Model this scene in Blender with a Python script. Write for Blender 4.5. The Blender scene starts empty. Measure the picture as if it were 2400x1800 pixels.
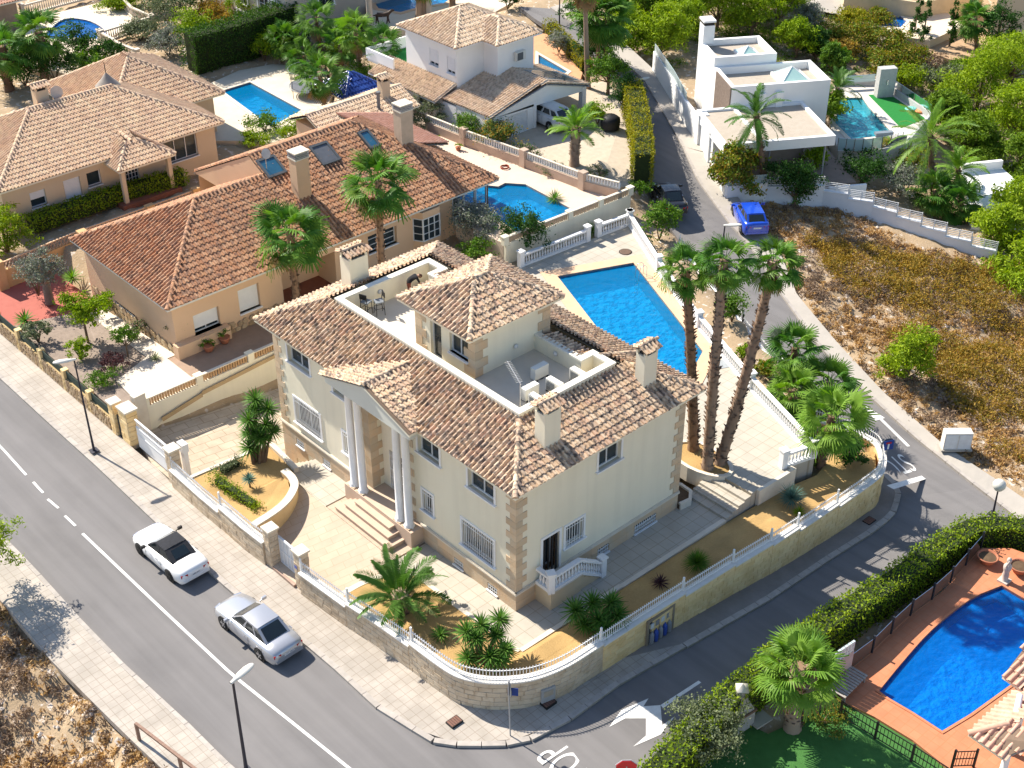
import bpy, math, random
import numpy as np
from mathutils import Matrix, Vector, geometry

# ------------------------------------------------------------------ camera, sky, sun, exposure
scn = bpy.context.scene
CAM = np.array((-30.590, -33.148, 42.774)); YAW = math.radians(47.5223); PITCH = math.radians(34.0564); FPX = 3197.34
cam_d = bpy.data.cameras.new('camera'); cam_d.sensor_width = 36; cam_d.lens = FPX / 2400 * 36
cam_d.clip_start = 1; cam_d.clip_end = 3000
cam = bpy.data.objects.new('camera', cam_d); scn.collection.objects.link(cam)
cam.location = CAM; cam.rotation_euler = (math.pi / 2 - PITCH, 0, YAW - math.pi / 2)
scn.camera = cam
SUN_EL = math.radians(43.2); SUN_H = (-0.157, 0.9876)
SUN = Vector((SUN_H[0] * math.cos(SUN_EL), SUN_H[1] * math.cos(SUN_EL), math.sin(SUN_EL)))
world = bpy.data.worlds.new('World'); scn.world = world; world.use_nodes = True
wn = world.node_tree; bg = wn.nodes['Background']
sky = wn.nodes.new('ShaderNodeTexSky'); sky.sky_type = 'NISHITA'; sky.sun_disc = False
sky.sun_elevation = SUN_EL; sky.sun_rotation = math.atan2(SUN_H[0], SUN_H[1]); sky.altitude = 50; sky.dust_density = .6
wn.links.new(sky.outputs[0], bg.inputs[0]); bg.inputs[1].default_value = 0.105
sun_d = bpy.data.lights.new('sun', 'SUN'); sun_d.energy = 5.0; sun_d.angle = math.radians(.53); sun_d.color = (1, .92, .80)
sun = bpy.data.objects.new('sun', sun_d); scn.collection.objects.link(sun)
sun.rotation_euler = SUN.to_track_quat('Z', 'Y').to_euler(); sun.location = (-10, 40, 60)
scn.view_settings.view_transform = 'Standard'; scn.view_settings.look = 'None'
scn.view_settings.exposure = 0.93; scn.view_settings.gamma = 1.0
scn.cycles.max_bounces = 7; scn.cycles.transparent_max_bounces = 10; scn.cycles.use_denoising = True
scn.cycles.caustics_reflective = False; scn.cycles.caustics_refractive = False

# ------------------------------------------------------------------ helpers
rnd = random.Random(7)
C = scn.collection
WORLD = {}
I4 = Matrix.Identity(4)
_F = np.array((math.cos(YAW) * math.cos(PITCH), math.sin(YAW) * math.cos(PITCH), -math.sin(PITCH)))
_R = np.array((math.sin(YAW), -math.cos(YAW), 0.)); _U = np.cross(_R, _F)

def P(px, py, z):
 """site survey: the ground point at height z that was measured at (px, py) on the aerial plan"""
 d = _F + (px - 1200) / FPX * _R - (py - 900) / FPX * _U
 return Vector(CAM + d * ((z - CAM[2]) / d[2]))

def PL(pts, z=None):
 return [P(p[0], p[1], p[2] if len(p) > 2 else z) for p in pts]

def thing(name, loc, label, cat, group=None, rz=0, kind=None):
 o = bpy.data.objects.new(name, None); C.objects.link(o)
 o.location = loc; o.rotation_euler = (0, 0, rz); o.empty_display_size = .3
 WORLD[o] = Matrix.Translation(Vector(loc)) @ Matrix.Rotation(rz, 4, 'Z')
 tag(o, label, cat, group, kind); return o

def tag(o, label=None, cat=None, group=None, kind=None):
 if label: o['label'] = label
 if cat: o['category'] = cat
 if group: o['group'] = group
 if kind: o['kind'] = kind
 return o

def link(name, me, parent=None, M=None):
 o = bpy.data.objects.new(name, me); C.objects.link(o)
 M = I4 if M is None else M
 if parent is not None:
  o.parent = parent; o.matrix_parent_inverse = WORLD.get(parent, I4).inverted()
 o.matrix_basis = M; WORLD[o] = M
 return o

class MB:
 """collects faces in world coordinates; build() links them as one mesh object"""
 def __init__(s): s.v = []; s.f = []; s.m = []; s.sm = []; s.t = []
 def add(s, vs, fs, m=0, smooth=False, t=None):
  n = len(s.v); s.v += [tuple(v) for v in vs]
  tt = rnd.random() if t is None else t
  for f in fs:
   s.f.append([i + n for i in f]); s.m.append(m); s.sm.append(smooth); s.t.append(tt)
  return s
 def box(s, x0, y0, z0, x1, y1, z1, m=0, t=None):
  vs = [(x0, y0, z0), (x1, y0, z0), (x1, y1, z0), (x0, y1, z0), (x0, y0, z1), (x1, y0, z1), (x1, y1, z1), (x0, y1, z1)]
  return s.add(vs, BOXF, m, t=t)
 def obox(s, c, ax, ay, az, m=0, t=None):
  """box centred at c with half-axis vectors"""
  c, ax, ay, az = map(Vector, (c, ax, ay, az))
  vs = [c - ax - ay - az, c + ax - ay - az, c + ax + ay - az, c - ax + ay - az, c - ax - ay + az, c + ax - ay + az, c + ax + ay + az, c - ax + ay + az]
  return s.add(vs, BOXF, m, t=t)
 def bar(s, a, b, w, h=None, m=0, up=(0, 0, 1), t=None):
  a, b = Vector(a), Vector(b); d = b - a; L = d.length
  if L < 1e-6: return s
  d /= L; u = Vector(up)
  if abs(d.dot(u)) > .99: u = Vector((1, 0, 0))
  sd = d.cross(u).normalized(); u = sd.cross(d)
  return s.obox((a + b) / 2, d * L / 2, sd * w / 2, u * (h or w) / 2, m, t)
 def prism(s, poly, z0, z1, m=0, t=None):
  """vertical prism on an xy polygon; z1 and z0 may be lists"""
  n = len(poly); a = [(p[0], p[1], z0[i] if isinstance(z0, (list, tuple)) else z0) for i, p in enumerate(poly)]
  b = [(p[0], p[1], z1[i] if isinstance(z1, (list, tuple)) else z1) for i, p in enumerate(poly)]
  ar = sum(poly[i][0] * poly[(i + 1) % n][1] - poly[(i + 1) % n][0] * poly[i][1] for i in range(n))
  if ar < 0: a.reverse(); b.reverse()
  tri = geometry.tessellate_polygon([[Vector((p[0], p[1], 0)) for p in b]])
  fs = []
  for q in tri:
   q = list(q); A, B_, C_ = (b[i] for i in q)
   if (B_[0] - A[0]) * (C_[1] - A[1]) - (C_[0] - A[0]) * (B_[1] - A[1]) < 0: q.reverse()
   fs.append([i + n for i in q])
  for i in range(n): j = (i + 1) % n; fs.append([i, j, j + n, i + n])
  return s.add(a + b, fs, m, t=t)
 def wall(s, path, th, z0, z1, m=0, closed=False, side=0):
  """wall of thickness th along an xy path; z0/z1 number or list. side -1/0/1 = offset of the thickness"""
  pts = [Vector((p[0], p[1])) for p in path]; n = len(pts); L = []; R_ = []
  for i in range(n):
   if closed: a, b = pts[i - 1], pts[(i + 1) % n]
   else: a, b = pts[max(i - 1, 0)], pts[min(i + 1, n - 1)]
   d1 = (pts[i] - a); d2 = (b - pts[i])
   d1 = d1.normalized() if d1.length > 1e-6 else d2.normalized()
   d2 = d2.normalized() if d2.length > 1e-6 else d1
   d = (d1 + d2); d = d.normalized() if d.length > 1e-6 else d1
   k = 1 / max(.35, d.dot(d1)); nrm = Vector((-d.y, d.x)) * k
   L.append(pts[i] + nrm * th * (.5 + side * .5)); R_.append(pts[i] - nrm * th * (.5 - side * .5))
  zz = lambda q, i: q[i] if isinstance(q, (list, tuple)) else q
  vs = []
  for i in range(n):
   vs += [(L[i].x, L[i].y, zz(z0, i)), (R_[i].x, R_[i].y, zz(z0, i)), (R_[i].x, R_[i].y, zz(z1, i)), (L[i].x, L[i].y, zz(z1, i))]
  fs = []
  for i in range(n if closed else n - 1):
   a, b = 4 * i, 4 * ((i + 1) % n)
   fs += [[a + 1, b + 1, b + 2, a + 2], [a + 2, b + 2, b + 3, a + 3], [a + 3, b + 3, b, a], [a, b, b + 1, a + 1]]
  if not closed: fs += [[0, 1, 2, 3], [4 * n - 1, 4 * n - 2, 4 * n - 3, 4 * n - 4]]
  return s.add(vs, fs, m)
 def tube(s, path, rad, n=8, m=0, smooth=True, cap=True, t=None):
  path = [Vector(p) for p in path]; k = len(path); vs = []; u = None
  rad = rad if isinstance(rad, (list, tuple)) else [rad] * k
  for i in range(k):
   d = (path[min(i + 1, k - 1)] - path[max(i - 1, 0)]).normalized()
   if u is None: u = d.orthogonal().normalized()
   u = (u - d * u.dot(d)).normalized(); w = d.cross(u)
   for j in range(n):
    an = 2 * math.pi * j / n; vs.append(path[i] + (u * math.cos(an) + w * math.sin(an)) * rad[i])
  fs = [[i * n + j, i * n + (j + 1) % n, (i + 1) * n + (j + 1) % n, (i + 1) * n + j] for i in range(k - 1) for j in range(n)]
  s.add(vs, fs, m, smooth, t)
  if cap:
   s.add(vs[:n], [list(range(n))[::-1]], m, t=t); s.add(vs[-n:], [list(range(n))], m, t=t)
  return s
 def lathe(s, c, prof, n=12, m=0, smooth=True, t=None):
  c = Vector(c); vs = []
  for r, z in prof:
   for j in range(n):
    an = 2 * math.pi * j / n; vs.append(c + Vector((r * math.cos(an), r * math.sin(an), z)))
  k = len(prof)
  fs = [[i * n + j, i * n + (j + 1) % n, (i + 1) * n + (j + 1) % n, (i + 1) * n + j] for i in range(k - 1) for j in range(n)]
  s.add(vs, fs, m, smooth, t)
  s.add(vs[-n:], [list(range(n))], m, t=t); s.add(vs[:n], [list(range(n))[::-1]], m, t=t)
  return s
 def sheet(s, poly, m=0, t=None):
  """flat-ish polygon of 3-D points facing up"""
  tri = geometry.tessellate_polygon([[Vector((p[0], p[1], 0)) for p in poly]]); fs = []
  for q in tri:
   q = list(q); A, B_, C_ = (poly[i] for i in q)
   if (B_[0] - A[0]) * (C_[1] - A[1]) - (C_[0] - A[0]) * (B_[1] - A[1]) < 0: q.reverse()
   fs.append(q)
  return s.add(poly, fs, m, t=t)
 def mesh(s, name, mats):
  me = bpy.data.meshes.new(name); me.from_pydata(s.v, [], s.f)
  for m in (mats if isinstance(mats, (list, tuple)) else [mats]): me.materials.append(m)
  me.polygons.foreach_set('material_index', s.m); me.polygons.foreach_set('use_smooth', s.sm)
  at = me.attributes.new('tint', 'FLOAT', 'FACE'); at.data.foreach_set('value', s.t)
  me.update(); return me
 def build(s, name, mats, parent=None, M=None):
  return link(name, s.mesh(name, mats), parent, M)
BOXF = [[0, 3, 2, 1], [4, 5, 6, 7], [0, 1, 5, 4], [1, 2, 6, 5], [2, 3, 7, 6], [3, 0, 4, 7]]

def npmesh(name, V, F, mats, tint=None, smooth=False, mi=None):
 V = np.asarray(V, np.float32); F = np.asarray(F, np.int32); k = F.shape[1]; m = len(F)
 me = bpy.data.meshes.new(name); me.vertices.add(len(V)); me.vertices.foreach_set('co', V.ravel())
 me.loops.add(m * k); me.loops.foreach_set('vertex_index', F.ravel())
 me.polygons.add(m); me.polygons.foreach_set('loop_start', np.arange(0, m * k, k, dtype=np.int32))
 if mi is not None: me.polygons.foreach_set('material_index', np.asarray(mi, np.int32))
 me.polygons.foreach_set('use_smooth', np.full(m, smooth))
 for q in (mats if isinstance(mats, (list, tuple)) else [mats]): me.materials.append(q)
 at = me.attributes.new('tint', 'FLOAT', 'FACE')
 at.data.foreach_set('value', np.asarray(tint if tint is not None else np.random.RandomState(1).rand(m), np.float32))
 me.update(calc_edges=True); me.validate(); return me

def pieces(parent, name, items, mats, limit=300, rest='rest', key=None):
 """items: (mesh, Matrix). The nearest `limit` become objects that share mesh data, the others one joined stuff part"""
 cv = Vector(CAM)
 items = sorted(items, key=lambda it: (it[1].translation - cv).length)
 for me, M in items[:limit]: link(name, me, parent, M)
 if len(items) > limit:
  V = []; F = []; T = []; n = 0; cache = {}
  rs = np.random.RandomState(len(items))
  for me, M in items[limit:]:
   if me not in cache:
    a = np.empty(len(me.vertices) * 3, np.float32); me.vertices.foreach_get('co', a); a = a.reshape(-1, 3)
    fs = []
    for p in me.polygons:
     q = list(p.vertices)
     for i in range(1, len(q) - 1): fs.append((q[0], q[i], q[i + 1]))
    cache[me] = (a, np.array(fs))
   a, f = cache[me]; Mn = np.array(M)
   V.append(a @ Mn[:3, :3].T + Mn[:3, 3]); F.append(f + n); T.append(np.full(len(f), rs.rand())); n += len(a)
  me = npmesh(name + '_' + rest, np.concatenate(V), np.concatenate(F), mats, np.concatenate(T))
  o = link(name + '_field', me, parent); o['kind'] = 'stuff'

def resample(path, step):
 path = [Vector(p) for p in path]; out = [path[0].copy()]; acc = 0
 for a, b in zip(path[:-1], path[1:]):
  L = (b - a).length; d = step - acc
  while d <= L + 1e-9: out.append(a.lerp(b, d / max(L, 1e-9))); d += step
  acc = L - (d - step)
 if (out[-1] - path[-1]).length > step * .3: out.append(path[-1].copy())
 return out

def resample_n(path, n):
 path = [Vector(p) for p in path]; L = [0]
 for a, b in zip(path[:-1], path[1:]): L.append(L[-1] + (b - a).length)
 out = []
 for i in range(n):
  s_ = L[-1] * i / (n - 1); k = 0
  while k < len(L) - 2 and L[k + 1] < s_: k += 1
  out.append(path[k].lerp(path[k + 1], (s_ - L[k]) / max(1e-9, L[k + 1] - L[k])))
 return out

def smooth_path(path, per=6):
 p = [Vector(q) for q in path]; p = [p[0] * 2 - p[1]] + p + [p[-1] * 2 - p[-2]]; out = []
 for i in range(1, len(p) - 2):
  for k in range(per):
   t = k / per; a, b, c, d = p[i - 1:i + 3]
   out.append(.5 * (2 * b + (c - a) * t + (2 * a - 5 * b + 4 * c - d) * t * t + (3 * b - a - 3 * c + d) * t ** 3))
 return out + [p[-2]]

def inside(pt, poly):
 x, y = pt[0], pt[1]; r = False; j = len(poly) - 1
 for i in range(len(poly)):
  xi, yi = poly[i][0], poly[i][1]; xj, yj = poly[j][0], poly[j][1]
  if (yi > y) != (yj > y) and x < (xj - xi) * (y - yi) / (yj - yi) + xi: r = not r
  j = i
 return r

# ------------------------------------------------------------------ materials
MT = {}
def mat(name, col, col2=None, scale=1.5, rough=.85, bump=0., bscale=None, spec=.25, metal=0., tint=0., detail=5, coat=0., contrast=.5, rnd_obj=0.):
 if name in MT: return MT[name]
 m = bpy.data.materials.new(name); m.use_nodes = True; nt = m.node_tree; b = nt.nodes['Principled BSDF']; N = nt.nodes.new; Lk = nt.links.new
 b.inputs['Roughness'].default_value = rough; b.inputs['Specular IOR Level'].default_value = spec; b.inputs['Metallic'].default_value = metal
 b.inputs['Coat Weight'].default_value = coat
 col2 = col2 or tuple(c * .82 for c in col)
 tc = N('ShaderNodeTexCoord'); nz = N('ShaderNodeTexNoise'); nz.inputs['Scale'].default_value = scale; nz.inputs['Detail'].default_value = detail; nz.inputs['Roughness'].default_value = .62
 Lk(tc.outputs['Object'], nz.inputs['Vector'])
 mr = N('ShaderNodeMapRange'); mr.inputs[1].default_value = .5 - contrast * .4; mr.inputs[2].default_value = .5 + contrast * .4; Lk(nz.outputs[0], mr.inputs[0])
 mx = N('ShaderNodeMix'); mx.data_type = 'RGBA'; mx.inputs[6].default_value = (*col2, 1); mx.inputs[7].default_value = (*col, 1); Lk(mr.outputs[0], mx.inputs[0])
 out = mx.outputs[2]
 if tint or rnd_obj:
  at = N('ShaderNodeAttribute'); at.attribute_name = 'tint'; oi = N('ShaderNodeObjectInfo')
  ad = N('ShaderNodeMath'); ad.operation = 'ADD'; Lk(at.outputs['Fac'], ad.inputs[0]); Lk(oi.outputs['Random'], ad.inputs[1])
  fr = N('ShaderNodeMath'); fr.operation = 'FRACT'; Lk(ad.outputs[0], fr.inputs[0])
  m2 = N('ShaderNodeMapRange'); m2.inputs[3].default_value = 1 - tint; m2.inputs[4].default_value = 1 + tint; Lk(fr.outputs[0], m2.inputs[0])
  hs = N('ShaderNodeHueSaturation'); Lk(m2.outputs[0], hs.inputs['Value']); Lk(out, hs.inputs['Color']); out = hs.outputs[0]
 Lk(out, b.inputs['Base Color'])
 if bump:
  n2 = N('ShaderNodeTexNoise'); n2.inputs['Scale'].default_value = bscale or scale * 8; n2.inputs['Detail'].default_value = 4; Lk(tc.outputs['Object'], n2.inputs['Vector'])
  bp = N('ShaderNodeBump'); bp.inputs['Strength'].default_value = bump; bp.inputs['Distance'].default_value = .05; Lk(n2.outputs[0], bp.inputs['Height']); Lk(bp.outputs[0], b.inputs['Normal'])
 MT[name] = m; return m

def grid_mat(name, col, col2, joint, sx, sy, rot=0., jw=.03, rough=.8, offset=.5, scale=1.2, bump=.15, big=.10):
 """paving with joints: brick texture in world metres"""
 m = mat(name, col, col2, scale, rough); nt = m.node_tree; N = nt.nodes.new; Lk = nt.links.new; b = nt.nodes['Principled BSDF']
 src = b.inputs['Base Color'].links[0].from_socket
 tc = N('ShaderNodeTexCoord'); mp = N('ShaderNodeMapping'); mp.inputs['Rotation'].default_value = (0, 0, rot); Lk(tc.outputs['Object'], mp.inputs[0])
 br = N('ShaderNodeTexBrick'); br.offset = offset; br.inputs['Scale'].default_value = 1; br.inputs['Mortar Size'].default_value = jw; br.inputs['Mortar Smooth'].default_value = .3
 br.inputs['Brick Width'].default_value = sx; br.inputs['Row Height'].default_value = sy
 br.inputs['Color1'].default_value = (1, 1, 1, 1); br.inputs['Color2'].default_value = (1 - big, 1 - big, 1 - big, 1); br.inputs['Mortar'].default_value = (*joint, 1); Lk(mp.outputs[0], br.inputs['Vector'])
 mx = N('ShaderNodeMix'); mx.data_type = 'RGBA'; mx.blend_type = 'MULTIPLY'; mx.inputs[0].default_value = 1; Lk(src, mx.inputs[6]); Lk(br.outputs['Color'], mx.inputs[7])
 Lk(mx.outputs[2], b.inputs['Base Color'])
 if bump:
  iv = N('ShaderNodeMath'); iv.operation = 'SUBTRACT'; iv.inputs[0].default_value = 1; Lk(br.outputs['Fac'], iv.inputs[1])
  bp = N('ShaderNodeBump'); bp.inputs['Strength'].default_value = bump; bp.inputs['Distance'].default_value = .01; Lk(iv.outputs[0], bp.inputs['Height']); Lk(bp.outputs[0], b.inputs['Normal'])
 return m

def ramp_mat(name, cols, rough=.85, dark=None, dscale=7., damt=.5, bump=.2, stretch=(1, 1, 1), spec=.2, transl=0.):
 """per-piece colour from the tint attribute / object random through a palette, mottled by noise"""
 if name in MT: return MT[name]
 m = bpy.data.materials.new(name); m.use_nodes = True; nt = m.node_tree; b = nt.nodes['Principled BSDF']; N = nt.nodes.new; Lk = nt.links.new
 b.inputs['Roughness'].default_value = rough; b.inputs['Specular IOR Level'].default_value = spec
 at = N('ShaderNodeAttribute'); at.attribute_name = 'tint'; oi = N('ShaderNodeObjectInfo')
 ad = N('ShaderNodeMath'); ad.operation = 'ADD'; Lk(at.outputs['Fac'], ad.inputs[0]); Lk(oi.outputs['Random'], ad.inputs[1])
 fr = N('ShaderNodeMath'); fr.operation = 'FRACT'; Lk(ad.outputs[0], fr.inputs[0])
 rp = N('ShaderNodeValToRGB'); el = rp.color_ramp.elements
 while len(el) < len(cols): el.new(.5)
 for i, c in enumerate(cols): el[i].position = i / (len(cols) - 1); el[i].color = (*c, 1)
 Lk(fr.outputs[0], rp.inputs[0]); out = rp.outputs[0]
 if dark:
  ge = N('ShaderNodeNewGeometry'); mp = N('ShaderNodeMapping'); mp.inputs['Scale'].default_value = stretch; Lk(ge.outputs['Position'], mp.inputs[0])
  nz = N('ShaderNodeTexNoise'); nz.inputs['Scale'].default_value = dscale; nz.inputs['Detail'].default_value = 3; Lk(mp.outputs[0], nz.inputs['Vector'])
  mr = N('ShaderNodeMapRange'); mr.inputs[1].default_value = .48; mr.inputs[2].default_value = .62; mr.inputs[4].default_value = damt; Lk(nz.outputs[0], mr.inputs[0])
  mx = N('ShaderNodeMix'); mx.data_type = 'RGBA'; mx.inputs[7].default_value = (*dark, 1); Lk(mr.outputs[0], mx.inputs[0]); Lk(out, mx.inputs[6]); out = mx.outputs[2]
 Lk(out, b.inputs['Base Color'])
 if transl:
  tr = N('ShaderNodeBsdfTranslucent'); ms = N('ShaderNodeMixShader'); ms.inputs[0].default_value = transl
  hs = N('ShaderNodeHueSaturation'); hs.inputs['Saturation'].default_value = 1.15; hs.inputs['Value'].default_value = 1.25; Lk(out, hs.inputs['Color']); Lk(hs.outputs[0], tr.inputs[0])
  Lk(b.outputs[0], ms.inputs[1]); Lk(tr.outputs[0], ms.inputs[2]); Lk(ms.outputs[0], nt.nodes['Material Output'].inputs[0])
 MT[name] = m; return m

def glass_mat(name, col, rough=.05, alpha=.35):
 if name in MT: return MT[name]
 m = bpy.data.materials.new(name); m.use_nodes = True; nt = m.node_tree; N = nt.nodes.new; Lk = nt.links.new
 nt.nodes.remove(nt.nodes['Principled BSDF'])
 tr = N('ShaderNodeBsdfTransparent'); tr.inputs[0].default_value = (*col, 1); gl = N('ShaderNodeBsdfGlossy'); gl.inputs['Roughness'].default_value = rough
 df = N('ShaderNodeBsdfDiffuse'); df.inputs[0].default_value = (*col, 1)
 fr = N('ShaderNodeFresnel'); fr.inputs[0].default_value = 1.45; m1 = N('ShaderNodeMixShader'); m2 = N('ShaderNodeMixShader'); m1.inputs[0].default_value = alpha
 Lk(tr.outputs[0], m1.inputs[1]); Lk(df.outputs[0], m1.inputs[2]); Lk(fr.outputs[0], m2.inputs[0]); Lk(m1.outputs[0], m2.inputs[1]); Lk(gl.outputs[0], m2.inputs[2])
 Lk(m2.outputs[0], nt.nodes['Material Output'].inputs[0]); MT[name] = m; return m

def water_mat(name, col, body, bscale=2.2):
 """water: tinted clear part, light scattered back by the body of the water, rippled mirror surface"""
 m = bpy.data.materials.new(name); m.use_nodes = True; nt = m.node_tree; N = nt.nodes.new; Lk = nt.links.new
 nt.nodes.remove(nt.nodes['Principled BSDF'])
 tr = N('ShaderNodeBsdfTransparent'); tr.inputs[0].default_value = (*col, 1); gl = N('ShaderNodeBsdfGlossy'); gl.inputs['Roughness'].default_value = .08
 df = N('ShaderNodeBsdfDiffuse'); df.inputs[0].default_value = (*body, 1); m1 = N('ShaderNodeMixShader'); m1.inputs[0].default_value = .42
 fr = N('ShaderNodeFresnel'); fr.inputs[0].default_value = 1.33; ms = N('ShaderNodeMixShader')
 tc = N('ShaderNodeTexCoord'); nz = N('ShaderNodeTexNoise'); nz.inputs['Scale'].default_value = bscale; nz.inputs['Detail'].default_value = 4; Lk(tc.outputs['Object'], nz.inputs[0])
 bp = N('ShaderNodeBump'); bp.inputs['Strength'].default_value = .8; bp.inputs['Distance'].default_value = .12; Lk(nz.outputs[0], bp.inputs['Height'])
 for q in (gl, fr, df): Lk(bp.outputs[0], q.inputs['Normal'])
 Lk(tr.outputs[0], m1.inputs[1]); Lk(df.outputs[0], m1.inputs[2])
 Lk(fr.outputs[0], ms.inputs[0]); Lk(m1.outputs[0], ms.inputs[1]); Lk(gl.outputs[0], ms.inputs[2]); Lk(ms.outputs[0], nt.nodes['Material Output'].inputs[0])
 MT[name] = m; return m

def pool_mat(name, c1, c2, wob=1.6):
 """pool mosaic in two blues, mixed to paint rippled light into the colour"""
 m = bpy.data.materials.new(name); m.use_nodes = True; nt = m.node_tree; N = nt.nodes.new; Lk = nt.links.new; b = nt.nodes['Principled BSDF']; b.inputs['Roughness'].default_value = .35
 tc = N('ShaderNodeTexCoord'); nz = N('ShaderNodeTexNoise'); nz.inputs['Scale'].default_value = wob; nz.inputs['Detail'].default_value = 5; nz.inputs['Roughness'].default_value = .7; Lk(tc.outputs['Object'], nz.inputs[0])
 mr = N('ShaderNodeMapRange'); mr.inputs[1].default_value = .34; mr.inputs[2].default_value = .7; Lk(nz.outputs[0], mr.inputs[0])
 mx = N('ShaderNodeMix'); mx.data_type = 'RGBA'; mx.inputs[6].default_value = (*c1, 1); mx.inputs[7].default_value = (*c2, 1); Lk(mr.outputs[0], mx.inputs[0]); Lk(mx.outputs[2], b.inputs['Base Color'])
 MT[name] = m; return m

def rgb(h):
 return tuple(((int(h[i:i + 2], 16) / 255) + .055) ** 2.4 / 1.055 ** 2.4 if int(h[i:i + 2], 16) > 10 else int(h[i:i + 2], 16) / 255 / 12.92 for i in (0, 2, 4))

def streak(m, sc, lo=.8, a=.42, b_=.62, scale=1.):
 """weathering: multiplies the base colour by noise drawn out along an axis"""
 nt = m.node_tree; N = nt.nodes.new; Lk = nt.links.new; b = nt.nodes['Principled BSDF']; src = b.inputs['Base Color'].links[0].from_socket
 tc = N('ShaderNodeTexCoord'); mp = N('ShaderNodeMapping'); mp.inputs['Scale'].default_value = sc; Lk(tc.outputs['Object'], mp.inputs[0]); nz = N('ShaderNodeTexNoise'); nz.inputs['Scale'].default_value = scale; nz.inputs['Detail'].default_value = 6; Lk(mp.outputs[0], nz.inputs[0])
 mr = N('ShaderNodeMapRange'); mr.inputs[1].default_value = a; mr.inputs[2].default_value = b_; mr.inputs[3].default_value = lo; Lk(nz.outputs[0], mr.inputs[0])
 mx = N('ShaderNodeMix'); mx.data_type = 'RGBA'; mx.blend_type = 'MULTIPLY'; mx.inputs[0].default_value = 1; Lk(src, mx.inputs[6]); Lk(mr.outputs[0], mx.inputs[7]); Lk(mx.outputs[2], b.inputs['Base Color']); return m
ASPHALT = streak(streak(mat('asphalt', (.215, .205, .202), (.175, .168, .168), .3, .9, .35, 60, contrast=.9), (1.6, .05, 1), .86, .36, .6), (.5, .22, .5), .93, .36, .5, 1.2)
PAINT = mat('road paint', (.8, .79, .76), (.62, .61, .58), 3, .7)
PAVE = grid_mat('pavement slabs', (.45, .405, .355), (.39, .35, .30), (.74, .7, .67), .4, .4, math.radians(90), .016, big=.05, offset=0); streak(PAVE, (.6, .6, .6), .86)
KERB = mat('kerb concrete', (.44, .40, .36), (.34, .31, .28), 3, .85, .2, 40, rnd_obj=1, tint=.08)
CREAM = streak(mat('cream plaster', (.80, .745, .595), (.76, .70, .55), .5, .9, .08, 60), (2.2, 2.2, .14), .955, .36, .55)
WHITE = mat('white paint', (.80, .80, .80), (.74, .74, .74), 1.5, .6)
STONE = mat('sandstone', (.60, .42, .26), (.52, .44, .33), 1.3, .85, .25, 14, tint=.12)
STONE_L = mat('pale coping stone', (.68, .62, .52), (.6, .53, .43), 2, .8, .1)
BLOCK = ramp_mat('limestone block', [(.60, .49, .36), (.55, .45, .33), (.64, .53, .39), (.58, .46, .32)], dark=(.42, .31, .20), dscale=2.5, damt=.5)
BLOCK_Y = ramp_mat('ochre limestone block', [(.84, .62, .32), (.80, .58, .29), (.86, .66, .36), (.82, .61, .33)], dark=(.66, .45, .2), dscale=1.2, damt=.5)
GLASS_D = mat('dark window glass', (.03, .045, .055), (.02, .03, .035), 1, .06, spec=.6)
IRON = mat('dark iron', (.03, .028, .028), None, 3, .5, metal=.3)
WIN = mat('white window frame', (.72, .74, .76), None, 3, .4)
TERR = grid_mat('terrace tile', (.49, .45, .38), (.43, .39, .325), (.7, .66, .6), .62, .62, 0, .016, .7, offset=0, big=.09)
PATIO = grid_mat('patio stone paving', (.53, .425, .325), (.47, .37, .28), (.8, .76, .7), .9, .45, .3, .014, .75)
ROOFBASE = mat('roof underlay', (.20, .14, .10), None, 3, .9)
RED = mat('red lamp', (.45, .02, .02), None, 3, .25)
RUBBER = mat('tyre rubber', (.02, .02, .02), None, 9, .8)
CHROME = mat('bright metal', (.6, .6, .62), None, 9, .25, metal=.9)
TILE_A = ramp_mat('sand coloured roof tile', [(.66, .49, .33), (.56, .39, .25), (.72, .56, .40), (.58, .38, .26), (.48, .36, .26), (.69, .52, .36)], dark=(.10, .085, .08), dscale=5, damt=.85)
TILE_B = ramp_mat('red roof tile', [(.48, .26, .14), (.43, .21, .115), (.55, .33, .20), (.38, .20, .12), (.51, .29, .17)], dark=(.13, .085, .07), dscale=4, damt=.7)
TILE_C = ramp_mat('pale pink roof tile', [(.64, .46, .31), (.57, .39, .26), (.68, .52, .35), (.60, .42, .30)], dark=(.30, .2, .16), dscale=3, damt=.4)
TILE_D = ramp_mat('straw coloured roof tile', [(.68, .53, .38), (.60, .44, .30), (.74, .60, .44), (.62, .47, .35)], dark=(.24, .17, .13), dscale=4, damt=.5)
TILE_E = ramp_mat('salmon roof tile', [(.60, .36, .26), (.55, .31, .22), (.64, .40, .30)], dark=(.3, .18, .14), dscale=5, damt=.3)
# ------------------------------------------------------------------ building kit
_tiles = {}
def tile_mesh(w, l, m, h=.1):
 k = (w, l, m.name, h)
 if k in _tiles: return _tiles[k]
 b = MB(); pr = []
 for i in range(6):
  a = math.pi * (1 - i / 5); pr.append((w * .28 + w * .28 * math.cos(a), h * math.sin(a) + .004))
 pr += [(w * .8, .0), (w * 1.0, .008)]
 n = len(pr); L = l * 1.1
 vs = [(x, 0, z + .05) for x, z in pr] + [(x, L, z + .004) for x, z in pr] + [(x, 0.004, max(z - .028, -.01) + .01) for x, z in pr]
 b.add(vs, [[i, i + 1, n + i + 1, n + i] for i in range(n - 1)], 0, True)
 b.add(vs, [[2 * n + i, 2 * n + i + 1, i + 1, i] for i in range(n - 1)])
 b.t = [0.] * len(b.f)
 _tiles[k] = b.mesh('roof_tile', m); return _tiles[k]

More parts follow.
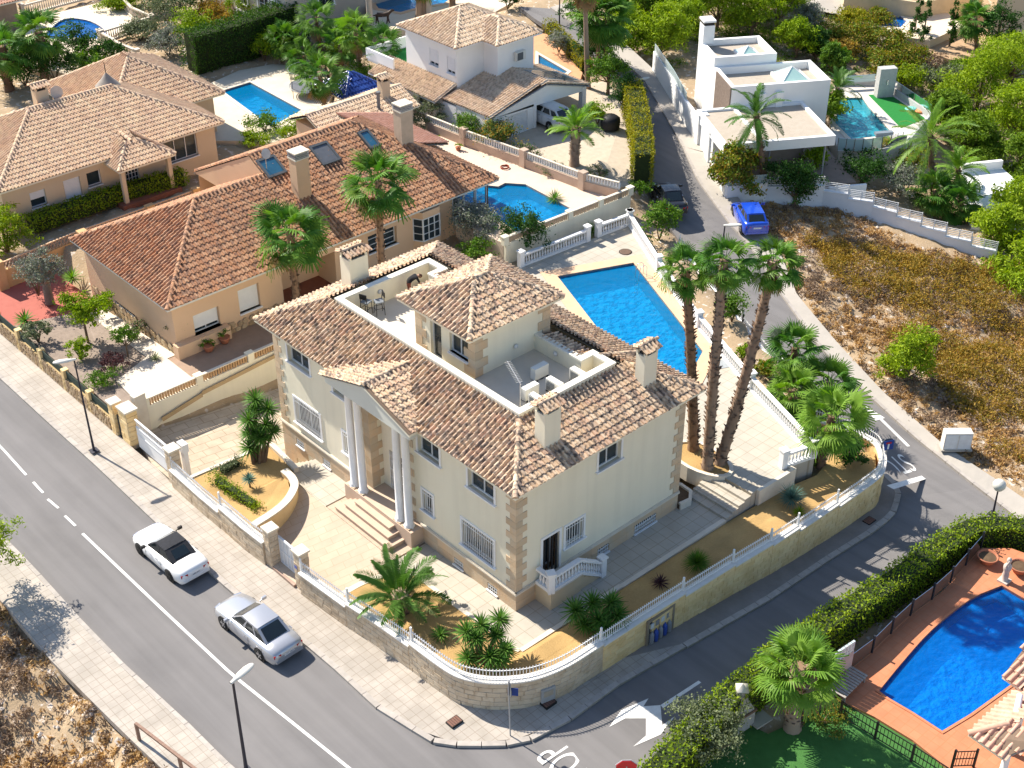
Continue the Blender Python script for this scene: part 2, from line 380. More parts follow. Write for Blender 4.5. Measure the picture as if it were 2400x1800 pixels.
def cap_mesh(m, r=.12, l=.40):
 k = ('cap', m.name, r, l)
 if k in _tiles: return _tiles[k]
 b = MB(); n = 7; vs = []
 for y, rr in ((0, r * 1.08), (l * 1.06, r * .92)):
  for i in range(n): a = math.pi * i / (n - 1); vs.append((rr * math.cos(a), y, rr * math.sin(a)))
 b.add(vs, [[i, i + 1, n + i + 1, n + i][::-1] for i in range(n - 1)], 0, True)
 b.add(vs, [list(range(n))]); b.t = [0.] * len(b.f)
 _tiles[k] = b.mesh('ridge_tile', m); return _tiles[k]

def slope_items(poly, m, w=.25, l=.34, h=.115, keep=None):
 poly = [Vector(p) for p in poly]; e0, e1 = poly[0], poly[1]
 ex = (e1 - e0).normalized(); far = max(poly, key=lambda p: (p - e0).cross(ex).length)
 n = ex.cross(far - e0).normalized()
 if n.z < 0: ex = -ex; e0 = e1; n = ex.cross(far - e0).normalized()
 ey = n.cross(ex); q = [((p - e0).dot(ex), (p - e0).dot(ey)) for p in poly]
 a0 = min(p[0] for p in q); a1 = max(p[0] for p in q); b1 = max(p[1] for p in q); me = tile_mesh(w, l, m, h); out = []
 R3 = Matrix((ex, ey, n)).transposed().to_4x4()
 nc = int((a1 - a0) / w) + 1; off = ((a1 - a0) - nc * w) / 2
 for r in range(int(b1 / l) + 1):
  for c in range(nc + 1):
   a = a0 + off + c * w; b_ = r * l - .03
   if inside((a + w * .45, b_ + l * .5), q) and (keep is None or keep(e0 + ex * (a + w / 2) + ey * (b_ + l / 2))):
    p = e0 + ex * (a + rnd.uniform(-.006, .006)) + ey * (b_ + rnd.uniform(-.012, .012)) + n * (.02 + rnd.uniform(0, .006))
    out.append((me, Matrix.Translation(p) @ R3 @ Matrix.Rotation(rnd.uniform(-.02, .02), 4, 'Z')))
 return out

def line_items(a, b, m, r=.12, l=.40, lift=.05):
 a, b = Vector(a), Vector(b); d = (b - a); L = d.length; d.normalize(); sd = d.cross(Vector((0, 0, 1))).normalized(); up = sd.cross(d)
 R3 = Matrix((sd, d, up)).transposed().to_4x4(); me = cap_mesh(m, r, l); out = []
 for i in range(max(1, int(L / l + .4))): out.append((me, Matrix.Translation(a + d * (i * l) + up * (lift - r * .3)) @ R3))
 return out

def roof(house, slopes, caps, m, w=.25, l=.34, limit=300, h=.115, under=ROOFBASE, soffit=None, th=.12, r=.12, name='roof', keep=None):
 """slopes: polygons with the eave edge first; caps: ridge/hip lines from low to high"""
 b = MB()
 for s in slopes:
  s = [Vector(p) for p in s]; n = (s[1] - s[0]).cross(s[-1] - s[0]).normalized()
  f = list(range(len(s)))
  if n.z < 0: f.reverse()
  b.add(s, [f]); b.add([p - Vector((0, 0, th)) for p in s], [f[::-1]], 1)
  d = [s[0], s[1], s[1] - Vector((0, 0, th)), s[0] - Vector((0, 0, th))]
  b.add(d, [[0, 1, 2, 3]], 1)
 ro = b.build(name, [under, soffit or CREAM], house)
 it = []
 for s in slopes: it += slope_items(s, m, w, l, h, keep)
 pieces(ro, 'roof_tile', it, m, limit)
 ci = []
 for c in caps: ci += line_items(c[0], c[1], m, r * 1.2)
 pieces(ro, 'ridge_tile', ci, m, 120)
 return ro

def hip_slopes(x0, y0, x1, y1, z, run, rise):
 """four trapezoid slopes of a hip roof cut at `run` in from the eaves (or up to the ridge) and its hip lines"""
 r = min(run, (x1 - x0) / 2, (y1 - y0) / 2); zt = z + rise * r / run
 A = [(x0, y0, z), (x1, y0, z), (x1, y1, z), (x0, y1, z)]; B = [(x0 + r, y0 + r, zt), (x1 - r, y0 + r, zt), (x1 - r, y1 - r, zt), (x0 + r, y1 - r, zt)]
 sl = [[A[i], A[(i + 1) % 4], B[(i + 1) % 4], B[i]] for i in range(4)]
 out = []
 for s in sl:
  q = []
  for p in s:
   if not q or (Vector(p) - Vector(q[-1])).length > .01: q.append(p)
  out.append(q)
 return out, [(A[i], B[i]) for i in range(4)], B

def wallface(mb, o, ux, n, w, z0, z1, holes=(), depth=.2, m=0, mr=None):
 """wall face with real openings: holes (u0,u1,za,zb); reveals go inward by depth"""
 o, ux, n = Vector(o), Vector(ux), Vector(n); us = sorted({0, w, *[h[0] for h in holes], *[h[1] for h in holes]}); zs = sorted({z0, z1, *[h[2] for h in holes], *[h[3] for h in holes]})
 pt = lambda u, z, d=0: (o.x + ux.x * u - n.x * d, o.y + ux.y * u - n.y * d, z)
 flip = ux.cross(Vector((0, 0, 1))).dot(n) < 0
 def quad(a, mm): mb.add(a, [[3, 2, 1, 0] if flip else [0, 1, 2, 3]], mm)
 for ua, ub in zip(us[:-1], us[1:]):
  for za, zb in zip(zs[:-1], zs[1:]):
   if ub - ua < 1e-5 or zb - za < 1e-5: continue
   if any(h[0] - 1e-5 <= ua and ub <= h[1] + 1e-5 and h[2] - 1e-5 <= za and zb <= h[3] + 1e-5 for h in holes): continue
   quad([pt(ua, za), pt(ub, za), pt(ub, zb), pt(ua, zb)], m)
 mr = m if mr is None else mr
 for u0, u1, a, b in [h[:4] for h in holes]:
  for q in ([pt(u0, a), pt(u1, a), pt(u1, a, depth), pt(u0, a, depth)][::-1], [pt(u0, b), pt(u1, b), pt(u1, b, depth), pt(u0, b, depth)], [pt(u0, a), pt(u0, b), pt(u0, b, depth), pt(u0, a, depth)][::-1][::-1], [pt(u1, a), pt(u1, b), pt(u1, b, depth), pt(u1, a, depth)][::-1]):
   quad(q, mr)
 return mb

def window(house, o, ux, n, hole, depth=.2, nx=2, ny=1, surround=0., sill=True, grille=0, gh=(), door=False, shutter=0., name=None, fm=None, gm=None, pane=None, fw=.055, sm=None):
 o, ux, n = Vector(o), Vector(ux), Vector(n); u0, u1, a, b = hole[:4]; up = Vector((0, 0, 1))
 pt = lambda u, z, d=0.: o + ux * u + up * (z - o.z) - n * d
 f = MB(); fm = fm or WIN; sm = sm or WHITE
 def bar(ua, ub, za, zb, d, th, mb=f, m=0): mb.obox(pt((ua + ub) / 2, (za + zb) / 2, d), ux * (ub - ua) / 2, n * th / 2, up * (zb - za) / 2, m)
 d = depth - .04
 for ua, ub, za, zb in ((u0, u0 + fw, a, b), (u1 - fw, u1, a, b), (u0 + fw, u1 - fw, a, a + fw), (u0 + fw, u1 - fw, b - fw, b)): bar(ua, ub, za, zb, d, .06)
 for i in range(1, nx): u = u0 + (u1 - u0) * i / nx; bar(u - fw * .5, u + fw * .5, a + fw, b - fw, d - .003, .05)
 for i in range(1, ny): z = a + (b - a) * i / ny; bar(u0 + fw, u1 - fw, z - fw * .35, z + fw * .35, d, .04)
 if surround:
  s = surround
  for ua, ub, za, zb in ((u0 - s, u0, a - .0, b), (u1, u1 + s, a, b), (u0 - s, u1 + s, b, b + s)): bar(ua, ub, za, zb, -.02, .05, f, 1)
 if sill: bar(u0 - surround - .05, u1 + surround + .05, a - .07, a, depth / 2 - .07, depth + .12, f, 1)
 wo = f.build(name or ('door' if door else 'window'), [fm, sm], house)
 g = MB(); g.obox(pt((u0 + u1) / 2, (a + b) / 2, depth), ux * (u1 - u0) / 2, n * .008, up * (b - a) / 2); g.build('pane', pane or GLASS_D, wo)
 if shutter:
  g = MB(); zb = b - (b - a) * shutter
  k = max(3, int((b - zb) / .09))
  for i in range(k): z = zb + (b - zb) * i / k; bar(u0 + fw, u1 - fw, z + .006, z + (b - zb) / k - .006, d - .05, .03, g)
  g.build('shutter', WHITE, wo)
 if grille:
  g = MB(); k = int(grille)
  for i in range(k): u = u0 + (u1 - u0) * (i + .5) / k; bar(u - .012, u + .012, a + .02, b - .02, -.03, .024, g)
  for z in gh or (a + (b - a) * .12, a + (b - a) * .88): bar(u0, u1, z - .015, z + .015, -.03, .02, g)
  g.build('grille', gm or WHITE, wo)
 return wo

def quoins(house, corner, d1, d2, z0, z1, hh=.36, long=.62, short=.36, m=None, pr=.035):
 """alternating corner stones wrapping a corner; d1/d2 = directions along the two walls"""
 c = Vector(corner); d1, d2 = Vector(d1), Vector(d2); k = int((z1 - z0) / hh); hh = (z1 - z0) / k
 for i in range(k):
  l1, l2 = (long, short) if i % 2 else (short, long); b = MB()
  z = z0 + i * hh + .006; zt = z0 + (i + 1) * hh - .006
  o = c - d1 * pr - d2 * pr
  b.prism([(o + d1 * 0)[:2], (o + d1 * (l1 + pr))[:2], (o + d1 * (l1 + pr) + d2 * pr * 1.6)[:2], (o + d1 * pr * 1.6 + d2 * pr * 1.6)[:2], (o + d1 * pr * 1.6 + d2 * (l2 + pr))[:2], (o + d2 * (l2 + pr))[:2]], z, zt)
  b.build('quoin', m or STONE, house)

def chimney(house, x, y, z0, z1, sx, sy, m=None, tm=None, tiled=True, name='chimney'):
 b = MB(); b.box(x - sx / 2, y - sy / 2, z0, x + sx / 2, y + sy / 2, z1)
 co = b.build(name, m or CREAM, house)
 if tiled:
  q = MB()
  for i in (-1, 1):
   for k in (-1, 1): q.box(x + i * sx * .42 - .06, y + k * sy * .42 - .06, z1, x + i * sx * .42 + .06, y + k * sy * .42 + .06, z1 + .22)
  q.box(x - sx / 2 + .1, y - sy / 2 + .1, z1 - .02, x + sx / 2 - .1, y + sy / 2 - .1, z1 + .12, 1); q.build('chimney_vent', [m or CREAM, IRON], co)
  it = []; zt = z1 + .22
  if sx >= sy:
   sl = [[(x - sx / 2 - .12, y - sy / 2 - .12, zt), (x + sx / 2 + .12, y - sy / 2 - .12, zt), (x + sx / 2 + .12, y, zt + .22), (x - sx / 2 - .12, y, zt + .22)], [(x + sx / 2 + .12, y + sy / 2 + .12, zt), (x - sx / 2 - .12, y + sy / 2 + .12, zt), (x - sx / 2 - .12, y, zt + .22), (x + sx / 2 + .12, y, zt + .22)]]
   rl = ((x - sx / 2 - .12, y, zt + .22), (x + sx / 2 + .1, y, zt + .22))
  else:
   sl = [[(x - sx / 2 - .12, y + sy / 2 + .12, zt), (x - sx / 2 - .12, y - sy / 2 - .12, zt), (x, y - sy / 2 - .12, zt + .22), (x, y + sy / 2 + .12, zt + .22)], [(x + sx / 2 + .12, y - sy / 2 - .12, zt), (x + sx / 2 + .12, y + sy / 2 + .12, zt), (x, y + sy / 2 + .12, zt + .22), (x, y - sy / 2 - .12, zt + .22)]]
   rl = ((x, y - sy / 2 - .12, zt + .22), (x, y + sy / 2 + .1, zt + .22))
  u = MB()
  for s in sl:
   u.add(s, [[0, 1, 2, 3]]); it += slope_items(s, tm or TILE_A, .22, .40)
  it += line_items(*rl, tm or TILE_A, .1)
  for me, M in it: link('cap_tile', me, co, M)
  u.build('chimney_roof', ROOFBASE, co)
 else:
  q = MB(); q.box(x - sx / 2 - .05, y - sy / 2 - .05, z1, x + sx / 2 + .05, y + sy / 2 + .05, z1 + .08)
  for i in range(3): q.box(x - sx / 2 - .03, y - sy / 2 - .03, z1 + .11 + i * .1, x + sx / 2 + .03, y + sy / 2 + .03, z1 + .17 + i * .1, 1)
  q.box(x - sx / 2 + .05, y - sy / 2 + .05, z1 + .08, x + sx / 2 - .05, y + sy / 2 - .05, z1 + .42, 2)
  q.box(x - sx / 2 - .06, y - sy / 2 - .06, z1 + .42, x + sx / 2 + .06, y + sy / 2 + .06, z1 + .5); q.build('chimney_cowl', [STONE_L, mat('steel slats', (.42, .43, .45), None, 4, .4, metal=.5), IRON], co)
 return co

_bal = {}
def baluster_mesh(h, m):
 k = (round(h, 2), m.name)
 if k not in _bal:
  b = MB(); b.lathe((0, 0, 0), [(.055, 0), (.055, h * .06), (.035, h * .1), (.05, h * .2), (.068, h * .34), (.06, h * .46), (.035, h * .66), (.03, h * .82), (.045, h * .88), (.055, h * .93), (.055, h)], 8); _bal[k] = b.mesh('baluster', m)
 return _bal[k]

def balustrade(name, path, label, cat='balustrade', group=None, h=.85, step=.22, m=None, posts=None, th=.2, pw=.34, ph=1.1, parent=None):
 """path of 3-D base points; posts at path indices (default both ends)"""
 m = m or WHITE; path = [Vector(p) for p in path]
 t = parent or thing(name, path[0], label, cat, group)
 b = MB(); b.wall(path, th + .06, [p.z - .02 for p in path], [p.z + .14 for p in path]); b.build('base_rail', m, t)
 b = MB(); b.wall(path, th + .04, [p.z + h - .12 for p in path], [p.z + h for p in path]); b.build('hand_rail', m, t)
 me = baluster_mesh(h - .26, m); pi = posts if posts is not None else (0, len(path) - 1)
 for p in resample(path, step)[1:-1]:
  if all((p - path[i]).length > pw * .6 for i in pi): link('baluster', me, t, Matrix.Translation(p + Vector((0, 0, .14))))
 for i in pi:
  p = path[i]; a = path[min(i + 1, len(path) - 1)] - path[max(i - 1, 0)]; a = Vector((a.x, a.y, 0)).normalized(); s = Vector((-a.y, a.x, 0)); q = MB()
  q.obox(p + Vector((0, 0, ph / 2 - .05)), a * pw / 2, s * pw / 2, Vector((0, 0, ph / 2))); q.obox(p + Vector((0, 0, ph - .01)), a * (pw / 2 + .05), s * (pw / 2 + .05), Vector((0, 0, .045)))
  q.build('post', m, t)
 return t

def fence(path, zc, label, n_step=.125, h=.62, posts=(0, 1), m=None, group=None, name='picket_fence', ptop=.14):
 """low metal picket fence on a wall cap of height zc"""
 m = m or WHITE; path = [Vector((p[0], p[1], zc)) for p in path]; t = thing(name, path[0], label, 'fence', group)
 b = MB()
 for z in (.08, h - .12):
  for a, c in zip(path[:-1], path[1:]): b.bar(a + Vector((0, 0, z)), c + Vector((0, 0, z)), .03, .035)
 b.build('rail', m, t)
 k = ('picket', h, m.name)
 if k not in _bal:
  q = MB(); q.box(-.011, -.011, .02, .011, .011, h - .04); q.add([(-.02, -.02, h - .04), (.02, -.02, h - .04), (.02, .02, h - .04), (-.02, .02, h - .04), (0, 0, h)], [[0, 1, 4], [1, 2, 4], [2, 3, 4], [3, 0, 4], [3, 2, 1, 0]]); _bal[k] = q.mesh('picket', m)
 for p in resample(path, n_step)[1:-1]: link('picket', _bal[k], t, Matrix.Translation(p))
 for i in posts:
  p = path[0] if i == 0 else path[-1]; q = MB(); q.box(p.x - .04, p.y - .04, zc, p.x + .04, p.y + .04, zc + h + ptop); q.build('post', m, t)
 return t

_blk = {}
def block_face(t, path, zb, zt, mats, bl=.5, bh=.26, th=.08, side=1, limit=300, name='wall_block'):
 """courses of single blocks laid along a path, on the side given (+1 = right of the walking direction)"""
 path = [Vector((p[0], p[1], 0)) for p in path]; L = 0; seg = []
 for a, b in zip(path[:-1], path[1:]): seg.append((L, a, b)); L += (b - a).length
 def at(s):
  for s0, a, b in reversed(seg):
   if s >= s0 - 1e-6:
    d = (b - a).normalized(); return a + d * (s - s0), d
  return path[0], (path[1] - path[0]).normalized()
 zf = (lambda q, s: q[0] + (q[1] - q[0]) * s / L if isinstance(q, (tuple, list)) else q)
 items = []; top = max(zf(zt, 0), zf(zt, L)); bot = min(zf(zb, 0), zf(zb, L)); r = 0; z = top
 while z > bot - .01:
  h = min(bh, z - bot + .04); s = -(r % 2) * bl / 2
  while s < L:
   l = bl * rnd.uniform(.85, 1.15); s0, s1 = max(s, 0), min(s + l, L); s += l
   if s1 - s0 < .08: continue
   c, d = at((s0 + s1) / 2)
   if z - h / 2 < zf(zb, (s0 + s1) / 2) - h * .5 or z > zf(zt, (s0 + s1) / 2) + .02: continue
   nrm = Vector((d.y, -d.x, 0)) * side
   key = (round((s1 - s0) * 12) / 12, round(h, 2), mats.name)
   if key not in _blk:
    q = MB(); x, y, zz = key[0] / 2 - .006, th / 2, h / 2 - .006; e = .014
    q.add([(-x, 0, -zz), (x, 0, -zz), (x, 0, zz), (-x, 0, zz), (-x + e, y, -zz + e), (x - e, y, -zz + e), (x - e, y, zz - e), (-x + e, y, zz - e)], [[4, 7, 6, 5], [0, 4, 5, 1], [1, 5, 6, 2], [2, 6, 7, 3], [3, 7, 4, 0]], t=0.); _blk[key] = q.mesh('wall_block', mats)
   p = c + nrm * rnd.uniform(-.006, .008) + Vector((0, 0, z - h / 2))
   items.append((_blk[key], Matrix.Translation(p) @ Matrix((-d * side, nrm, Vector((0, 0, 1)))).transposed().to_4x4()))
  z -= h; r += 1
 pieces(t, name, items, mats, limit)
# ------------------------------------------------------------------ terrain, roads, pavements
CUTS = []          # (polygon xy, level) of everything paved: the natural ground is dug out below it
def cut(poly, drop=.45):
 CUTS.append(([(p[0], p[1]) for p in poly], [p[2] for p in poly], drop))

def strip(name, A, B, m, n=40, label=None, kind='structure', parent=None, drop=True, th=.35):
 """ribbon between two edge lines with skirts"""
 A, B = resample_n(A, n), resample_n(B, n); b = MB(); vs = []
 for p, q in zip(A, B): vs += [p, q, p - Vector((0, 0, th)), q - Vector((0, 0, th))]
 fs = []
 up = (B[0] - A[0]).cross(A[1] - A[0]).z > 0
 for i in range(n - 1):
  a, c = 4 * i, 4 * i + 4
  for f in ([a, a + 1, c + 1, c], [a + 2, a, c, c + 2], [a + 1, a + 3, c + 3, c + 1]): fs.append(f if up else f[::-1])
 b.add(vs, fs); o = b.build(name, m, parent); 
 if kind: o['kind'] = kind
 if label: o['label'] = label
 if drop: cut(list(A) + list(B)[::-1])
 return o

def slab(name, poly, m, th=.5, label=None, kind='structure', parent=None, drop=True):
 b = MB(); z = [p[2] for p in poly]; b.prism(poly, [q - th for q in z], z); o = b.build(name, m, parent)
 if kind: o['kind'] = kind
 if label: o['label'] = label
 if drop: cut(poly)
 return o

E2 = PL([(-420, 495, -1.42), (-300, 603, -1.4), (0, 878, -1.3), (155, 1020, -1.24), (231, 1088, -1.2), (361, 1211, -1.13), (553, 1388, -1.04), (720, 1504, -.96), (800, 1572, -.93), (890, 1656, -.88), (974, 1708, -.86), (1030, 1742, -.85)])
E1 = PL([(-420, 858, -1.42), (-300, 975, -1.4), (32, 1294, -1.33), (87, 1352, -1.3), (181, 1457, -1.24), (282, 1562, -1.18), (434, 1703, -1.05), (524, 1793, -.98), (700, 1950, -.9)])
strip('main_road', E1, E2 + PL([(1180, 1850, -.85), (1330, 1970, -.85)]), ASPHALT, 60, 'grey asphalt main road with parked cars')
KC = PL([(1030, 1742, -.85), (1111, 1743, -.85), (1180, 1743, -.86), (1241, 1730, -.88), (1335, 1681, -.93), (1437, 1605, -1.0), (1600, 1513, -1.25), (1795, 1402.5, -1.65), (1936, 1308.5, -1.98), (2034, 1247, -2.17), (2085, 1207, -2.25), (2100, 1164, -2.27), (2095, 1142, -2.26), (2068, 1116, -2.2)])
SS_R = PL([(1330, 1970, -.85), (1450, 1890, -.87), (1560, 1800, -.92), (1640, 1712, -1.0), (1730, 1625, -1.15), (1850, 1532, -1.4), (2000, 1412, -1.75), (2130, 1318, -2.05), (2240, 1268, -2.25), (2420, 1250, -2.5)])
SS_L = PL([(1030, 1743, -.85), (1111, 1743.5, -.85), (1180, 1743.5, -.86), (1241, 1730.5, -.88), (1335, 1681, -.93), (1437, 1605, -1.0), (1600, 1513, -1.25), (1795, 1402.5, -1.65), (1936, 1308.5, -1.98), (2034, 1247, -2.17), (2085, 1207, -2.25), (2100, 1164, -2.27)])
ss = MB(); a = resample_n(SS_L, 50); 
side_poly = SS_L + PL([(2420, 1244, -2.62)]) + SS_R[::-1][1:]
b_ = resample_n(SS_R[:-1], 50); vs = [];
for p, q in zip(a, b_): vs += [p, q]
ss.add(vs, [[2 * i, 2 * i + 1, 2 * i + 3, 2 * i + 2] for i in range(49)])
o = ss.build('side_street', ASPHALT); o['kind'] = 'structure'; cut(SS_L + SS_R[:-1][::-1])
BR_R = PL([(1290, 20, 3.6), (1345, 58, 3.4), (1426, 116, 3.0), (1509, 188, 2.5), (1552, 260, 2.0), (1581, 311, 1.7), (1600, 347, 1.45), (1636, 427, .85), (1708.5, 524, .15), (1774, 600, -.35), (1817, 673, -.8), (1918, 813, -1.4), (2027, 922, -1.85), (2142.5, 1027, -2.2), (2287, 1142.5, -2.5), (2420, 1244, -2.62)])
BR_L = PL([(1215, 15, 3.6), (1262, 50, 3.4), (1342, 92, 3.0), (1445, 168, 2.5), (1490, 250, 2.0), (1500, 300, 1.7), (1507, 350, 1.45), (1522, 450, .85), (1560, 520, .15), (1600, 575, -.35), (1660, 655, -.8), (1775, 810, -1.4), (1900, 940, -1.85), (2005, 1050, -2.15), (2100, 1164, -2.27), (2240, 1268, -2.25)])
strip('back_road', BR_L, BR_R, ASPHALT, 70, 'narrow asphalt lane behind the pool')

# villa pavement with single kerb stones
WB = [(-5.7, 60.5, -1.25), (-5.86, 40.12, -1.15), (-5.83, 26.87, -1.08), (-5.95, 23.9, -1.05), (-5.9, 21.1, -1.05), (-6.0, 19.69, -1.05), (-6.04, 16.53, -1.0), (-6.0, 12.72, -.95), (-5.9, 10.59, -.9), (-5.85, 8.78, -.88), (-5.62, 5.58, -.83), (-5.41, 3.33, -.79), (-5.19, .98, -.75), (-5.08, -1.0, -.72), (-4.9, -1.95, -.71), (-4.38, -2.8, -.7), (-3.64, -3.5, -.7), (-2.64, -4.1, -.72), (-1.2, -4.45, -.76), (1.64, -4.55, -.85), (3.29, -4.6, -.95), (5.44, -4.68, -1.1), (8.12, -4.82, -1.3), (11.87, -5.02, -1.6), (14.38, -5.1, -1.8), (18.0, -5.15, -2.02), (20.4, -5.1, -2.15), (21.3, -4.8, -2.15), (22.2, -4.2, -2.12), (22.8, -3.3, -2.1)]
UPK = Vector((0, 0, .12))
KO = [p + UPK for p in E2[:-1] + KC]
WBv = [Vector(p) for p in WB]
def ring(name, A, B, m, label, n):
 return strip(name, A, B, m, n, label)
pv1 = strip('pavement', [p for p in WBv[:20]], [p for p in KO[:18]], PAVE, 60, 'pale slab pavement in front of the villa')
# the ribbon ends at matching stations of wall and kerb
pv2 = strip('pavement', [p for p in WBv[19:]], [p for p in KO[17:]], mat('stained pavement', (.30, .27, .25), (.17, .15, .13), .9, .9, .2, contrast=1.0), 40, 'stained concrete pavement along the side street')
def kerbs(path, parent, l=.85, w=.22, h=.16, out=1):
 pts = resample(path, l)
 for a, b in zip(pts[:-1], pts[1:]):
  d = (b - a); L = d.length; d.normalize(); s = Vector((d.y, -d.x, 0)).normalized() * out
  q = MB(); c = (a + b) / 2; q.obox(c + s * (-w / 2 + .03) + Vector((0, 0, -h / 2 + .012 + rnd.uniform(0, .006))), d * (L / 2 - .012), s * w / 2, Vector((0, 0, h / 2))); q.build('kerb_stone', KERB, parent)
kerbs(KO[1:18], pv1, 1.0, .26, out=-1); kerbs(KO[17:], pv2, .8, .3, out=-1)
# far side pavement (bottom left of the site)
LP_in = [p + UPK for p in E1]
LP_out = PL([(-420, 960, -1.3), (-250, 1140, -1.28), (0, 1406, -1.22), (119, 1547, -1.15), (202, 1630, -1.08), (297, 1724, -1.0), (383, 1805, -.9), (520, 1940, -.8)])
pv3 = strip('pavement', LP_out, LP_in, PAVE, 50, 'pale slab pavement beside the dry slope')
kerbs(LP_in, pv3, 1.0, .2, out=1)
# lane pavement on the hillside
RP_in = [p + UPK for p in BR_R[6:]]
RP_out = PL([(1660, 360, 1.57), (1700, 425, .97), (1772, 515, .27), (1828, 590, -.23), (1868, 690, -.68), (1962, 802, -1.28), (2070, 918, -1.73), (2215, 1045, -2.08), (2345, 1130, -2.38), (2460, 1210, -2.5)])
CONC = mat('pale concrete pavement', (.46, .42, .37), (.36, .33, .29), .8, .9, .15, contrast=.8)
pv4 = strip('pavement', RP_in, RP_out, CONC, 50, 'pale concrete pavement along the hillside lane')
kerbs(RP_in, pv4, 1.0, .2, out=1)
RP2_in = [p + UPK for p in BR_R[:7]]
RP2_out = PL([(1330, 5, 3.75), (1400, 50, 3.5), (1475, 110, 3.12), (1556, 185, 2.6), (1606, 262, 2.1), (1635, 312, 1.8), (1660, 358, 1.57)])
pv5 = strip('pavement', RP2_in, RP2_out, CONC, 30, 'pale pavement beside the white villa gates'); kerbs(RP2_in, pv5, 1.2, .2, out=1)

# painted marks
def mark(parent, pts, name='road_marking', dz=.012):
 b = MB(); b.sheet([Vector(p) + Vector((0, 0, dz)) for p in pts]); return b.build(name, PAINT, parent)
mr_o = bpy.data.objects['main_road']; ss_o = bpy.data.objects['side_street']; br_o = bpy.data.objects['back_road']
def surf(o):
 from mathutils.bvhtree import BVHTree
 me = o.data; t = BVHTree.FromPolygons([v.co.copy() for v in me.vertices], [list(p.vertices) for p in me.polygons])
 def z(x, y):
  h = t.ray_cast(Vector((x, y, 30)), Vector((0, 0, -1))); return h[0].z if h[0] else None
 def at(px, py, guess=-1.):
  p = P(px, py, guess)
  for _ in range(4):
   q = z(p.x, p.y)
   if q is None: break
   p = P(px, py, q)
  return p
 return at, z
at_m, z_m = surf(mr_o); at_s, z_s = surf(ss_o); at_b, z_b = surf(br_o)
def ribbon(parent, at, zf, pts, w, name='road_marking', step=.8):
 p = resample([at(*q) for q in pts], step)
 for i in range(len(p)):
  z = zf(p[i].x, p[i].y); p[i].z = (z if z is not None else p[i].z)
 b = MB(); b.wall(p, w, [q.z - .01 for q in p], [q.z + .012 for q in p]); return b.build(name, PAINT, parent)
ribbon(mr_o, at_m, z_m, [(-200, 865), (0, 1045), (61.5, 1113.5)], .12)
for a, c in (((78, 1130), (101, 1155)), ((112, 1170), (137, 1191)), ((152, 1209), (177, 1232.5))): ribbon(mr_o, at_m, z_m, [a, c], .12)
ribbon(mr_o, at_m, z_m, [(193.5, 1250.6), (380, 1428), (542.5, 1580), (800, 1786), (980, 1930)], .13)
def flat(parent, at, zf, pts):
 q = [at(*p) for p in pts]; mark(parent, q)
flat(mr_o, at_m, z_m, [(1012, 1733), (1034, 1736), (1136, 1800), (1230, 1862), (1170, 1862)])
# forked arrow painted in the side street, drawn in two pieces
flat(ss_o, at_s, z_s, [(1548, 1653), (1637, 1595.5), (1643.5, 1600), (1554, 1660)])
flat(ss_o, at_s, z_s, [(1428, 1704), (1456, 1665), (1520, 1637), (1508, 1656), (1548, 1653), (1552, 1700), (1582, 1679), (1548, 1722), (1484, 1750), (1514, 1724.5), (1514, 1684), (1465, 1684)])
flat(br_o, at_b, z_b, [(2016, 944), (2074, 980), (2052, 986)])
flat(br_o, at_b, z_b, [(2059, 981), (2065, 979), (2133, 1046), (2126, 1047)])
flat(br_o, at_b, z_b, [(2078, 1138), (2160, 1115), (2170, 1123), (2094, 1147)])
def lettering(parent, txt, c, xdir, ydir, h, w):
 """painted word: x runs along xdir, letters grow along ydir"""
 cu = bpy.data.curves.new('word', 'FONT'); cu.body = txt; cu.align_x = 'CENTER'; cu.align_y = 'CENTER'; cu.fill_mode = 'FRONT' if False else 'BOTH'
 o = bpy.data.objects.new('word', cu); C.objects.link(o); bpy.context.view_layer.update()
 me = bpy.data.meshes.new_from_object(o.evaluated_get(bpy.context.evaluated_depsgraph_get())); C.objects.unlink(o); bpy.data.objects.remove(o)
 xs = [v.co.x for v in me.vertices]; ys = [v.co.y for v in me.vertices]; W, H = max(xs) - min(xs), max(ys) - min(ys)
 for v in me.vertices:
  x = (v.co.x - (max(xs) + min(xs)) / 2) / W * w; y = (v.co.y - (max(ys) + min(ys)) / 2) / H * h
  v.co = c + xdir * x + ydir * y
 me.materials.clear(); me.materials.append(PAINT); o = link('lettering', me, parent); return o
def up_dir(at, a, b): return (at(*b) - at(*a)).normalized()
c = at_s(1352, 1792); y = up_dir(at_s, (1352, 1792), (1300, 1840)); y.z = -.0
d_st = up_dir(at_s, (1437, 1700), (1640, 1560)); per = Vector((d_st.y, -d_st.x, 0))
lettering(ss_o, 'STOP', at_s(1335, 1800) + Vector((0, 0, .016)), per * -1, d_st * -1, 1.5, 2.6)
d_b = up_dir(at_b, (2120, 1085), (2020, 990)); per = Vector((d_b.y, -d_b.x, 0))
lettering(br_o, 'STOP', at_b(2096, 1094) + Vector((0, 0, .016)), per * -1, d_b * -1, 1.5, 2.0)
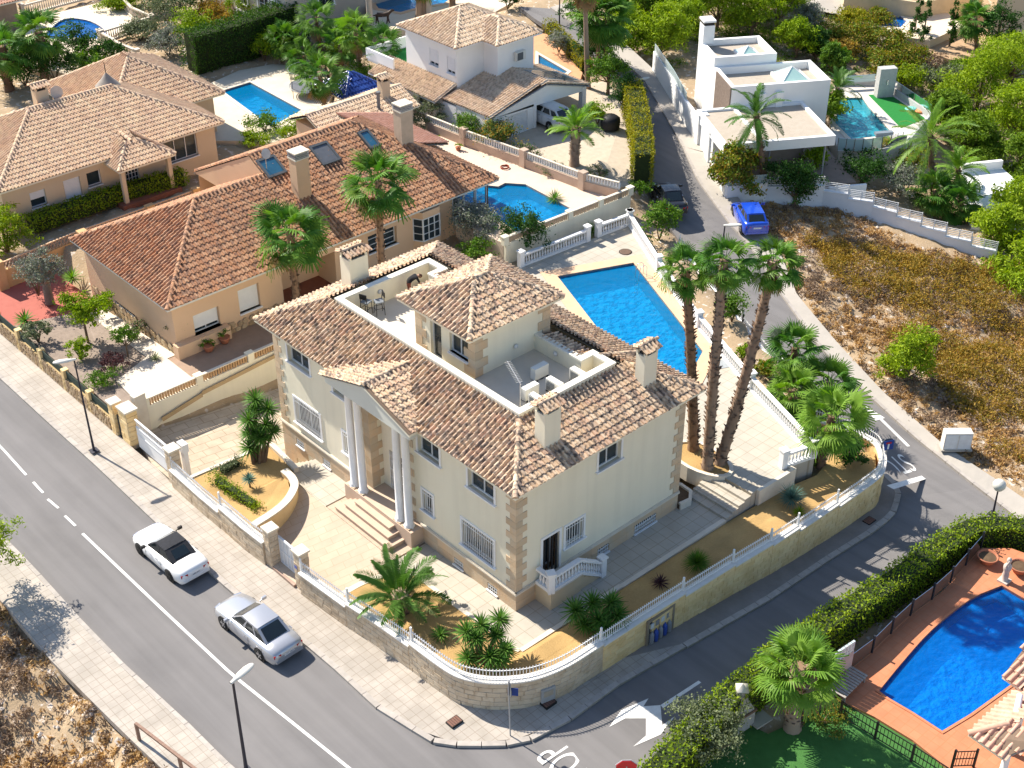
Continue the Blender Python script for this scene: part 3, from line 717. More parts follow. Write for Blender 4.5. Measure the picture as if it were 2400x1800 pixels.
# ------------------------------------------------------------------ the cream villa
SAND = mat('sand plaster', (.70, .60, .44), (.66, .555, .40), .6, .9, .08, 60)
villa = thing('villa', (0, 0, 0), 'two-storey cream corner villa with tower room, portico and sand tiled roof', 'house')
X1, Y1 = 10.743, 18.131; ZW = 7.02; ZE = 7.12
X_, Y_, Z_ = Vector((1, 0, 0)), Vector((0, 1, 0)), Vector((0, 0, 1))
DOOR_B = .95
front = [  # holes as (y0,y1,z0,z1)
 (15.05, 16.9, 5.3, 6.75), (14.55, 16.75, 1.6, 3.15), (12.0, 12.6, 1.95, 3.2), (12.15, 13.1, 5.3, 6.75),
 (5.08, 6.6, 5.3, 6.75), (1.4, 3.1, 5.3, 6.75), (5.68, 6.42, 2.0, 3.2), (1.45, 3.6, 1.65, 3.15),
 (16.22, 16.9, .08, .5), (13.92, 14.55, .1, .52), (3.55, 4.22, .1, .5), (1.2, 1.86, .1, .5)]
RE0, RE1 = 7.75, 10.36      # entrance recess
side = [(4.98, 6.42, 5.3, 6.75), (3.02, 4.15, 1.95, 3.15), (1.6, 2.62, 1.0, 3.2), (3.8, 4.48, .12, .55), (5.15, 5.9, .12, .6), (7.68, 9.2, .1, .62)]
b = MB()
hol = front + [(RE0, RE1, .9, 6.2)]
wallface(b, (0, Y1, 0), (0, -1, 0), (-1, 0, 0), Y1, -1.9, ZW, [(Y1 - h[1], Y1 - h[0], h[2], h[3]) for h in hol], .25, 0)
wallface(b, (0, 0, 0), (1, 0, 0), (0, -1, 0), X1, -.2, ZW, side, .25, 0)
b.add([(X1, 0, -.2), (X1, Y1, -2), (X1, Y1, ZW), (X1, 0, ZW)], [[0, 1, 2, 3]]); b.add([(0, Y1, -2), (X1, Y1, -2), (X1, Y1, ZW), (0, Y1, ZW)], [[3, 2, 1, 0]])
# recess of the entrance, deeper than the wall opening
b.add([(.25, RE0, .9), (.7, RE0, .9), (.7, RE0, 6.2), (.25, RE0, 6.2)], [[3, 2, 1, 0]]); b.add([(.25, RE1, .9), (.7, RE1, .9), (.7, RE1, 6.2), (.25, RE1, 6.2)], [[0, 1, 2, 3]])
b.add([(.25, RE0, 6.2), (.25, RE1, 6.2), (.7, RE1, 6.2), (.7, RE0, 6.2)], [[0, 1, 2, 3]])
wallface(b, (.7, RE1, 0), (0, -1, 0), (-1, 0, 0), RE1 - RE0, .9, 6.2, [(.55, 1.65, .95, 3.25), (.9, 1.75, 5.3, 6.1)], .2)
b.build('wall', CREAM, villa)
o_f = (0, Y1, 0); ufr = (0, -1, 0); nfr = (-1, 0, 0)
def FH(h): return (Y1 - h[1], Y1 - h[0], h[2], h[3])
for i, h in enumerate(front):
 if i < 8:
  low = h[2] < 4
  window(villa, o_f, ufr, nfr, FH(h), .25, 2 if h[1] - h[0] > .9 else 1, 1, .12, True, int((h[1] - h[0]) / .125) if low else 0)
 else: window(villa, o_f, ufr, nfr, FH(h), .25, 1, 1, 0, True, 5, (h[2] + .12, h[2] + .3), name='basement_window')
window(villa, (.7, RE1, 0), ufr, nfr, (.9, 1.75, 5.3, 6.1), .2, 1, 1, .05)
window(villa, (.7, RE1, 0), ufr, nfr, (.55, 1.65, .95, 3.25), .2, 2, 1, 0, False, 10, (1.2, 1.7, 2.2, 2.7, 3.0), door=True, gm=WHITE)
for i, h in enumerate(side):
 if i == 2: window(villa, (0, 0, 0), X_, -Y_, h, .6, 1, 1, .13, False, 0, door=True); 
 elif i < 2: window(villa, (0, 0, 0), X_, -Y_, h, .25, 2 if i == 0 else 1, 1, .12, True, 0 if i == 0 else 7, ())
 else: window(villa, (0, 0, 0), X_, -Y_, h, .25, 1, 1, 0, True, 5 if i < 5 else 11, (h[2] + .14, h[2] + .36), name='basement_window')
b = MB()
for i in range(4): b.box(1.68 + i * .24, -.02, 1.0, 1.78 + i * .24, .02, 3.15)
b.build('iron_shutter', IRON, villa)
# stone plinth as single slabs, and its moulding
def slabs(p0, p1, z0f, z1, n, nrm, skip=(), name='plinth_slab', cols=1):
 p0, p1 = Vector(p0), Vector(p1); d = (p1 - p0); L = d.length; d.normalize(); nrm = Vector(nrm); k = max(1, round(L / n))
 for i in range(k):
  s0, s1 = L * i / k, L * (i + 1) / k; z0 = z0f((s0 + s1) / 2)
  zs = [z0]; 
  while zs[-1] < z1 - .5: zs.append(zs[-1] + .5)
  zs[-1:] = [zs[-1], z1]
  for za, zb in zip(zs[:-1], zs[1:]):
   segs = [(s0 + .004, s1 - .004, za + .004, zb - .004)]
   for q in skip:
    nx_ = []
    for (a_, c_, e_, f_) in segs:
     if q[0] < c_ and q[1] > a_ and q[2] < f_ and q[3] > e_:
      if q[0] > a_: nx_.append((a_, q[0], e_, f_))
      if q[1] < c_: nx_.append((q[1], c_, e_, f_))
      m0, m1 = max(a_, q[0]), min(c_, q[1])
      if q[2] > e_: nx_.append((m0, m1, e_, q[2]))
      if q[3] < f_: nx_.append((m0, m1, q[3], f_))
     else: nx_.append((a_, c_, e_, f_))
    segs = nx_
   b = MB(); t = rnd.random()
   for (a_, c_, e_, f_) in segs: b.obox(p0 + d * (a_ + c_) / 2 + nrm * .02 + Z_ * ((e_ + f_) / 2), d * (c_ - a_) / 2, nrm * .03, Z_ * (f_ - e_) / 2, t=t)
   if b.v: b.build(name, STONE, villa)
fz = lambda s: -1.75 if s < .6 else (-1.75 + (s - .6) * .8 if s < 2.7 else -.05)
slabs((0, Y1 + .04, 0), (0, 11.7, 0), fz, .97, 1.1, (-1, 0, 0), [FH(h) for h in front[8:10]])
slabs((0, 6.5, 0), (0, -.05, 0), lambda s: -.05, .97, 1.1, (-1, 0, 0), [(6.5 - h[1], 6.5 - h[0], h[2], h[3]) for h in front[10:]])
slabs((-.05, 0, 0), (X1, 0, 0), lambda s: -.05, .97, 1.2, (0, -1, 0), [(h[0] + .05, h[1] + .05, h[2], h[3]) for h in side[2:]])
b = MB()
for a_, c_ in (((-.04, Y1 + .06), (-.04, 11.6)), ((-.04, 6.6), (-.04, -.1)), ((-.1, -.04), (1.5, -.04)), ((2.72, -.04), (X1 + .05, -.04))):
 b = MB(); b.bar((*a_, 1.0), (*c_, 1.0), .14, .09); b.build('plinth_moulding', STONE_L, villa); b = MB(); b.bar((*a_, 1.068), (*c_, 1.068), .09, .04); b.build('plinth_moulding', STONE_L, villa)
quoins(villa, (0, 0, 0), X_, Y_, 1.1, 6.55); quoins(villa, (0, Y1, 0), X_, -Y_, 1.1, 6.9); quoins(villa, (X1, 0, 0), -X_, Y_, 1.1, 6.9)
quoins(villa, (0, RE1, 0), X_, Y_, 1.0, 6.1, .4, .75, .45); quoins(villa, (0, RE0, 0), X_, -Y_, 1.0, 6.1, .4, .75, .45)
# main roof
OV = .617; RUN = 2.107 + OV; RISE = 1.33
sl, hips, _ = hip_slopes(-OV, -OV, X1 + OV, Y1 + OV, ZE, RUN, RISE)
zr = lambda x: ZE + (x + OV) * RISE / RUN
PX0 = -1.12; PY = 9.06; PHW = 3.32; PAZ = 8.22; PEZ = ZE + .08
xr = (PAZ - ZE) / RISE * RUN - OV
def on_portico(p):  # the main slope stops where the portico roof rises above it
 return not (p.x < 2.2 and abs(p.y - PY) < PHW and (PAZ - abs(p.y - PY) * (PAZ - PEZ) / PHW) > p.z + .1)
roof(villa, sl, hips, TILE_A, limit=300, keep=on_portico)
# portico: gable roof, pediment, columns, platform, steps
pr = [[(PX0, PY + PHW, PEZ), (xr * 0 - .55, PY + PHW, PEZ), (xr, PY, PAZ), (PX0, PY, PAZ)], [(-.55, PY - PHW, PEZ), (PX0, PY - PHW, PEZ), (PX0, PY, PAZ), (xr, PY, PAZ)]]
roof(villa, pr, [((PX0, PY, PAZ), (xr + .1, PY, PAZ))], TILE_A, limit=120, name='portico_roof')
b = MB(); q = PX0 + .1
b.add([(q, PY + PHW - .15, PEZ - .42), (q, PY - PHW + .15, PEZ - .42), (q, PY - PHW + .15, PEZ - .05), (q, PY, PAZ - .08), (q, PY + PHW - .15, PEZ - .05)], [[4, 3, 2, 1, 0][::-1]])
b.add([(q, PY + PHW - .15, PEZ - .42), (q, PY - PHW + .15, PEZ - .42), (0, PY - PHW + .15, PEZ - .42), (0, PY + PHW - .15, PEZ - .42)], [[0, 1, 2, 3]])
for s in (-1, 1): b.add([(q, PY + s * (PHW - .15), PEZ - .42), (0, PY + s * (PHW - .15), PEZ - .42), (0, PY + s * (PHW - .15), PEZ + .0), (q, PY + s * (PHW - .15), PEZ - .05)], [[0, 1, 2, 3][::s]])
b.build('pediment', mat('grey plaster', (.60, .61, .56), (.55, .56, .51), .8, .9), villa)
PZ = .92
b = MB(); b.box(-.8, 6.45, -.1, .75, 11.65, PZ); b.build('portico_platform', mat('pinkish stone slab', (.56, .43, .33), (.50, .38, .29), 1.5, .8), villa)
for k, (yy0, yy1, xx, zz) in enumerate(((7.0, 11.2, -1.75, .23), (7.4, 10.8, -1.43, .46), (7.7, 10.4, -1.12, .69))):
 b = MB(); b.box(xx, yy0, -.1, -.8, yy1, zz); b.box(xx - .03, yy0 - .02, zz - .05, -.8, yy1 + .02, zz + .004, 0); b.build('step', MT['pinkish stone slab'], villa)
for yy in (11.2, 10.5, 7.6, 6.92):
 b = MB(); b.lathe((-.5, yy, PZ), [(.27, 0), (.27, .07), (.23, .1), (.25, .14), (.2, .18), (.195, 2.5), (.175, 5.7), (.22, 5.78), (.22, 5.86)], 16); co = b.build('column', WHITE, villa)
 b = MB(); b.box(-.76, yy - .26, PZ, -.24, yy + .26, PZ + .06); b.build('column_base', STONE, co)
# roof terraces behind parapets
PAR = [(2.1, 2.1), (8.06, 2.1), (8.06, 3.4), (7.3, 3.4), (7.3, 14.1), (8.06, 14.1), (8.06, 15.4), (2.1, 15.4)]
PT = .26
b = MB(); b.wall([(x + (PT / 2 if x < 5 else -PT / 2), y + (PT / 2 if y < 9 and y != 3.4 else -PT / 2) if y in (2.1, 15.4) else y) for x, y in PAR], PT, 7.4, 8.66, closed=True); b.build('parapet', CREAM, villa)
b = MB(); b.wall([(x + (PT / 2 if x < 5 else -PT / 2), y + (PT / 2 if y < 9 and y != 3.4 else -PT / 2) if y in (2.1, 15.4) else y) for x, y in PAR], PT + .08, 8.66, 8.757, closed=True); b.build('coping', mat('pale coping', (.74, .72, .64), (.66, .63, .54), 2, .8), villa)
TW = (3.33, 6.38, 8.0, 10.62)
b = MB(); b.prism(PAR[:4] + [(7.3, TW[1]), (2.1, TW[1])], 7.3, 7.9); b.prism([(2.1, TW[1]), (7.3, TW[1]), (7.3, 14.1), (8.06, 14.1), (8.06, 15.4), (2.1, 15.4)], 7.2, 7.55)
b.build('terrace_floor', mat('roof terrace screed', (.62, .58, .50), (.52, .47, .40), 1.2, .8, contrast=.8), villa)
# tower room
TZ0, TZW, TZE = 7.55, 10.30, 10.42
b = MB(); wallface(b, (TW[0], TW[3], 0), (0, -1, 0), (-1, 0, 0), TW[3] - TW[1], TZ0, TZW, [(1.05, 1.85, 7.62, 9.75), (2.45, 3.75, 8.55, 9.75)], .22)
b.add([(TW[0], TW[1], TZ0), (TW[2], TW[1], TZ0), (TW[2], TW[1], TZW), (TW[0], TW[1], TZW)], [[0, 1, 2, 3]]); b.add([(TW[2], TW[1], TZ0), (TW[2], TW[3], TZ0), (TW[2], TW[3], TZW), (TW[2], TW[1], TZW)], [[0, 1, 2, 3]])
b.add([(TW[2], TW[3], TZ0), (TW[0], TW[3], TZ0), (TW[0], TW[3], TZW), (TW[2], TW[3], TZW)], [[0, 1, 2, 3]]); b.build('tower_wall', CREAM, villa)
window(villa, (TW[0], TW[3], 0), ufr, nfr, (1.05, 1.85, 7.62, 9.75), .22, 1, 1, 0, False, door=True); window(villa, (TW[0], TW[3], 0), ufr, nfr, (2.45, 3.75, 8.55, 9.75), .22, 2, 1)
quoins(villa, (TW[0], TW[1], 0), X_, Y_, 7.92, 10.2, .42, .75, .45); quoins(villa, (TW[2], TW[1], 0), -X_, Y_, 7.4, 10.2, .42, .75, .45); quoins(villa, (TW[0], TW[3], 0), X_, -Y_, 7.6, 10.2, .42, .75, .45)
sl, hips, B4 = hip_slopes(2.607, 5.906, 8.499, 11.088, TZE, 2.591, 1.12)
ridge = (B4[0], B4[1]); ridge = ((B4[0][0], B4[0][1], B4[0][2]), (B4[1][0], B4[1][1], B4[1][2]))
roof(villa, sl, hips + [ridge], TILE_A, limit=300, name='tower_roof')
# rear wing roof ridge and chimneys
roof(villa, [[(8.12, 3.5, 8.44), (8.12, 14.0, 8.44), (7.3, 14.0, 8.62), (7.3, 3.5, 8.62)]], [], TILE_A, limit=60, name='rear_roof', keep=lambda p: not (6.2 < p.y < 10.8))
for m_, M_ in line_items((11.0, 3.05, 7.55), (8.15, 3.05, 8.62), TILE_A, .13): link('valley_tile', m_, villa, M_)
chimney(villa, 2.75 - .2, .78, 7.7, 9.45, .95, .62, tm=TILE_A)
chimney(villa, 8.9, .95, 7.7, 9.5, .85, .55, tm=TILE_A)
chimney(villa, 4.35, 16.8, 7.7, 9.75, 1.15, .8, tm=TILE_A)
# round bulkhead lamps, name tiles
for p, n in (((5.8, TW[1], 8.6), (0, -1, 0)), ((7.04, 4.9, 8.35), (-1, 0, 0)), ((4.6, 15.14, 8.25), (0, -1, 0))):
 b = MB(); n = Vector(n); c = Vector(p) + n * .04; s = n.cross(Z_)
 vs = [c + (s * math.cos(a) + Z_ * math.sin(a)) * r + n * d for r, d in ((.13, 0), (.13, .04), (.09, .08), (.0, .1)) for a in [i * math.pi / 6 for i in range(12)]]
 b.add(vs, [[k * 12 + i, k * 12 + (i + 1) % 12, k * 12 + 12 + (i + 1) % 12, k * 12 + 12 + i] for k in range(3) for i in range(12)], 0, True); b.build('wall_lamp', mat('lamp glass', (.62, .62, .6), None, 4, .3), villa)
# side porch with stairs
b = MB(); b.box(1.15, -1.06, -.05, 3.05, -.05, 1.0); 
for i in range(5): b.box(3.05 + i * .28, -1.0, -.05, 3.05 + (i + 1) * .28, -.12, .82 - i * .18)
b.build('side_porch', mat('porch plaster', (.60, .50, .34), (.55, .45, .30), 1, .9), villa)
b = MB(); b.box(1.08, -1.13, 1.0, 3.1, -.05, 1.06); b.build('porch_slab', STONE_L, villa)
bt = balustrade('porch_balustrade', [(1.2, -.12, 1.06), (1.2, -.98, 1.06), (3.0, -.98, 1.06), (4.5, -.98, .02)], 'short white balustrade round the side door porch with descending stairs', posts=(1, 3), step=.2, h=.86, pw=.3)
# villa things that stand on its roof
def ac_unit(x, y, z, rz, label):
 t = thing('air_conditioner', (x, y, z), label, 'air conditioner', 'air conditioners on the roof terrace', rz); M = WORLD[t]
 w = mat('off white sheet metal', (.74, .73, .68), (.68, .67, .61), 2, .5)
 b = MB(); b.box(-.42, -.16, .06, .42, .16, .66); o = b.build('casing', w, t, M)
 b = MB(); 
 for i in range(9): b.box(-.36, -.185, .12 + i * .055, .16, -.165, .135 + i * .055)
 b.lathe((0, 0, 0), [(.2, 0), (.2, .01)], 16); b.build('fan_grille', mat('grille grey', (.12, .13, .14), None, 4, .6), t, M)
 for s in (-1, 1):
  b = MB(); b.box(s * .32 - .05, -.2, 0, s * .32 + .05, .2, .06); b.build('foot', IRON, t, M)
ac_unit(5.55, 4.45, 7.9, math.radians(180), 'air conditioner with blue lid nearest the tower room on roof terrace')
ac_unit(6.55, 2.95, 7.9, math.radians(-90), 'air conditioner standing farthest out by the corner of the roof terrace')
ac_unit(5.2, 3.1, 7.9, math.radians(-90), 'middle air conditioner of the row along the roof parapet')
ac_unit(4.1, 3.55, 7.9, math.radians(180), 'grey-fronted air conditioner nearest the aerial on the roof terrace')
ac_unit(3.75, 2.7, 7.9, math.radians(-90), 'air conditioner half hidden behind the front of the roof parapet')
t = thing('television_aerial', (2.9, 2.9, 7.9), 'thin white television aerial on a pole at the roof terrace corner', 'aerial')
b = MB(); b.tube([(2.9, 2.9, 7.9), (2.9, 2.9, 9.6)], .02, 6); b.build('pole', mat('aerial metal', (.62, .62, .62), None, 4, .4, metal=.5), t)
b = MB(); a_ = Vector((2.9, 2.9, 9.55)); d_ = Vector((.35, .9, .12)).normalized(); s_ = d_.cross(Z_).normalized(); b.bar(a_ - d_ * .1, a_ + d_ * 1.6, .02)
for i in range(14): b.bar(a_ + d_ * (.1 + i * .11) - s_ * .16, a_ + d_ * (.1 + i * .11) + s_ * .16, .012)
b.build('boom', MT['aerial metal'], t)
def bar_chair(x, y, z, rz, label):
 t = thing('metal_chair', (x, y, z), label, 'chair', 'terrace chairs', rz); M = WORLD[t]
 for i in (-1, 1):
  for j in (-1, 1):
   b = MB(); b.bar((i * .22, j * .22, 0), (i * .19, j * .19, .72), .028); b.build('leg', IRON, t, M)
 b = MB(); b.box(-.22, -.22, .72, .22, .22, .77); b.build('seat', mat('grey seat', (.2, .22, .24), None, 4, .5), t, M)
 b = MB(); b.bar((.2, -.18, .75), (.26, -.18, 1.25), .03); b.bar((.2, .18, .75), (.26, .18, 1.25), .03); b.box(.22, -.2, .98, .27, .2, 1.25); b.build('backrest', IRON, t, M)
 b = MB()
 for i in (-1, 1): b.bar((i * .2, -.2, .3), (i * .2, .2, .3), .02); b.bar((-.2, i * .2, .4), (.2, i * .2, .4), .02)
 b.build('stretcher', IRON, t, M)
bar_chair(3.95, 14.35, 7.55, math.radians(-20), 'dark metal bar chair on the roof terrace beside the cream parapet')
bar_chair(3.45, 14.75, 7.55, math.radians(200), 'second dark bar chair half hidden behind the first on the roof terrace')
# person bending over on the roof terrace
def person_bending(x, y, z, rz):
 t = thing('person', (x, y, z), 'person in a black top bending down on the roof terrace', 'person', rz=rz); M = WORLD[t]
 V = [(0, 0, .95), (.14, 0, 1.12), (.34, 0, 1.22), (.44, 0, 1.22), (.52, 0, 1.2), (.40, .19, 1.2), (.5, .24, .95), (.62, .2, .72), (.40, -.19, 1.2), (.5, -.24, .95), (.62, -.2, .72),
  (0, .1, .9), (.04, .11, .5), (-.03, .11, .08), (.1, .11, .04), (0, -.1, .9), (.02, -.11, .5), (-.05, -.11, .08), (.08, -.11, .04), (.68, .2, .66), (.68, -.2, .66)]
 Ed = [(0, 1), (1, 2), (2, 3), (3, 4), (2, 5), (5, 6), (6, 7), (2, 8), (8, 9), (9, 10), (0, 11), (11, 12), (12, 13), (13, 14), (0, 15), (15, 16), (16, 17), (17, 18), (7, 19), (10, 20)]
 Rd = [.15, .145, .16, .06, .055, .07, .05, .035, .07, .05, .035, .1, .065, .045, .035, .1, .065, .045, .035, .03, .03]
 me = bpy.data.meshes.new('body'); me.from_pydata(V, Ed, []); o = bpy.data.objects.new('body', me); C.objects.link(o)
 sk = o.modifiers.new('s', 'SKIN'); 
 for i, v in enumerate(me.skin_vertices[0].data): v.radius = (Rd[i], Rd[i]); v.use_root = i == 0
 o.modifiers.new('u', 'SUBSURF').levels = 1; bpy.context.view_layer.update()
 m2 = bpy.data.meshes.new_from_object(o.evaluated_get(bpy.context.evaluated_depsgraph_get())); bpy.data.objects.remove(o)
 cl = [mat('black cloth', (.015, .015, .018), None, 8, .9), mat('skin', (.48, .28, .19), None, 4, .6), mat('red-brown trousers', (.20, .06, .035), None, 6, .9)]
 for m_ in cl: m2.materials.append(m_)
 for p in m2.polygons:
  c_ = p.center; p.use_smooth = True; p.material_index = 2 if c_.z < .93 and c_.x < .3 else (1 if (c_.x > .5 and abs(c_.y) > .12 and c_.z < .98) or (c_.x > .44 and abs(c_.y) < .1) else 0)
 link('body', m2, t, M)
 b = MB(); b.lathe((0, 0, 0), [(.02, -.115), (.07, -.1), (.09, -.04), (.098, .03), (.085, .09), (.04, .12)], 12); R_ = M @ Matrix.Translation((.6, 0, 1.17)) @ Matrix.Rotation(math.radians(110), 4, 'Y'); 
 for s in (-1, 1): b.lathe((0, s * .095, 0), [(.012, -.03), (.02, 0), (.012, .03)], 6)
 b.add([(.085, -.015, -.02), (.085, .015, -.02), (.115, 0, -.03), (.09, 0, .02)], [[0, 1, 2], [1, 3, 2], [3, 0, 2]]); b.build('head', MT['skin'], t, R_)
 b = MB(); b.lathe((-.015, 0, 0), [(.09, -.06), (.107, 0), (.108, .05), (.09, .1), (.05, .13), (.01, .135)], 12); b.build('hair', mat('brown hair', (.10, .05, .03), None, 20, .7), t, R_)
 for s in (-1, 1):
  b = MB()
  for k in range(4): b.tube([(.68, s * .2 + (k - 1.5) * .02, .66), (.72, s * .2 + (k - 1.5) * .022, .615), (.725, s * .2 + (k - 1.5) * .02, .575 + .01 * abs(k - 1.5))], [.011, .01, .008], 5)
  b.tube([(.67, s * .2 - s * .04, .66), (.7, s * .2 - s * .06, .62), (.715, s * .2 - s * .05, .59)], [.012, .011, .009], 5); b.build('hand', MT['skin'], t, M)
person_bending(6.0, 14.55, 7.55, math.radians(-20))
t = thing('terracotta_box', (6.85, 14.3, 7.55), 'terracotta red box that the bending person reaches into', 'box'); b = MB(); b.wall([(6.6, 14.05), (7.15, 14.05), (7.15, 14.55), (6.6, 14.55)], .04, 7.55, 8.05, closed=True); b.build('side', mat('terracotta', (.42, .16, .09), (.36, .13, .07), 3, .8), t); b = MB(); b.box(6.6, 14.05, 7.56, 7.15, 14.55, 7.62); b.build('floor_panel', MT['terracotta'], t)
# ------------------------------------------------------------------ the villa's plot
GRAVEL = streak(mat('golden gravel', (.60, .40, .17), (.44, .28, .11), 14, .95, .8, 40, contrast=1.), (.5, .5, .5), .78, .38, .6)
def deck(name, outer, holes, m, th=.5, label=None, kind='structure', parent=None, drop=True):
 loops = [outer] + list(holes); flat_ = [Vector(p) for l in loops for p in l]
 tri = geometry.tessellate_polygon([[Vector((p[0], p[1], 0)) for p in l] for l in loops]); b = MB(); fs = []
 for q in tri:
  q = list(q); A, B_, C_ = (flat_[i] for i in q)
  if (B_.x - A.x) * (C_.y - A.y) - (C_.x - A.x) * (B_.y - A.y) < 0: q.reverse()
  fs.append(q)
 b.add(flat_, fs)
 for l in loops:
  n = len(l)
  for i in range(n):
   p, q = Vector(l[i]), Vector(l[(i + 1) % n]); dn = Vector((0, 0, th)); v = [p, q, q - dn, p - dn]; b.add(v, [[0, 1, 2, 3]])
 o = b.build(name, m, parent)
 if kind: o['kind'] = kind
 if label: o['label'] = label
 if drop: cut(outer, .6 if not holes else 2.2)
 return o
def pool(poly, z, label, mats, depth=1.5, cop=.4, cm=None, group=None, wz=-.12, lines=0, ladder=None, steps=None):
 """poly: xy of the water edge; z deck level"""
 pl = [Vector((p[0], p[1], z)) for p in poly]; t = thing('swimming_pool', pl[0], label, 'pool', group); wm, bm = mats
 ar = sum(pl[i].x * pl[(i + 1) % len(pl)].y - pl[(i + 1) % len(pl)].x * pl[i].y for i in range(len(pl)))
 if ar < 0: pl.reverse()
 b = MB(); b.sheet([p + Vector((0, 0, -depth)) for p in pl]); n = len(pl)
 for i in range(n):
  p, q = pl[i], pl[(i + 1) % n]; b.add([p + Vector((0, 0, -.02)), q + Vector((0, 0, -.02)), q - Vector((0, 0, depth)), p - Vector((0, 0, depth))], [[0, 1, 2, 3]])
 b.build('basin', bm, t)
 b = MB(); b.sheet([p + Vector((0, 0, wz)) for p in pl]); b.build('water', wm, t)
 b = MB(); b.wall([(p.x, p.y) for p in pl], cop, z - .06, z + .035, closed=True, side=-1); b.build('coping', cm or STONE_L, t)
 if ladder:
  for d in (-.22, .22):
   p = Vector((*ladder[0], z)); u = Vector((*ladder[1], 0)).normalized(); s = Vector((-u.y, u.x, 0)); q = p + s * d; b = MB()
   b.tube([q - u * .35 + Vector((0, 0, .03)), q - u * .35 + Vector((0, 0, .7)), q - u * .2 + Vector((0, 0, .85)), q + u * .1 + Vector((0, 0, .8)), q + u * .2 + Vector((0, 0, .2)), q + u * .2 - Vector((0, 0, .9))], .022, 6); b.build('ladder_rail', CHROME, t)
 if steps:
  for k, (pts, dz) in enumerate(steps):
   b = MB(); b.prism(pts, z - depth, z - dz); b.build('pool_step', bm, t)
 return t
WATER = water_mat('pool water', (.62, .94, 1.0), (.0, .27, .62)); WATER_D = water_mat('deep blue pool water', (.5, .88, 1.0), (.0, .20, .74), 3); WATER_T = water_mat('turquoise pool water', (.75, .97, 1.0), (.05, .50, .62))
BASIN = pool_mat('light blue mosaic with painted ripple light', (.01, .36, .74), (.03, .52, .9), .9); BASIN_D = pool_mat('cobalt mosaic with painted ripple light', (.01, .22, .85), (.03, .40, .95), 1.2); BASIN_T = pool_mat('turquoise mosaic with painted ripple light', (.06, .5, .68), (.2, .72, .82), 1.2)  # basin blues carry a mild painted net of water light
PEACH = mat('peach coping stone', (.68, .46, .30), (.62, .41, .26), 1.5, .8)

# paved surfaces
TZ = .7
deck('terrace_path', [(-1.95, 11.8, 0), (0.02, 11.8, 0), (.02, 15.3, 0), (-1.4, 15.3, 0), (-1.9, 14.4, 0)], [], TERR, label='pale tile strip by the villa front')
deck('terrace_path', [(-1.95, 6.3, 0), (-1.75, 2.1, 0), (-1.58, -1.9, 0), (1.5, -2.05, 0), (11.8, -2.2, .02), (11.8, .02, .02), (.02, .02, 0), (.02, 6.3, 0)], [], TERR, label='pale tile path round the villa corner')
wt = [Vector((-1.95, 11.8, 0)), Vector((-1.95, 6.3, 0))]
patio_poly = [(-1.94, 15.0, 0), (-1.95, 6.3, 0), (-1.8, 5.2, 0), (-2.4, 5.6, -.02), (-3.2, 5.92, -.2), (-4.2, 6.12, -.4), (-5.1, 6.1, -.58), (-5.75, 6.1, -.68), (-5.85, 8.7, -.72), (-5.95, 10.7, -.72), (-5.9, 11.8, -.7), (-5.3, 12.3, -.6), (-4.4, 12.55, -.45), (-3.5, 12.85, -.28), (-2.7, 13.4, -.12), (-2.3, 14.2, -.03)]
deck('patio', patio_poly, [], PATIO, label='sand coloured stone patio inside the pedestrian gate')
deck('patio', [(-1.93, 6.4, .005), (-1.93, 11.7, .005), (.01, 11.7, .005), (.01, 6.4, .005)], [], PATIO, drop=False, label='stone paving under the portico steps')
# stepped kerb along the side path
b = MB()
for x0, x1, z in ((-1.6, 1.2, .12), (1.2, 4.6, .12), (4.6, 9, .06), (9, 11.8, .05)): b.bar((x0, -2.05 - (x0 + 1.6) * .012, z - .2), (x1 - .01, -2.05 - (x1 + 1.6) * .012, z - .2), .24, .4)
b.build('path_kerb', STONE_L)['kind'] = 'structure'
b = MB(); b.wall([(-1.88, 6.0), (-1.82, 2.1), (-1.66, -2.0)], .22, -.2, .07); b.build('path_kerb', STONE_L)['kind'] = 'structure'
b = MB(); b.wall(smooth_path([(-5.6, 6.05, 0), (-4.2, 6.05, 0), (-3.2, 5.85, 0), (-2.3, 5.4, 0), (-1.85, 4.9, 0)]), .3, -.8, .1); b.build('bed_kerb', STONE_L)['kind'] = 'structure'
# garage drive
DRIVE = grid_mat('drive stone paving', (.52, .44, .34), (.40, .33, .25), (.6, .56, .5), .9, .6, .08, .02, .85)
deck('driveway', [(-5.9, 18.35, -1.0), (-5.9, 22.0, -1.05), (-5.2, 24.9, -1.1), (-1.1, 24.3, -1.3), (3.5, 24.2, -1.7), (9, 24.2, -1.85), (9, 18.0, -1.85), (.05, 18.1, -1.74), (-1.0, 18.0, -1.45), (-3.0, 18.1, -1.15)], [], DRIVE, label='paved drive sloping down beside the villa')
b = MB()
for i in range(6): b.box(-1.25, 15.3 + i * .4, -1.8, .02, 15.3 + (i + 1) * .4, -.02 - (i + 1) * .27)
b.build('garden_steps', TERR)['kind'] = 'structure'
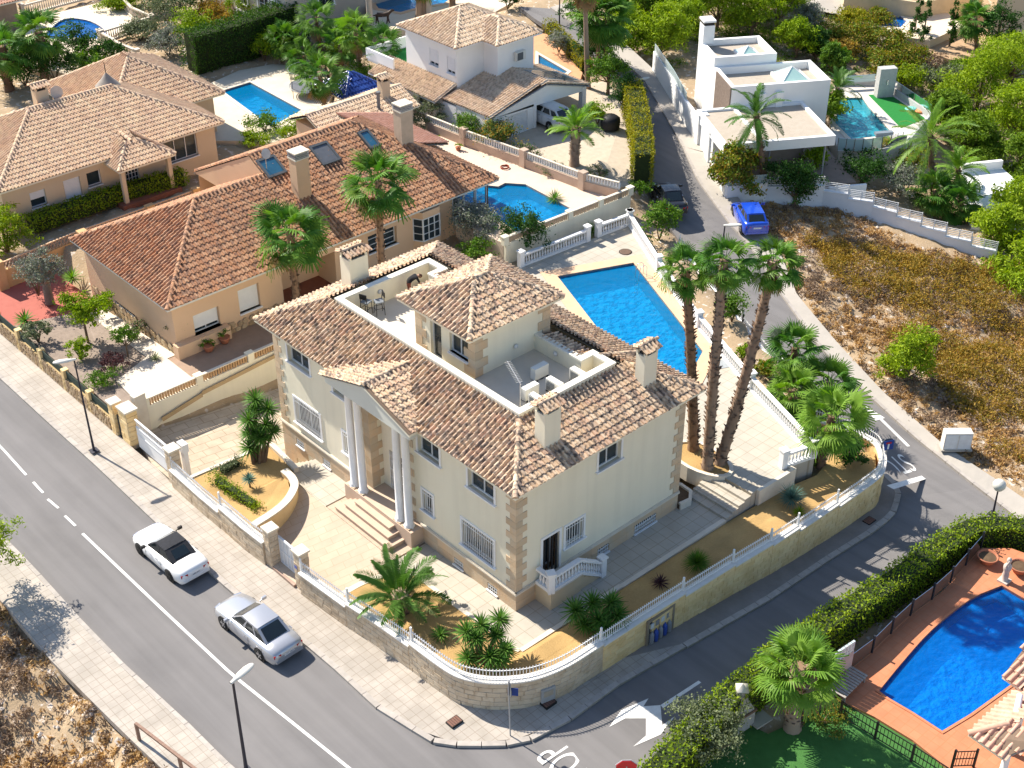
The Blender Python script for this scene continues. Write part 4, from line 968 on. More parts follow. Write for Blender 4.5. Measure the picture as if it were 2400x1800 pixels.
# gravel beds
deck('gravel_bed', [(-1.45, 15.2, .1), (-1.2, 17.7, .1), (-3.0, 17.95, .08), (-5.75, 18.1, .05), (-5.8, 15, .1), (-5.75, 12.6, .25), (-4.4, 12.75, .35), (-3.5, 13.05, .38), (-2.75, 13.6, .35), (-2.35, 14.4, .3), (-2.25, 14.95, .2)], [], GRAVEL, 1.6, label='golden gravel bed with yucca by the drive')
gb = [(-1.8, 4.8, .05), (-1.75, 2.1, .03), (-1.6, -2.1, .03), (1.4, -2.2, .02), (4.7, -2.25, 0), (11.8, -2.35, -.1), (16.0, -2.5, -.2), (18.3, -2.9, -.25), (20.5, -2.3, -.35), (22.4, -3.6, -.45), (21.0, -4.65, -.4), (18, -4.95, -.3), (14.3, -4.9, -.1), (9, -4.7, .1), (5, -4.5, .2), (1.6, -4.35, .3), (-1.2, -4.25, .4), (-2.55, -3.9, .45), (-3.5, -3.35, .45), (-4.2, -2.65, .45), (-4.7, -1.85, .42), (-4.9, -1.0, .4), (-5.0, 1, .35), (-5.35, 4, .2), (-5.45, 5.95, .1), (-4.2, 5.95, .08), (-3.2, 5.75, .06), (-2.3, 5.3, .05)]
deck('gravel_bed', gb, [], GRAVEL, 1.2, label='long golden gravel bed round the street corner')
b = MB(); b.wall(smooth_path([(-1.15, 17.7, 0), (-1.3, 16, 0), (-1.42, 15.0, 0)]), .26, -.4, .28); b.build('bed_kerb', STONE_L)['kind'] = 'structure'
b = MB(); b.wall([(-5.75, 18.22), (-3.0, 18.05), (-1.15, 17.85)], .22, -1.6, .12); b.build('bed_kerb', STONE_L)['kind'] = 'structure'
# curved planter wall, faced with rough stones
cw = smooth_path([(-2.15, 15.0, 0), (-2.22, 14.2, 0), (-2.55, 13.5, 0), (-3.4, 12.85, 0), (-4.4, 12.5, 0), (-5.75, 12.3, 0)])
pw_ = thing('planter_wall', (-2.2, 15, 0), 'curved low stone planter wall with pale coping beside the patio', 'wall')
n = len(cw); b = MB(); b.wall(cw, .3, [-.9] * n, [.5 + .1 * i / n for i in range(n)]); b.build('core', BLOCK_Y, pw_)
b = MB(); b.wall(cw, .4, [.5 + .1 * i / n for i in range(n)], [.58 + .1 * i / n for i in range(n)]); b.build('coping', STONE_L, pw_)
block_face(pw_, [p + Vector((.0, 0, 0)) for p in cw], -.75, .5, BLOCK_Y, .3, .14, .1, 1)

# street wall of single blocks with stepped coping and white picket fence
wfA = [(-5.98, 19.5), (-6.02, 16.5), (-6.0, 14.9)]; wfB = [(-6.0, 14.9), (-6.0, 12.72), (-5.93, 11.1)]
wfC = [(-5.86, 8.25), (-5.62, 5.0)]; wfD = [(-5.62, 5.0), (-5.41, 3.33), (-5.2, 1.0)]
wfE = [tuple(p[:2]) for p in smooth_path([(-5.2, 1.0, 0), (-5.08, -1.0, 0), (-4.9, -1.95, 0), (-4.38, -2.8, 0), (-3.64, -3.5, 0), (-2.64, -4.1, 0), (-1.2, -4.45, 0), (.8, -4.53, 0)], 4)]
sd = [(.8, -4.53), (3.29, -4.6), (5.9, -4.7)]; sdF = [(5.9, -4.7), (9.2, -4.86)]; sdG = [(9.2, -4.86), (11.8, -5.02)]; sdH = [(11.8, -5.02), (13.8, -5.08)]; sdI = [(13.8, -5.08), (16.9, -5.14)]
sdJ = [tuple(p[:2]) for p in smooth_path([(16.9, -5.14, 0), (20.2, -5.1, 0), (21.3, -4.75, 0), (22.2, -4.1, 0), (22.75, -3.2, 0), (22.6, -1.6, 0), (21.9, .6, 0)], 4)]
bw1 = thing('boundary_wall', (-6, 15, -.95), 'pale block street wall between the drive gate and the pedestrian gate', 'wall')
bw2 = thing('boundary_wall', (-5.3, 2, -.8), 'pale block street wall curving round the street corner', 'wall')
bw3 = thing('boundary_wall', (8, -4.8, -1.3), 'ochre block retaining wall along the side street, stepping down', 'wall')
def wall_part(t, path, cap, zb, bm, post=None):
 p = [(q[0], q[1]) for q in path]; b = MB(); b.wall(p, .28, min(zb) - .3, cap - .07, side=-1 if False else 0); b.build('core', STONE if bm is BLOCK else BLOCK_Y, t)
 b = MB(); b.wall(p, .42, cap - .07, cap); b.build('coping', mat('white coping', (.72, .70, .66), (.62, .59, .54), 2, .8), t)
 block_face(t, [Vector((q[0], q[1], 0)) + _off(p, i, .14) for i, q in enumerate(p)], zb, cap - .07, bm, .52, .27, .05, 1, limit=150)
def _off(p, i, d):
 a = Vector(p[max(i - 1, 0)]); c_ = Vector(p[min(i + 1, len(p) - 1)]); v = (c_ - a).normalized(); return Vector((v.y, -v.x, 0)) * d
# the walking direction has the street on its right: front wall runs towards +y
wall_part(bw1, wfA, .1, (-1.1, -1.03), BLOCK); wall_part(bw1, wfB, .48, (-1.03, -.95), BLOCK)
wall_part(bw2, wfC, .46, (-.93, -.87), BLOCK); wall_part(bw2, wfD, .67, (-.87, -.8), BLOCK); wall_part(bw2, wfE, .88, (-.8, -.85), BLOCK)
wall_part(bw3, sd, .74, (-.85, -1.2), BLOCK_Y); wall_part(bw3, sdF, .55, (-1.2, -1.45), BLOCK_Y); wall_part(bw3, sdG, .42, (-1.45, -1.65), BLOCK_Y); wall_part(bw3, sdH, .3, (-1.65, -1.8), BLOCK_Y); wall_part(bw3, sdI, .1, (-1.8, -2.0), BLOCK_Y); wall_part(bw3, sdJ, -.1, (-2.0, -2.2), BLOCK_Y)
def ins(p, d=-.02): return [(Vector((q[0], q[1], 0)) + _off(p, i, d))[:2] for i, q in enumerate(p)]
FG = 'white picket fence panels on the street wall'
fence(ins(wfA), .1, 'white picket fence panel on the street wall nearest the drive gate', group=FG); fence(ins(wfB), .48, 'white picket fence panel before the pedestrian gate pier', group=FG)
fence(ins(wfC), .46, 'white picket fence panel just after the pedestrian gate', group=FG); fence(ins(wfD), .67, 'white picket fence panel beside the stout date palm', group=FG)
fence(ins(wfE), .88, 'long curved white picket fence round the street corner', group=FG, n_step=.14)
fence(ins(sd), .74, 'white picket fence panel above the wall niche', group=FG); fence(ins(sdF), .55, 'white picket fence panel in front of the round green tuft', group=FG); fence(ins(sdG), .42, 'third white picket fence panel up the side street from the curved corner', group=FG)
fence(ins(sdH), .3, 'short white picket fence panel where the house shadow ends', group=FG); fence(ins(sdI), .1, 'white picket fence panel in front of the blue-green yucca', group=FG); fence(ins(sdJ), -.1, 'curved white picket fence at the lane corner by the dead-end sign', group=FG, n_step=.14)
# gate piers and gates
def pier(x, y, z0, z1, s, label, m=BLOCK, sx=None):
 t = thing('gate_pier', (x, y, z0), label, 'gate pier'); sx = sx or s; b = MB(); b.box(x - sx / 2 + .03, y - s / 2 + .03, z0 - .3, x + sx / 2 - .03, y + s / 2 - .03, z1); b.build('core', STONE, t)
 c = [(x - sx / 2 + .03, y - s / 2 + .03), (x - sx / 2 + .03, y + s / 2 - .03)]
 for a_, e_ in (((x - sx / 2 + .03, y + s / 2 - .03), (x - sx / 2 + .03, y - s / 2 + .03)), ((x - sx / 2 + .03, y - s / 2 + .03), (x + sx / 2 - .03, y - s / 2 + .03)), ((x + sx / 2 - .03, y + s / 2 - .03), (x - sx / 2 + .03, y + s / 2 - .03))):
  block_face(t, [(*a_, 0), (*e_, 0)], z0, z1, m, s * .9, .3, .06, 1)
 b = MB(); b.box(x - sx / 2 - .05, y - s / 2 - .05, z1, x + sx / 2 + .05, y + s / 2 + .05, z1 + .1); b.build('cap', STONE_L, t); return t
pier(-5.72, 10.85, -.9, 1.3, .55, 'pale block pier left of the pedestrian gate'); p2 = pier(-5.6, 8.55, -.88, 1.3, .55, 'pale block pier with blue house number right of the pedestrian gate')
b = MB(); b.box(-5.945, 8.45, .45, -5.93, 8.65, .62); b.build('number_plate', mat('blue enamel', (.08, .12, .4), None, 6, .4), p2)
t = thing('pedestrian_gate', (-5.5, 9.7, -.75), 'white panelled metal pedestrian gate between block piers', 'gate')
b = MB(); b.box(-5.52, 8.86, -.7, -5.46, 10.54, .95); b.build('leaf', WIN, t)
b = MB()
for z in (-.62, .1, .86): b.box(-5.55, 8.9, z, -5.53, 10.5, z + .07)
for k in range(6): b.box(-5.545, 8.95 + k * .3, -.55, -5.53, 9.0 + k * .3, .86)
b.build('rib', WHITE, t); b = MB(); b.box(-5.58, 9.0, .1, -5.52, 9.1, .3); b.build('handle', CHROME, t)
b = MB(); b.box(-6.0, 8.82, -1.0, -5.5, 10.58, -.74); b.build('gate_step', mat('worn step', (.42, .3, .24), None, 3, .8))['kind'] = 'structure'
pier(-5.72, 19.75, -1.05, 1.05, .6, 'pale block pier right of the white drive gate'); 
t = thing('drive_gate', (-5.7, 22, -1.05), 'wide white sliding metal gate across the drive', 'gate')
b = MB(); b.box(-5.68, 20.05, -.95, -5.62, 23.6, .35); b.build('leaf', WHITE, t)
b = MB()
for z in (-.1, .35, .8): b.box(-5.7, 20.05, z, -5.6, 23.6, z + .06)
b.build('rail', WHITE, t)
for k in range(22): b = MB(); y = 20.15 + k * .16; b.box(-5.665, y, .41, -5.635, y + .025, .8); b.build('picket', WHITE, t)
t = thing('gate_motor_post', (-4.95, 19.9, -1), 'white gate motor post inside the drive gate', 'post'); b = MB(); b.box(-5.1, 19.75, -1.05, -4.85, 20.05, .45); b.build('post', WHITE, t); b = MB(); b.box(-5.15, 19.7, .45, -4.8, 20.25, .95); b.build('housing', WHITE, t)
# niche in the side wall with gas bottles and meters
t = thing('meter_niche', (4.3, -4.75, -1), 'framed recess in the ochre wall holding blue bottles and meters', 'niche')
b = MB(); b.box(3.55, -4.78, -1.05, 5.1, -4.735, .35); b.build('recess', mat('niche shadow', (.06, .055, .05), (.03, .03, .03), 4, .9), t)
b = MB(); b.box(3.42, -4.86, -1.05, 3.55, -4.72, .35); b.box(5.1, -4.86, -1.15, 5.23, -4.72, .35); b.box(3.42, -4.86, .35, 5.23, -4.72, .48); b.build('frame', mat('brown stone frame', (.3, .24, .18), None, 4, .85), t)
for k in range(5):
 b = MB(); b.lathe((3.75 + k * .29, -4.86, -1.0), [(.11, 0), (.12, .05), (.12, .5), (.08, .6), (.03, .64), (.03, .7)], 10); b.build('bottle', mat('blue bottle', (.05, .10, .42), None, 4, .4) if k % 2 else mat('grey bottle', (.3, .3, .32), None, 4, .4), t)
for k in range(4): b = MB(); b.box(3.7 + k * .34, -4.83, -.15, 3.9 + k * .34, -4.76, .12); b.build('meter', MT['grey bottle'] if k % 2 else WIN, t)
t = thing('meter_cabinet', (-2.5, -4.1, -.6), 'grey metal meter door set low in the corner wall', 'meter box'); d = (Vector((-1.2, -4.45)) - Vector((-2.64, -4.1))).normalized(); c0 = Vector((-2.2, -4.25, -.25)); d3 = Vector((d.x, d.y, 0)); n3 = Vector((d3.y, -d3.x, 0))
b = MB(); b.obox(c0 + n3 * .2, d3 * .33, n3 * .05, Z_ * .38); b.build('frame', mat('zinc', (.4, .4, .4), None, 4, .5), t); b = MB(); b.obox(c0 + n3 * .26 + Z_ * .1, d3 * .22, n3 * .01, Z_ * .16); b.build('door', mat('stone front', (.42, .36, .28), None, 4, .8), t)
# pool terrace
TER = [(20.76, 22.2, TZ), (26.25, 21.8, TZ), (30.05, 21.4, TZ), (26.8, 15.96, TZ), (23.55, 9.78, TZ), (20.8, 3.63, TZ), (19.2, -.34, TZ), (18.35, -2.56, TZ), (16.4, -2.05, TZ), (16.3, -1.7, TZ), (14.0, -1.6, TZ), (14.6, .1, TZ), (14.2, 2.6, TZ), (13.0, 3.0, TZ), (10.8, 3.0, TZ), (10.8, 22.4, TZ)]
POOL1 = [(21.62, 19.68), (26.38, 17.67), (21.72, 7.85), (19.3, 6.7), (17.6, 10.2)]
deck('pool_terrace', TER, [[(*p, TZ) for p in POOL1]], TERR, 1.4, label='pale tiled terrace round the villa pool')
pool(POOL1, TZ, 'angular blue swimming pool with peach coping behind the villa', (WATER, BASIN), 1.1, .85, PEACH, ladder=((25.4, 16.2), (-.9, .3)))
# broad steps from the side path up to the terrace
for i in range(5): b = MB(); b.box(11.8 + i * .46, -2.3, -.3, 11.795 + (i + 1) * .46 + (.4 if i == 4 else 0), .25, .14 * (i + 1) - .004); b.build('terrace_step', TERR)['kind'] = 'structure'
deck('terrace_landing', [(14.1, -2.35, .695), (16.6, -2.35, .695), (16.6, -1.6, .695), (14.1, -1.5, .695)], [], TERR, 1.2, label='landing above the terrace steps')
b = MB(); b.wall([(14.0, -2.42), (16.7, -2.5), (16.75, -1.9)], .2, -.5, .78); b.build('landing_kerb', STONE_L)['kind'] = 'structure'
# oval planter with three palms
ov = []
for i in range(20):
 a = 2 * math.pi * i / 20; ov.append((13.95 + 1.05 * math.cos(a) * (1 + .1 * math.sin(a)), 1.15 + 1.75 * math.sin(a)))
t = thing('round_planter', (13.9, 1.1, 0), 'oval stone-kerbed planter under the three tall palms', 'planter'); b = MB(); b.wall(ov, .2, -.1, .8, closed=True); b.build('kerb', STONE_L, t); b = MB(); b.prism(ov, -.1, .72); b.build('gravel', GRAVEL, t)
cut([(*p, .0) for p in ov], 1)
t = thing('round_planter', (11.4, 1.0, 0), 'small rounded planter against the back corner of the villa', 'planter'); ov = [(10.75, -.2), (11.4, -.3), (11.9, .1), (11.95, .8), (11.5, 1.5), (10.75, 1.8)]; b = MB(); b.wall(ov, .16, -.1, .42); b.build('kerb', STONE_L, t); b = MB(); b.prism(ov, -.1, .3); b.build('soil', mat('dark soil', (.13, .085, .05), (.08, .05, .03), 4, .95), t)
# white balustrades
balustrade('balustrade', [(20.8, 22.15, TZ), (26.3, 21.75, TZ)], 'white balustrade with long baluster shadows along the pool terrace, under the round dark shrub')
balustrade('balustrade', [(27.3, 21.72, TZ), (29.95, 21.42, TZ)], 'short white balustrade at the far end of the pool terrace')
balustrade('balustrade', [(29.95, 21.4, TZ), (26.75, 15.9, TZ), (23.5, 9.75, TZ), (20.75, 3.6, TZ), (19.15, -.4, TZ), (18.3, -2.45, TZ)], 'long white balustrade between the pool terrace and the lane', posts=(0, 1, 2, 3, 5), step=.21)
balustrade('balustrade', [(18.3, -2.5, TZ), (16.45, -2.0, TZ)], 'short white balustrade returning to the terrace steps', posts=(1,))
t = thing('drain_cover', tuple(P(1466, 588, TZ)), 'round brown drain cover on the pool terrace', 'drain cover'); c = P(1466, 590.5, TZ); b = MB(); b.lathe((c.x, c.y, TZ), [(.38, 0), (.38, .02), (.33, .026)], 20); b.build('lid', mat('cast iron brown', (.16, .10, .07), (.1, .07, .05), 8, .7), t); b = MB(); b.lathe((c.x, c.y, TZ), [(.43, 0), (.43, .012)], 20); b.build('rim', IRON, t)
t = thing('swimming_shower_mat', tuple(P(1695, 868, TZ)), 'grey-blue mat beside the pool end', 'mat'); c = PL([(1655, 848), (1712, 842), (1728, 858), (1665, 868)], TZ); b = MB(); b.prism(c, TZ, TZ + .02); b.build('mat', mat('grey mat', (.33, .36, .38), None, 6, .9), t)
# ------------------------------------------------------------------ neighbouring houses
PEACHW = mat('peach plaster', (.68, .47, .31), (.63, .425, .27), .5, .9, .08, 50)
BEIGEW = mat('beige plaster', (.64, .51, .36), (.58, .455, .315), .5, .9, .08, 50)
GREYW = mat('taupe plaster', (.54, .47, .40), (.49, .42, .355), .5, .9)
WHITEW = mat('white render', (.82, .82, .81), (.76, .76, .75), .5, .85)
RUBBLE = ramp_mat('rubble stone', [(.50, .36, .20), (.40, .27, .15), (.56, .44, .28), (.46, .33, .21), (.34, .24, .15)], dark=(.2, .13, .08), dscale=3, damt=.5)
def front_y(mb, x0, x1, y, z0, z1, holes=(), d=.2, m=0): wallface(mb, (x0, y, 0), (1, 0, 0), (0, -1, 0), x1 - x0, z0, z1, [(h[0] - x0, h[1] - x0, h[2], h[3]) for h in holes], d, m)
def front_x(mb, x, y0, y1, z0, z1, holes=(), d=.2, m=0): wallface(mb, (x, y1, 0), (0, -1, 0), (-1, 0, 0), y1 - y0, z0, z1, [(y1 - h[1], y1 - h[0], h[2], h[3]) for h in holes], d, m)
def wy(house, y, h, **k): return window(house, (0, y, 0), (1, 0, 0), (0, -1, 0), h, k.pop('depth', .2), **k)
def wx(house, x, h, **k): return window(house, (x, 0, 0), (0, -1, 0), (-1, 0, 0), (-h[1], -h[0], h[2], h[3]), k.pop('depth', .2), **k)
def stones(parent, p0, p1, z0, z1, nrm, s=.42, limit=300, m=None):
 """irregular flat stones fixed to a wall foot, each one a piece"""
 p0, p1 = Vector((*p0, 0)), Vector((*p1, 0)); d = (p1 - p0); L = d.length; d.normalize(); nrm = Vector((*nrm, 0)); it = []
 kinds = []
 for k in range(6):
  q = MB(); n = 6; pts = [(math.cos(2 * math.pi * i / n + .3) * rnd.uniform(.42, .56), math.sin(2 * math.pi * i / n + .3) * rnd.uniform(.42, .56)) for i in range(n)]
  vs = [(a, 0, b) for a, b in pts] + [(a * .9, .05, b * .9) for a, b in pts]
  q.add(vs, [[n + i for i in range(n)][::-1]] + [[i, (i + 1) % n, n + (i + 1) % n, n + i] for i in range(n)], t=0.); kinds.append(q.mesh('stone', m or RUBBLE))
 z = z0 + s * .4; r = 0
 while z < z1 - s * .1:
  x = s * (.3 if r % 2 else .6)
  while x < L:
   p = p0 + d * (x + rnd.uniform(-.06, .06)) + Z_ * (z + rnd.uniform(-.05, .05)); sc = s * rnd.uniform(.95, 1.25)
   M = Matrix.Translation(p) @ Matrix((-d if d.cross(nrm).z < 0 else d, nrm, Z_)).transposed().to_4x4() @ Matrix.Rotation(rnd.uniform(0, 6), 4, 'Y') @ Matrix.Diagonal((sc, 1, sc, 1))
   it.append((rnd.choice(kinds), M)); x += s * rnd.uniform(.9, 1.15)
  z += s * .85; r += 1
 pieces(parent, 'stone', it, m or RUBBLE, limit)

# ---- peach house with red roof
h2 = thing('peach_house', (0, 28.2, .4), 'long peach house with red tiled roof, skylights and tall chimneys', 'house')
b = MB(); Y2 = 28.15; zE = 3.8
hf = [(.9, 2.6, 1.25, 2.5), (3.95, 5.4, 1.4, 2.95), (13.45, 15.7, 1.9, 3.1), (7.0, 10.9, .45, 3.0)]
front_y(b, -.35, 20.3, Y2, -.5, 3.75, hf, .3); front_x(b, -.35, Y2, 38.4, -1.4, 3.75, [(32.9, 35.3, -.1, .95)], .3)
b.add([(23.4, Y2, 0), (23.4, 41.5, 0), (23.4, 41.5, 3.75), (23.4, Y2, 3.75)], [[0, 1, 2, 3]]); b.add([(23.4, 41.5, 0), (9.7, 41.5, 0), (9.7, 41.5, 3.75), (23.4, 41.5, 3.75)], [[0, 1, 2, 3]]); b.add([(9.7, 38.4, 0), (-.35, 38.4, 0), (-.35, 38.4, 3.75), (9.7, 38.4, 3.75)], [[0, 1, 2, 3]])
b.add([(7, Y2 + .3, .45), (7, Y2 + 2, .45), (7, Y2 + 2, 3), (7, Y2 + .3, 3)], [[0, 1, 2, 3][::-1]]); b.add([(10.9, Y2 + .3, .45), (10.9, Y2 + 2, .45), (10.9, Y2 + 2, 3), (10.9, Y2 + .3, 3)], [[0, 1, 2, 3]]); b.add([(7, Y2 + 2, .45), (10.9, Y2 + 2, .45), (10.9, Y2 + 2, 3), (7, Y2 + 2, 3)], [[0, 1, 2, 3]])
b.add([(9.7, 34.85, 7.40), (9.7, 42.0, 3.8), (9.7, 38.9, 3.8), (9.7, 33.35, 6.6)], [[0, 1, 2, 3]]); b.build('wall', PEACHW, h2)
b = MB(); b.box(7.0, Y2 + .1, -.3, 10.9, Y2 + 2, .5); b.build('porch_floor', mat('red porch tile', (.28, .11, .07), (.22, .085, .055), 3, .7), h2)
wy(h2, Y2, hf[0], shutter=.8, depth=.3); wy(h2, Y2, hf[1], shutter=1., depth=.3); wy(h2, Y2, hf[2], nx=2, ny=3, depth=.3); wx(h2, -.35, (32.9, 35.3, -.1, .95), grille=14, depth=.3)
# bay window and glazed sun room
b = MB(); by = [(17.0, Y2), (17.35, Y2 - .6), (18.75, Y2 - .6), (19.1, Y2)]; b.prism(by + [(19.1, Y2 + .1), (17.0, Y2 + .1)], 1.0, 1.55); b.build('bay_sill', PEACHW, h2); b = MB(); b.prism(by + [(19.1, Y2 + .1), (17.0, Y2 + .1)], 3.15, 3.6); b.build('bay_head', PEACHW, h2)
for (xa, ya), (xb, yb) in zip(by[:-1], by[1:]):
 d = Vector((xb - xa, yb - ya, 0)); L = d.length; d.normalize(); window(h2, (xa, ya, 0), d, Vector((d.y, -d.x, 0)), (.0, L, 1.55, 3.15), .05, 3 if L > 1 else 1, 3, 0, False, name='bay_window')
for i in range(3): wy(h2, Y2, (20.35 + i * 1.0, 21.3 + i * 1.0, .6 + 1.3, 3.5), depth=.1, ny=1, nx=1, sill=False, name='sunroom_window', pane=glass_mat('clear glass', (.5, .58, .6), .05, .5))
b = MB(); b.box(20.3, Y2, .3, 23.4, Y2 + .15, 1.9); b.box(20.3, Y2 + .3, .3, 23.4, Y2 + .35, 3.7); b.build('sunroom_wall', PEACHW, h2)
sl2 = [[(-.85, 27.65, zE), (23.9, 27.65, zE), (17.4, 34.85, 7.43), (9.7, 34.85, 7.43), (9.7, 33.3, 6.64), (4.8, 33.3, 6.64)], [(-.85, 38.95, zE), (-.85, 27.65, zE), (4.8, 33.3, 6.64)], [(9.7, 38.95, zE), (-.85, 38.95, zE), (4.8, 33.3, 6.64), (9.7, 33.3, 6.64)],
 [(23.9, 27.65, zE), (23.9, 42.05, zE), (17.4, 34.85, 7.43)], [(23.9, 42.05, zE), (9.7, 42.05, zE), (9.7, 34.85, 7.43), (17.4, 34.85, 7.43)]]
roof(h2, sl2, [((-.85, 27.65, zE), (4.8, 33.3, 6.64)), ((-.85, 38.95, zE), (4.8, 33.3, 6.64)), ((4.8, 33.3, 6.64), (9.7, 33.3, 6.64)), ((9.7, 34.85, 7.43), (17.4, 34.85, 7.43)), ((23.9, 27.65, zE), (17.4, 34.85, 7.43)), ((23.9, 42.05, zE), (17.4, 34.85, 7.43))], TILE_B, .28, .40, 300, .13, soffit=mat('white gutter', (.72, .70, .64), None, 3, .6))
sn = Vector((0, -(7.43 - 3.8), 7.2)).normalized(); sy = Vector((0, 7.2, 7.43 - 3.8)).normalized()
for k, (xa, ya, w, l) in enumerate(((9.75, 32.9, 1.3, 1.5), (13.5, 32.5, 1.35, 1.65), (17.2, 32.5, .8, 1.5))):
 c = Vector((xa + w / 2, ya, 3.8 + (ya - 27.65) * (7.43 - 3.8) / 7.2)) + sy * l / 2 + sn * .18; q = MB()
 for s in (-1, 1): q.obox(c + X_ * s * (w / 2 - .05), X_ * .07, sy * l / 2, sn * .08); q.obox(c + sy * s * (l / 2 - .06), X_ * w / 2, sy * .08, sn * .075)
 so = q.build('skylight', mat('skylight frame', (.10, .11, .12), None, 4, .5), h2); q = MB(); q.obox(c, X_ * w / 2 * .9, sy * l / 2 * .9, sn * .02); q.build('pane', mat('skylight glass', (.03, .12, .2), (.02, .09, .16), 2, .05, spec=.7) if k != 1 else mat('skylight blind', (.12, .13, .15), None, 3, .5), so)
chimney(h2, 11.0, 31.3, 5.0, 8.1, .95, .75, PEACHW, tiled=False); chimney(h2, 19.9, 32.4, 5.6, 8.3, .95, .8, mat('beige stone render', (.60, .46, .34), None, 2, .9), tiled=False)
b = MB(); b.prism([(20.2, 34.6), (24.2, 34.6), (24.2, 39.5), (20.2, 39.5)], 2.0, 4.3); b.build('rear_wing', PEACHW, h2)
roof(h2, [[(24.3, 33.2, 4.4), (24.3, 40, 4.4), (20.0, 40, 5.6), (20.0, 33.2, 5.6)]], [((24.3, 40, 4.4), (20.0, 40, 5.6))], TILE_E, .22, .34, 40, .09, name='rear_roof')
stones(h2, (-.4, 38), (-.4, 28.1), -.6, .95, (-1, 0)); stones(h2, (-.4, 28.1), (6.9, 28.1), .35, .95, (0, -1), limit=80)
b = MB(); b.box(-.6, 27.6, .4, 2.9, 28.15, 1.25); b.build('planter_box', PEACHW, h2)
t = thing('satellite_dish', (10.2, 33.4, 6.7), 'small satellite dish on a mast by the pink gable wall', 'satellite dish'); b = MB(); b.tube([(10.0, 33.4, 6.6), (10.0, 33.4, 8.0)], .025, 6); b.build('mast', CHROME, t); b = MB(); b.lathe((0, 0, 0), [(.02, 0), (.18, .03), (.32, .1)], 14); b.build('dish', mat('dish grey', (.5, .5, .5), None, 4, .5), t, Matrix.Translation((9.95, 33.3, 8.0)) @ Matrix.Rotation(1.2, 4, 'X'))
# ground of the peach house
deck('tiled_yard', [(-1.0, 25.15, .4), (14, 25.1, .5), (14, 28.2, .5), (-.4, 28.2, .4), (-1.0, 28.2, .4)], [], mat('brown patio tile', (.36, .25, .18), (.30, .21, .15), 2, .8), 1.5, label='brown tiled yard in front of the peach house')
deck('concrete_path', [(-4.4, 25.15, .2), (-1.0, 25.15, .4), (-1.0, 28.3, .4), (-.45, 28.3, .4), (-.45, 37, -.3), (-1.6, 37, -.3), (-1.7, 29.4, .3), (-4.2, 28.4, .25)], [], mat('pale concrete', (.64, .57, .48), (.58, .51, .42), 1, .9), 1.5, label='pale concrete path beside the peach house')
deck('garden_soil', [(-5.6, 25.1, .1), (-4.4, 25.15, .15), (-4.25, 28.4, .2), (-1.75, 29.4, .25), (-1.65, 37.2, -.1), (-5.6, 38.2, .0)], [], mat('stony soil', (.34, .27, .22), (.20, .16, .13), 3, .95, .5, contrast=.9), 1.2, label='stony garden bed behind the street wall')
deck('red_paving', [(-5.6, 38.3, -.2), (-1.0, 37.2, -.4), (-.4, 38, -.4), (-.4, 44, -.4), (-5.6, 44, -.3)], [], mat('red brick paving', (.42, .13, .10), (.36, .11, .085), 2, .85), 1, label='red brick paving beside the peach house')
# cream party wall with openwork panels
PAN = mat('openwork terracotta', (.58, .38, .20), (.36, .21, .11), 9, .9, contrast=1.)
def panel_wall(name, path, zb, zt, posts, label, wm, ph=.42, pm=None, parent=None, seg=2.6):
 """plastered wall with piers, openwork panels and a thin coping between them"""
 t = thing(name, (*path[0], zb), label, 'wall'); a, c = Vector((*path[0], 0)), Vector((*path[-1], 0)); d = c - a; L = d.length; d.normalize(); s = Vector((-d.y, d.x, 0))
 b = MB(); b.obox((a + c) / 2 + Z_ * ((zb + zt) / 2), d * L / 2, s * .12, Z_ * ((zt - zb) / 2)); b.build('wall_body', wm, t)
 k = max(1, round(L / seg))
 for i in range(k + 1):
  p = a + d * (L * i / k); b = MB(); b.obox(p + Z_ * (zt + ph / 2), d * .2, s * .16, Z_ * (ph / 2 + .06)); b.obox(p + Z_ * (zt + ph + .1), d * .24, s * .2, Z_ * .04); b.build('pier', wm, t)
  if i < k:
   q = a + d * (L * (i + .5) / k); w = L / k / 2 - .2
   b = MB(); b.obox(q + Z_ * (zt + ph + .02), d * w, s * .1, Z_ * .03); b.build('coping', STONE_L, t)
   n = max(3, int(w * 2 / .16)); b = MB()
   for j in range(n):
    u = -w + (j + .5) * 2 * w / n; b.obox(q + d * u + Z_ * (zt + ph / 2), (d * .055 + Z_ * (.03 if j % 2 else -.03)), s * .05, Z_ * ph * .48)
   b.build('openwork_panel', pm or PAN, t)
 return t
panel_wall('party_wall', [(-4.3, 25.0), (12.5, 25.0)], -2.0, .35, 0, 'cream party wall with openwork panels above the drive', CREAM, seg=3.4)
b = MB(); b.wall([(-5.0, 24.95), (-4.3, 25.0)], .4, -1.2, 1.3); b.build('party_wall_end', STONE_L)['kind'] = 'structure'
b = MB(); b.bar((-3.6, 24.72, -.75), (-1.0, 24.72, -.3), .04, .26); b.bar((-1.0, 24.72, -.2), (5.0, 24.72, .2), .04, .24); b.build('skirting_band', mat('tan paint', (.50, .36, .20), None, 2, .9))['kind'] = 'structure'
pier(-5.6, 24.5, -1.05, 1.05, .9, 'rust stained stone pier with meter doors left of the drive gate', BLOCK_Y, .7); pier(-5.75, 25.7, -1.05, .95, .55, 'orange capped pier at the end of the stone garden wall', BLOCK_Y, .55)
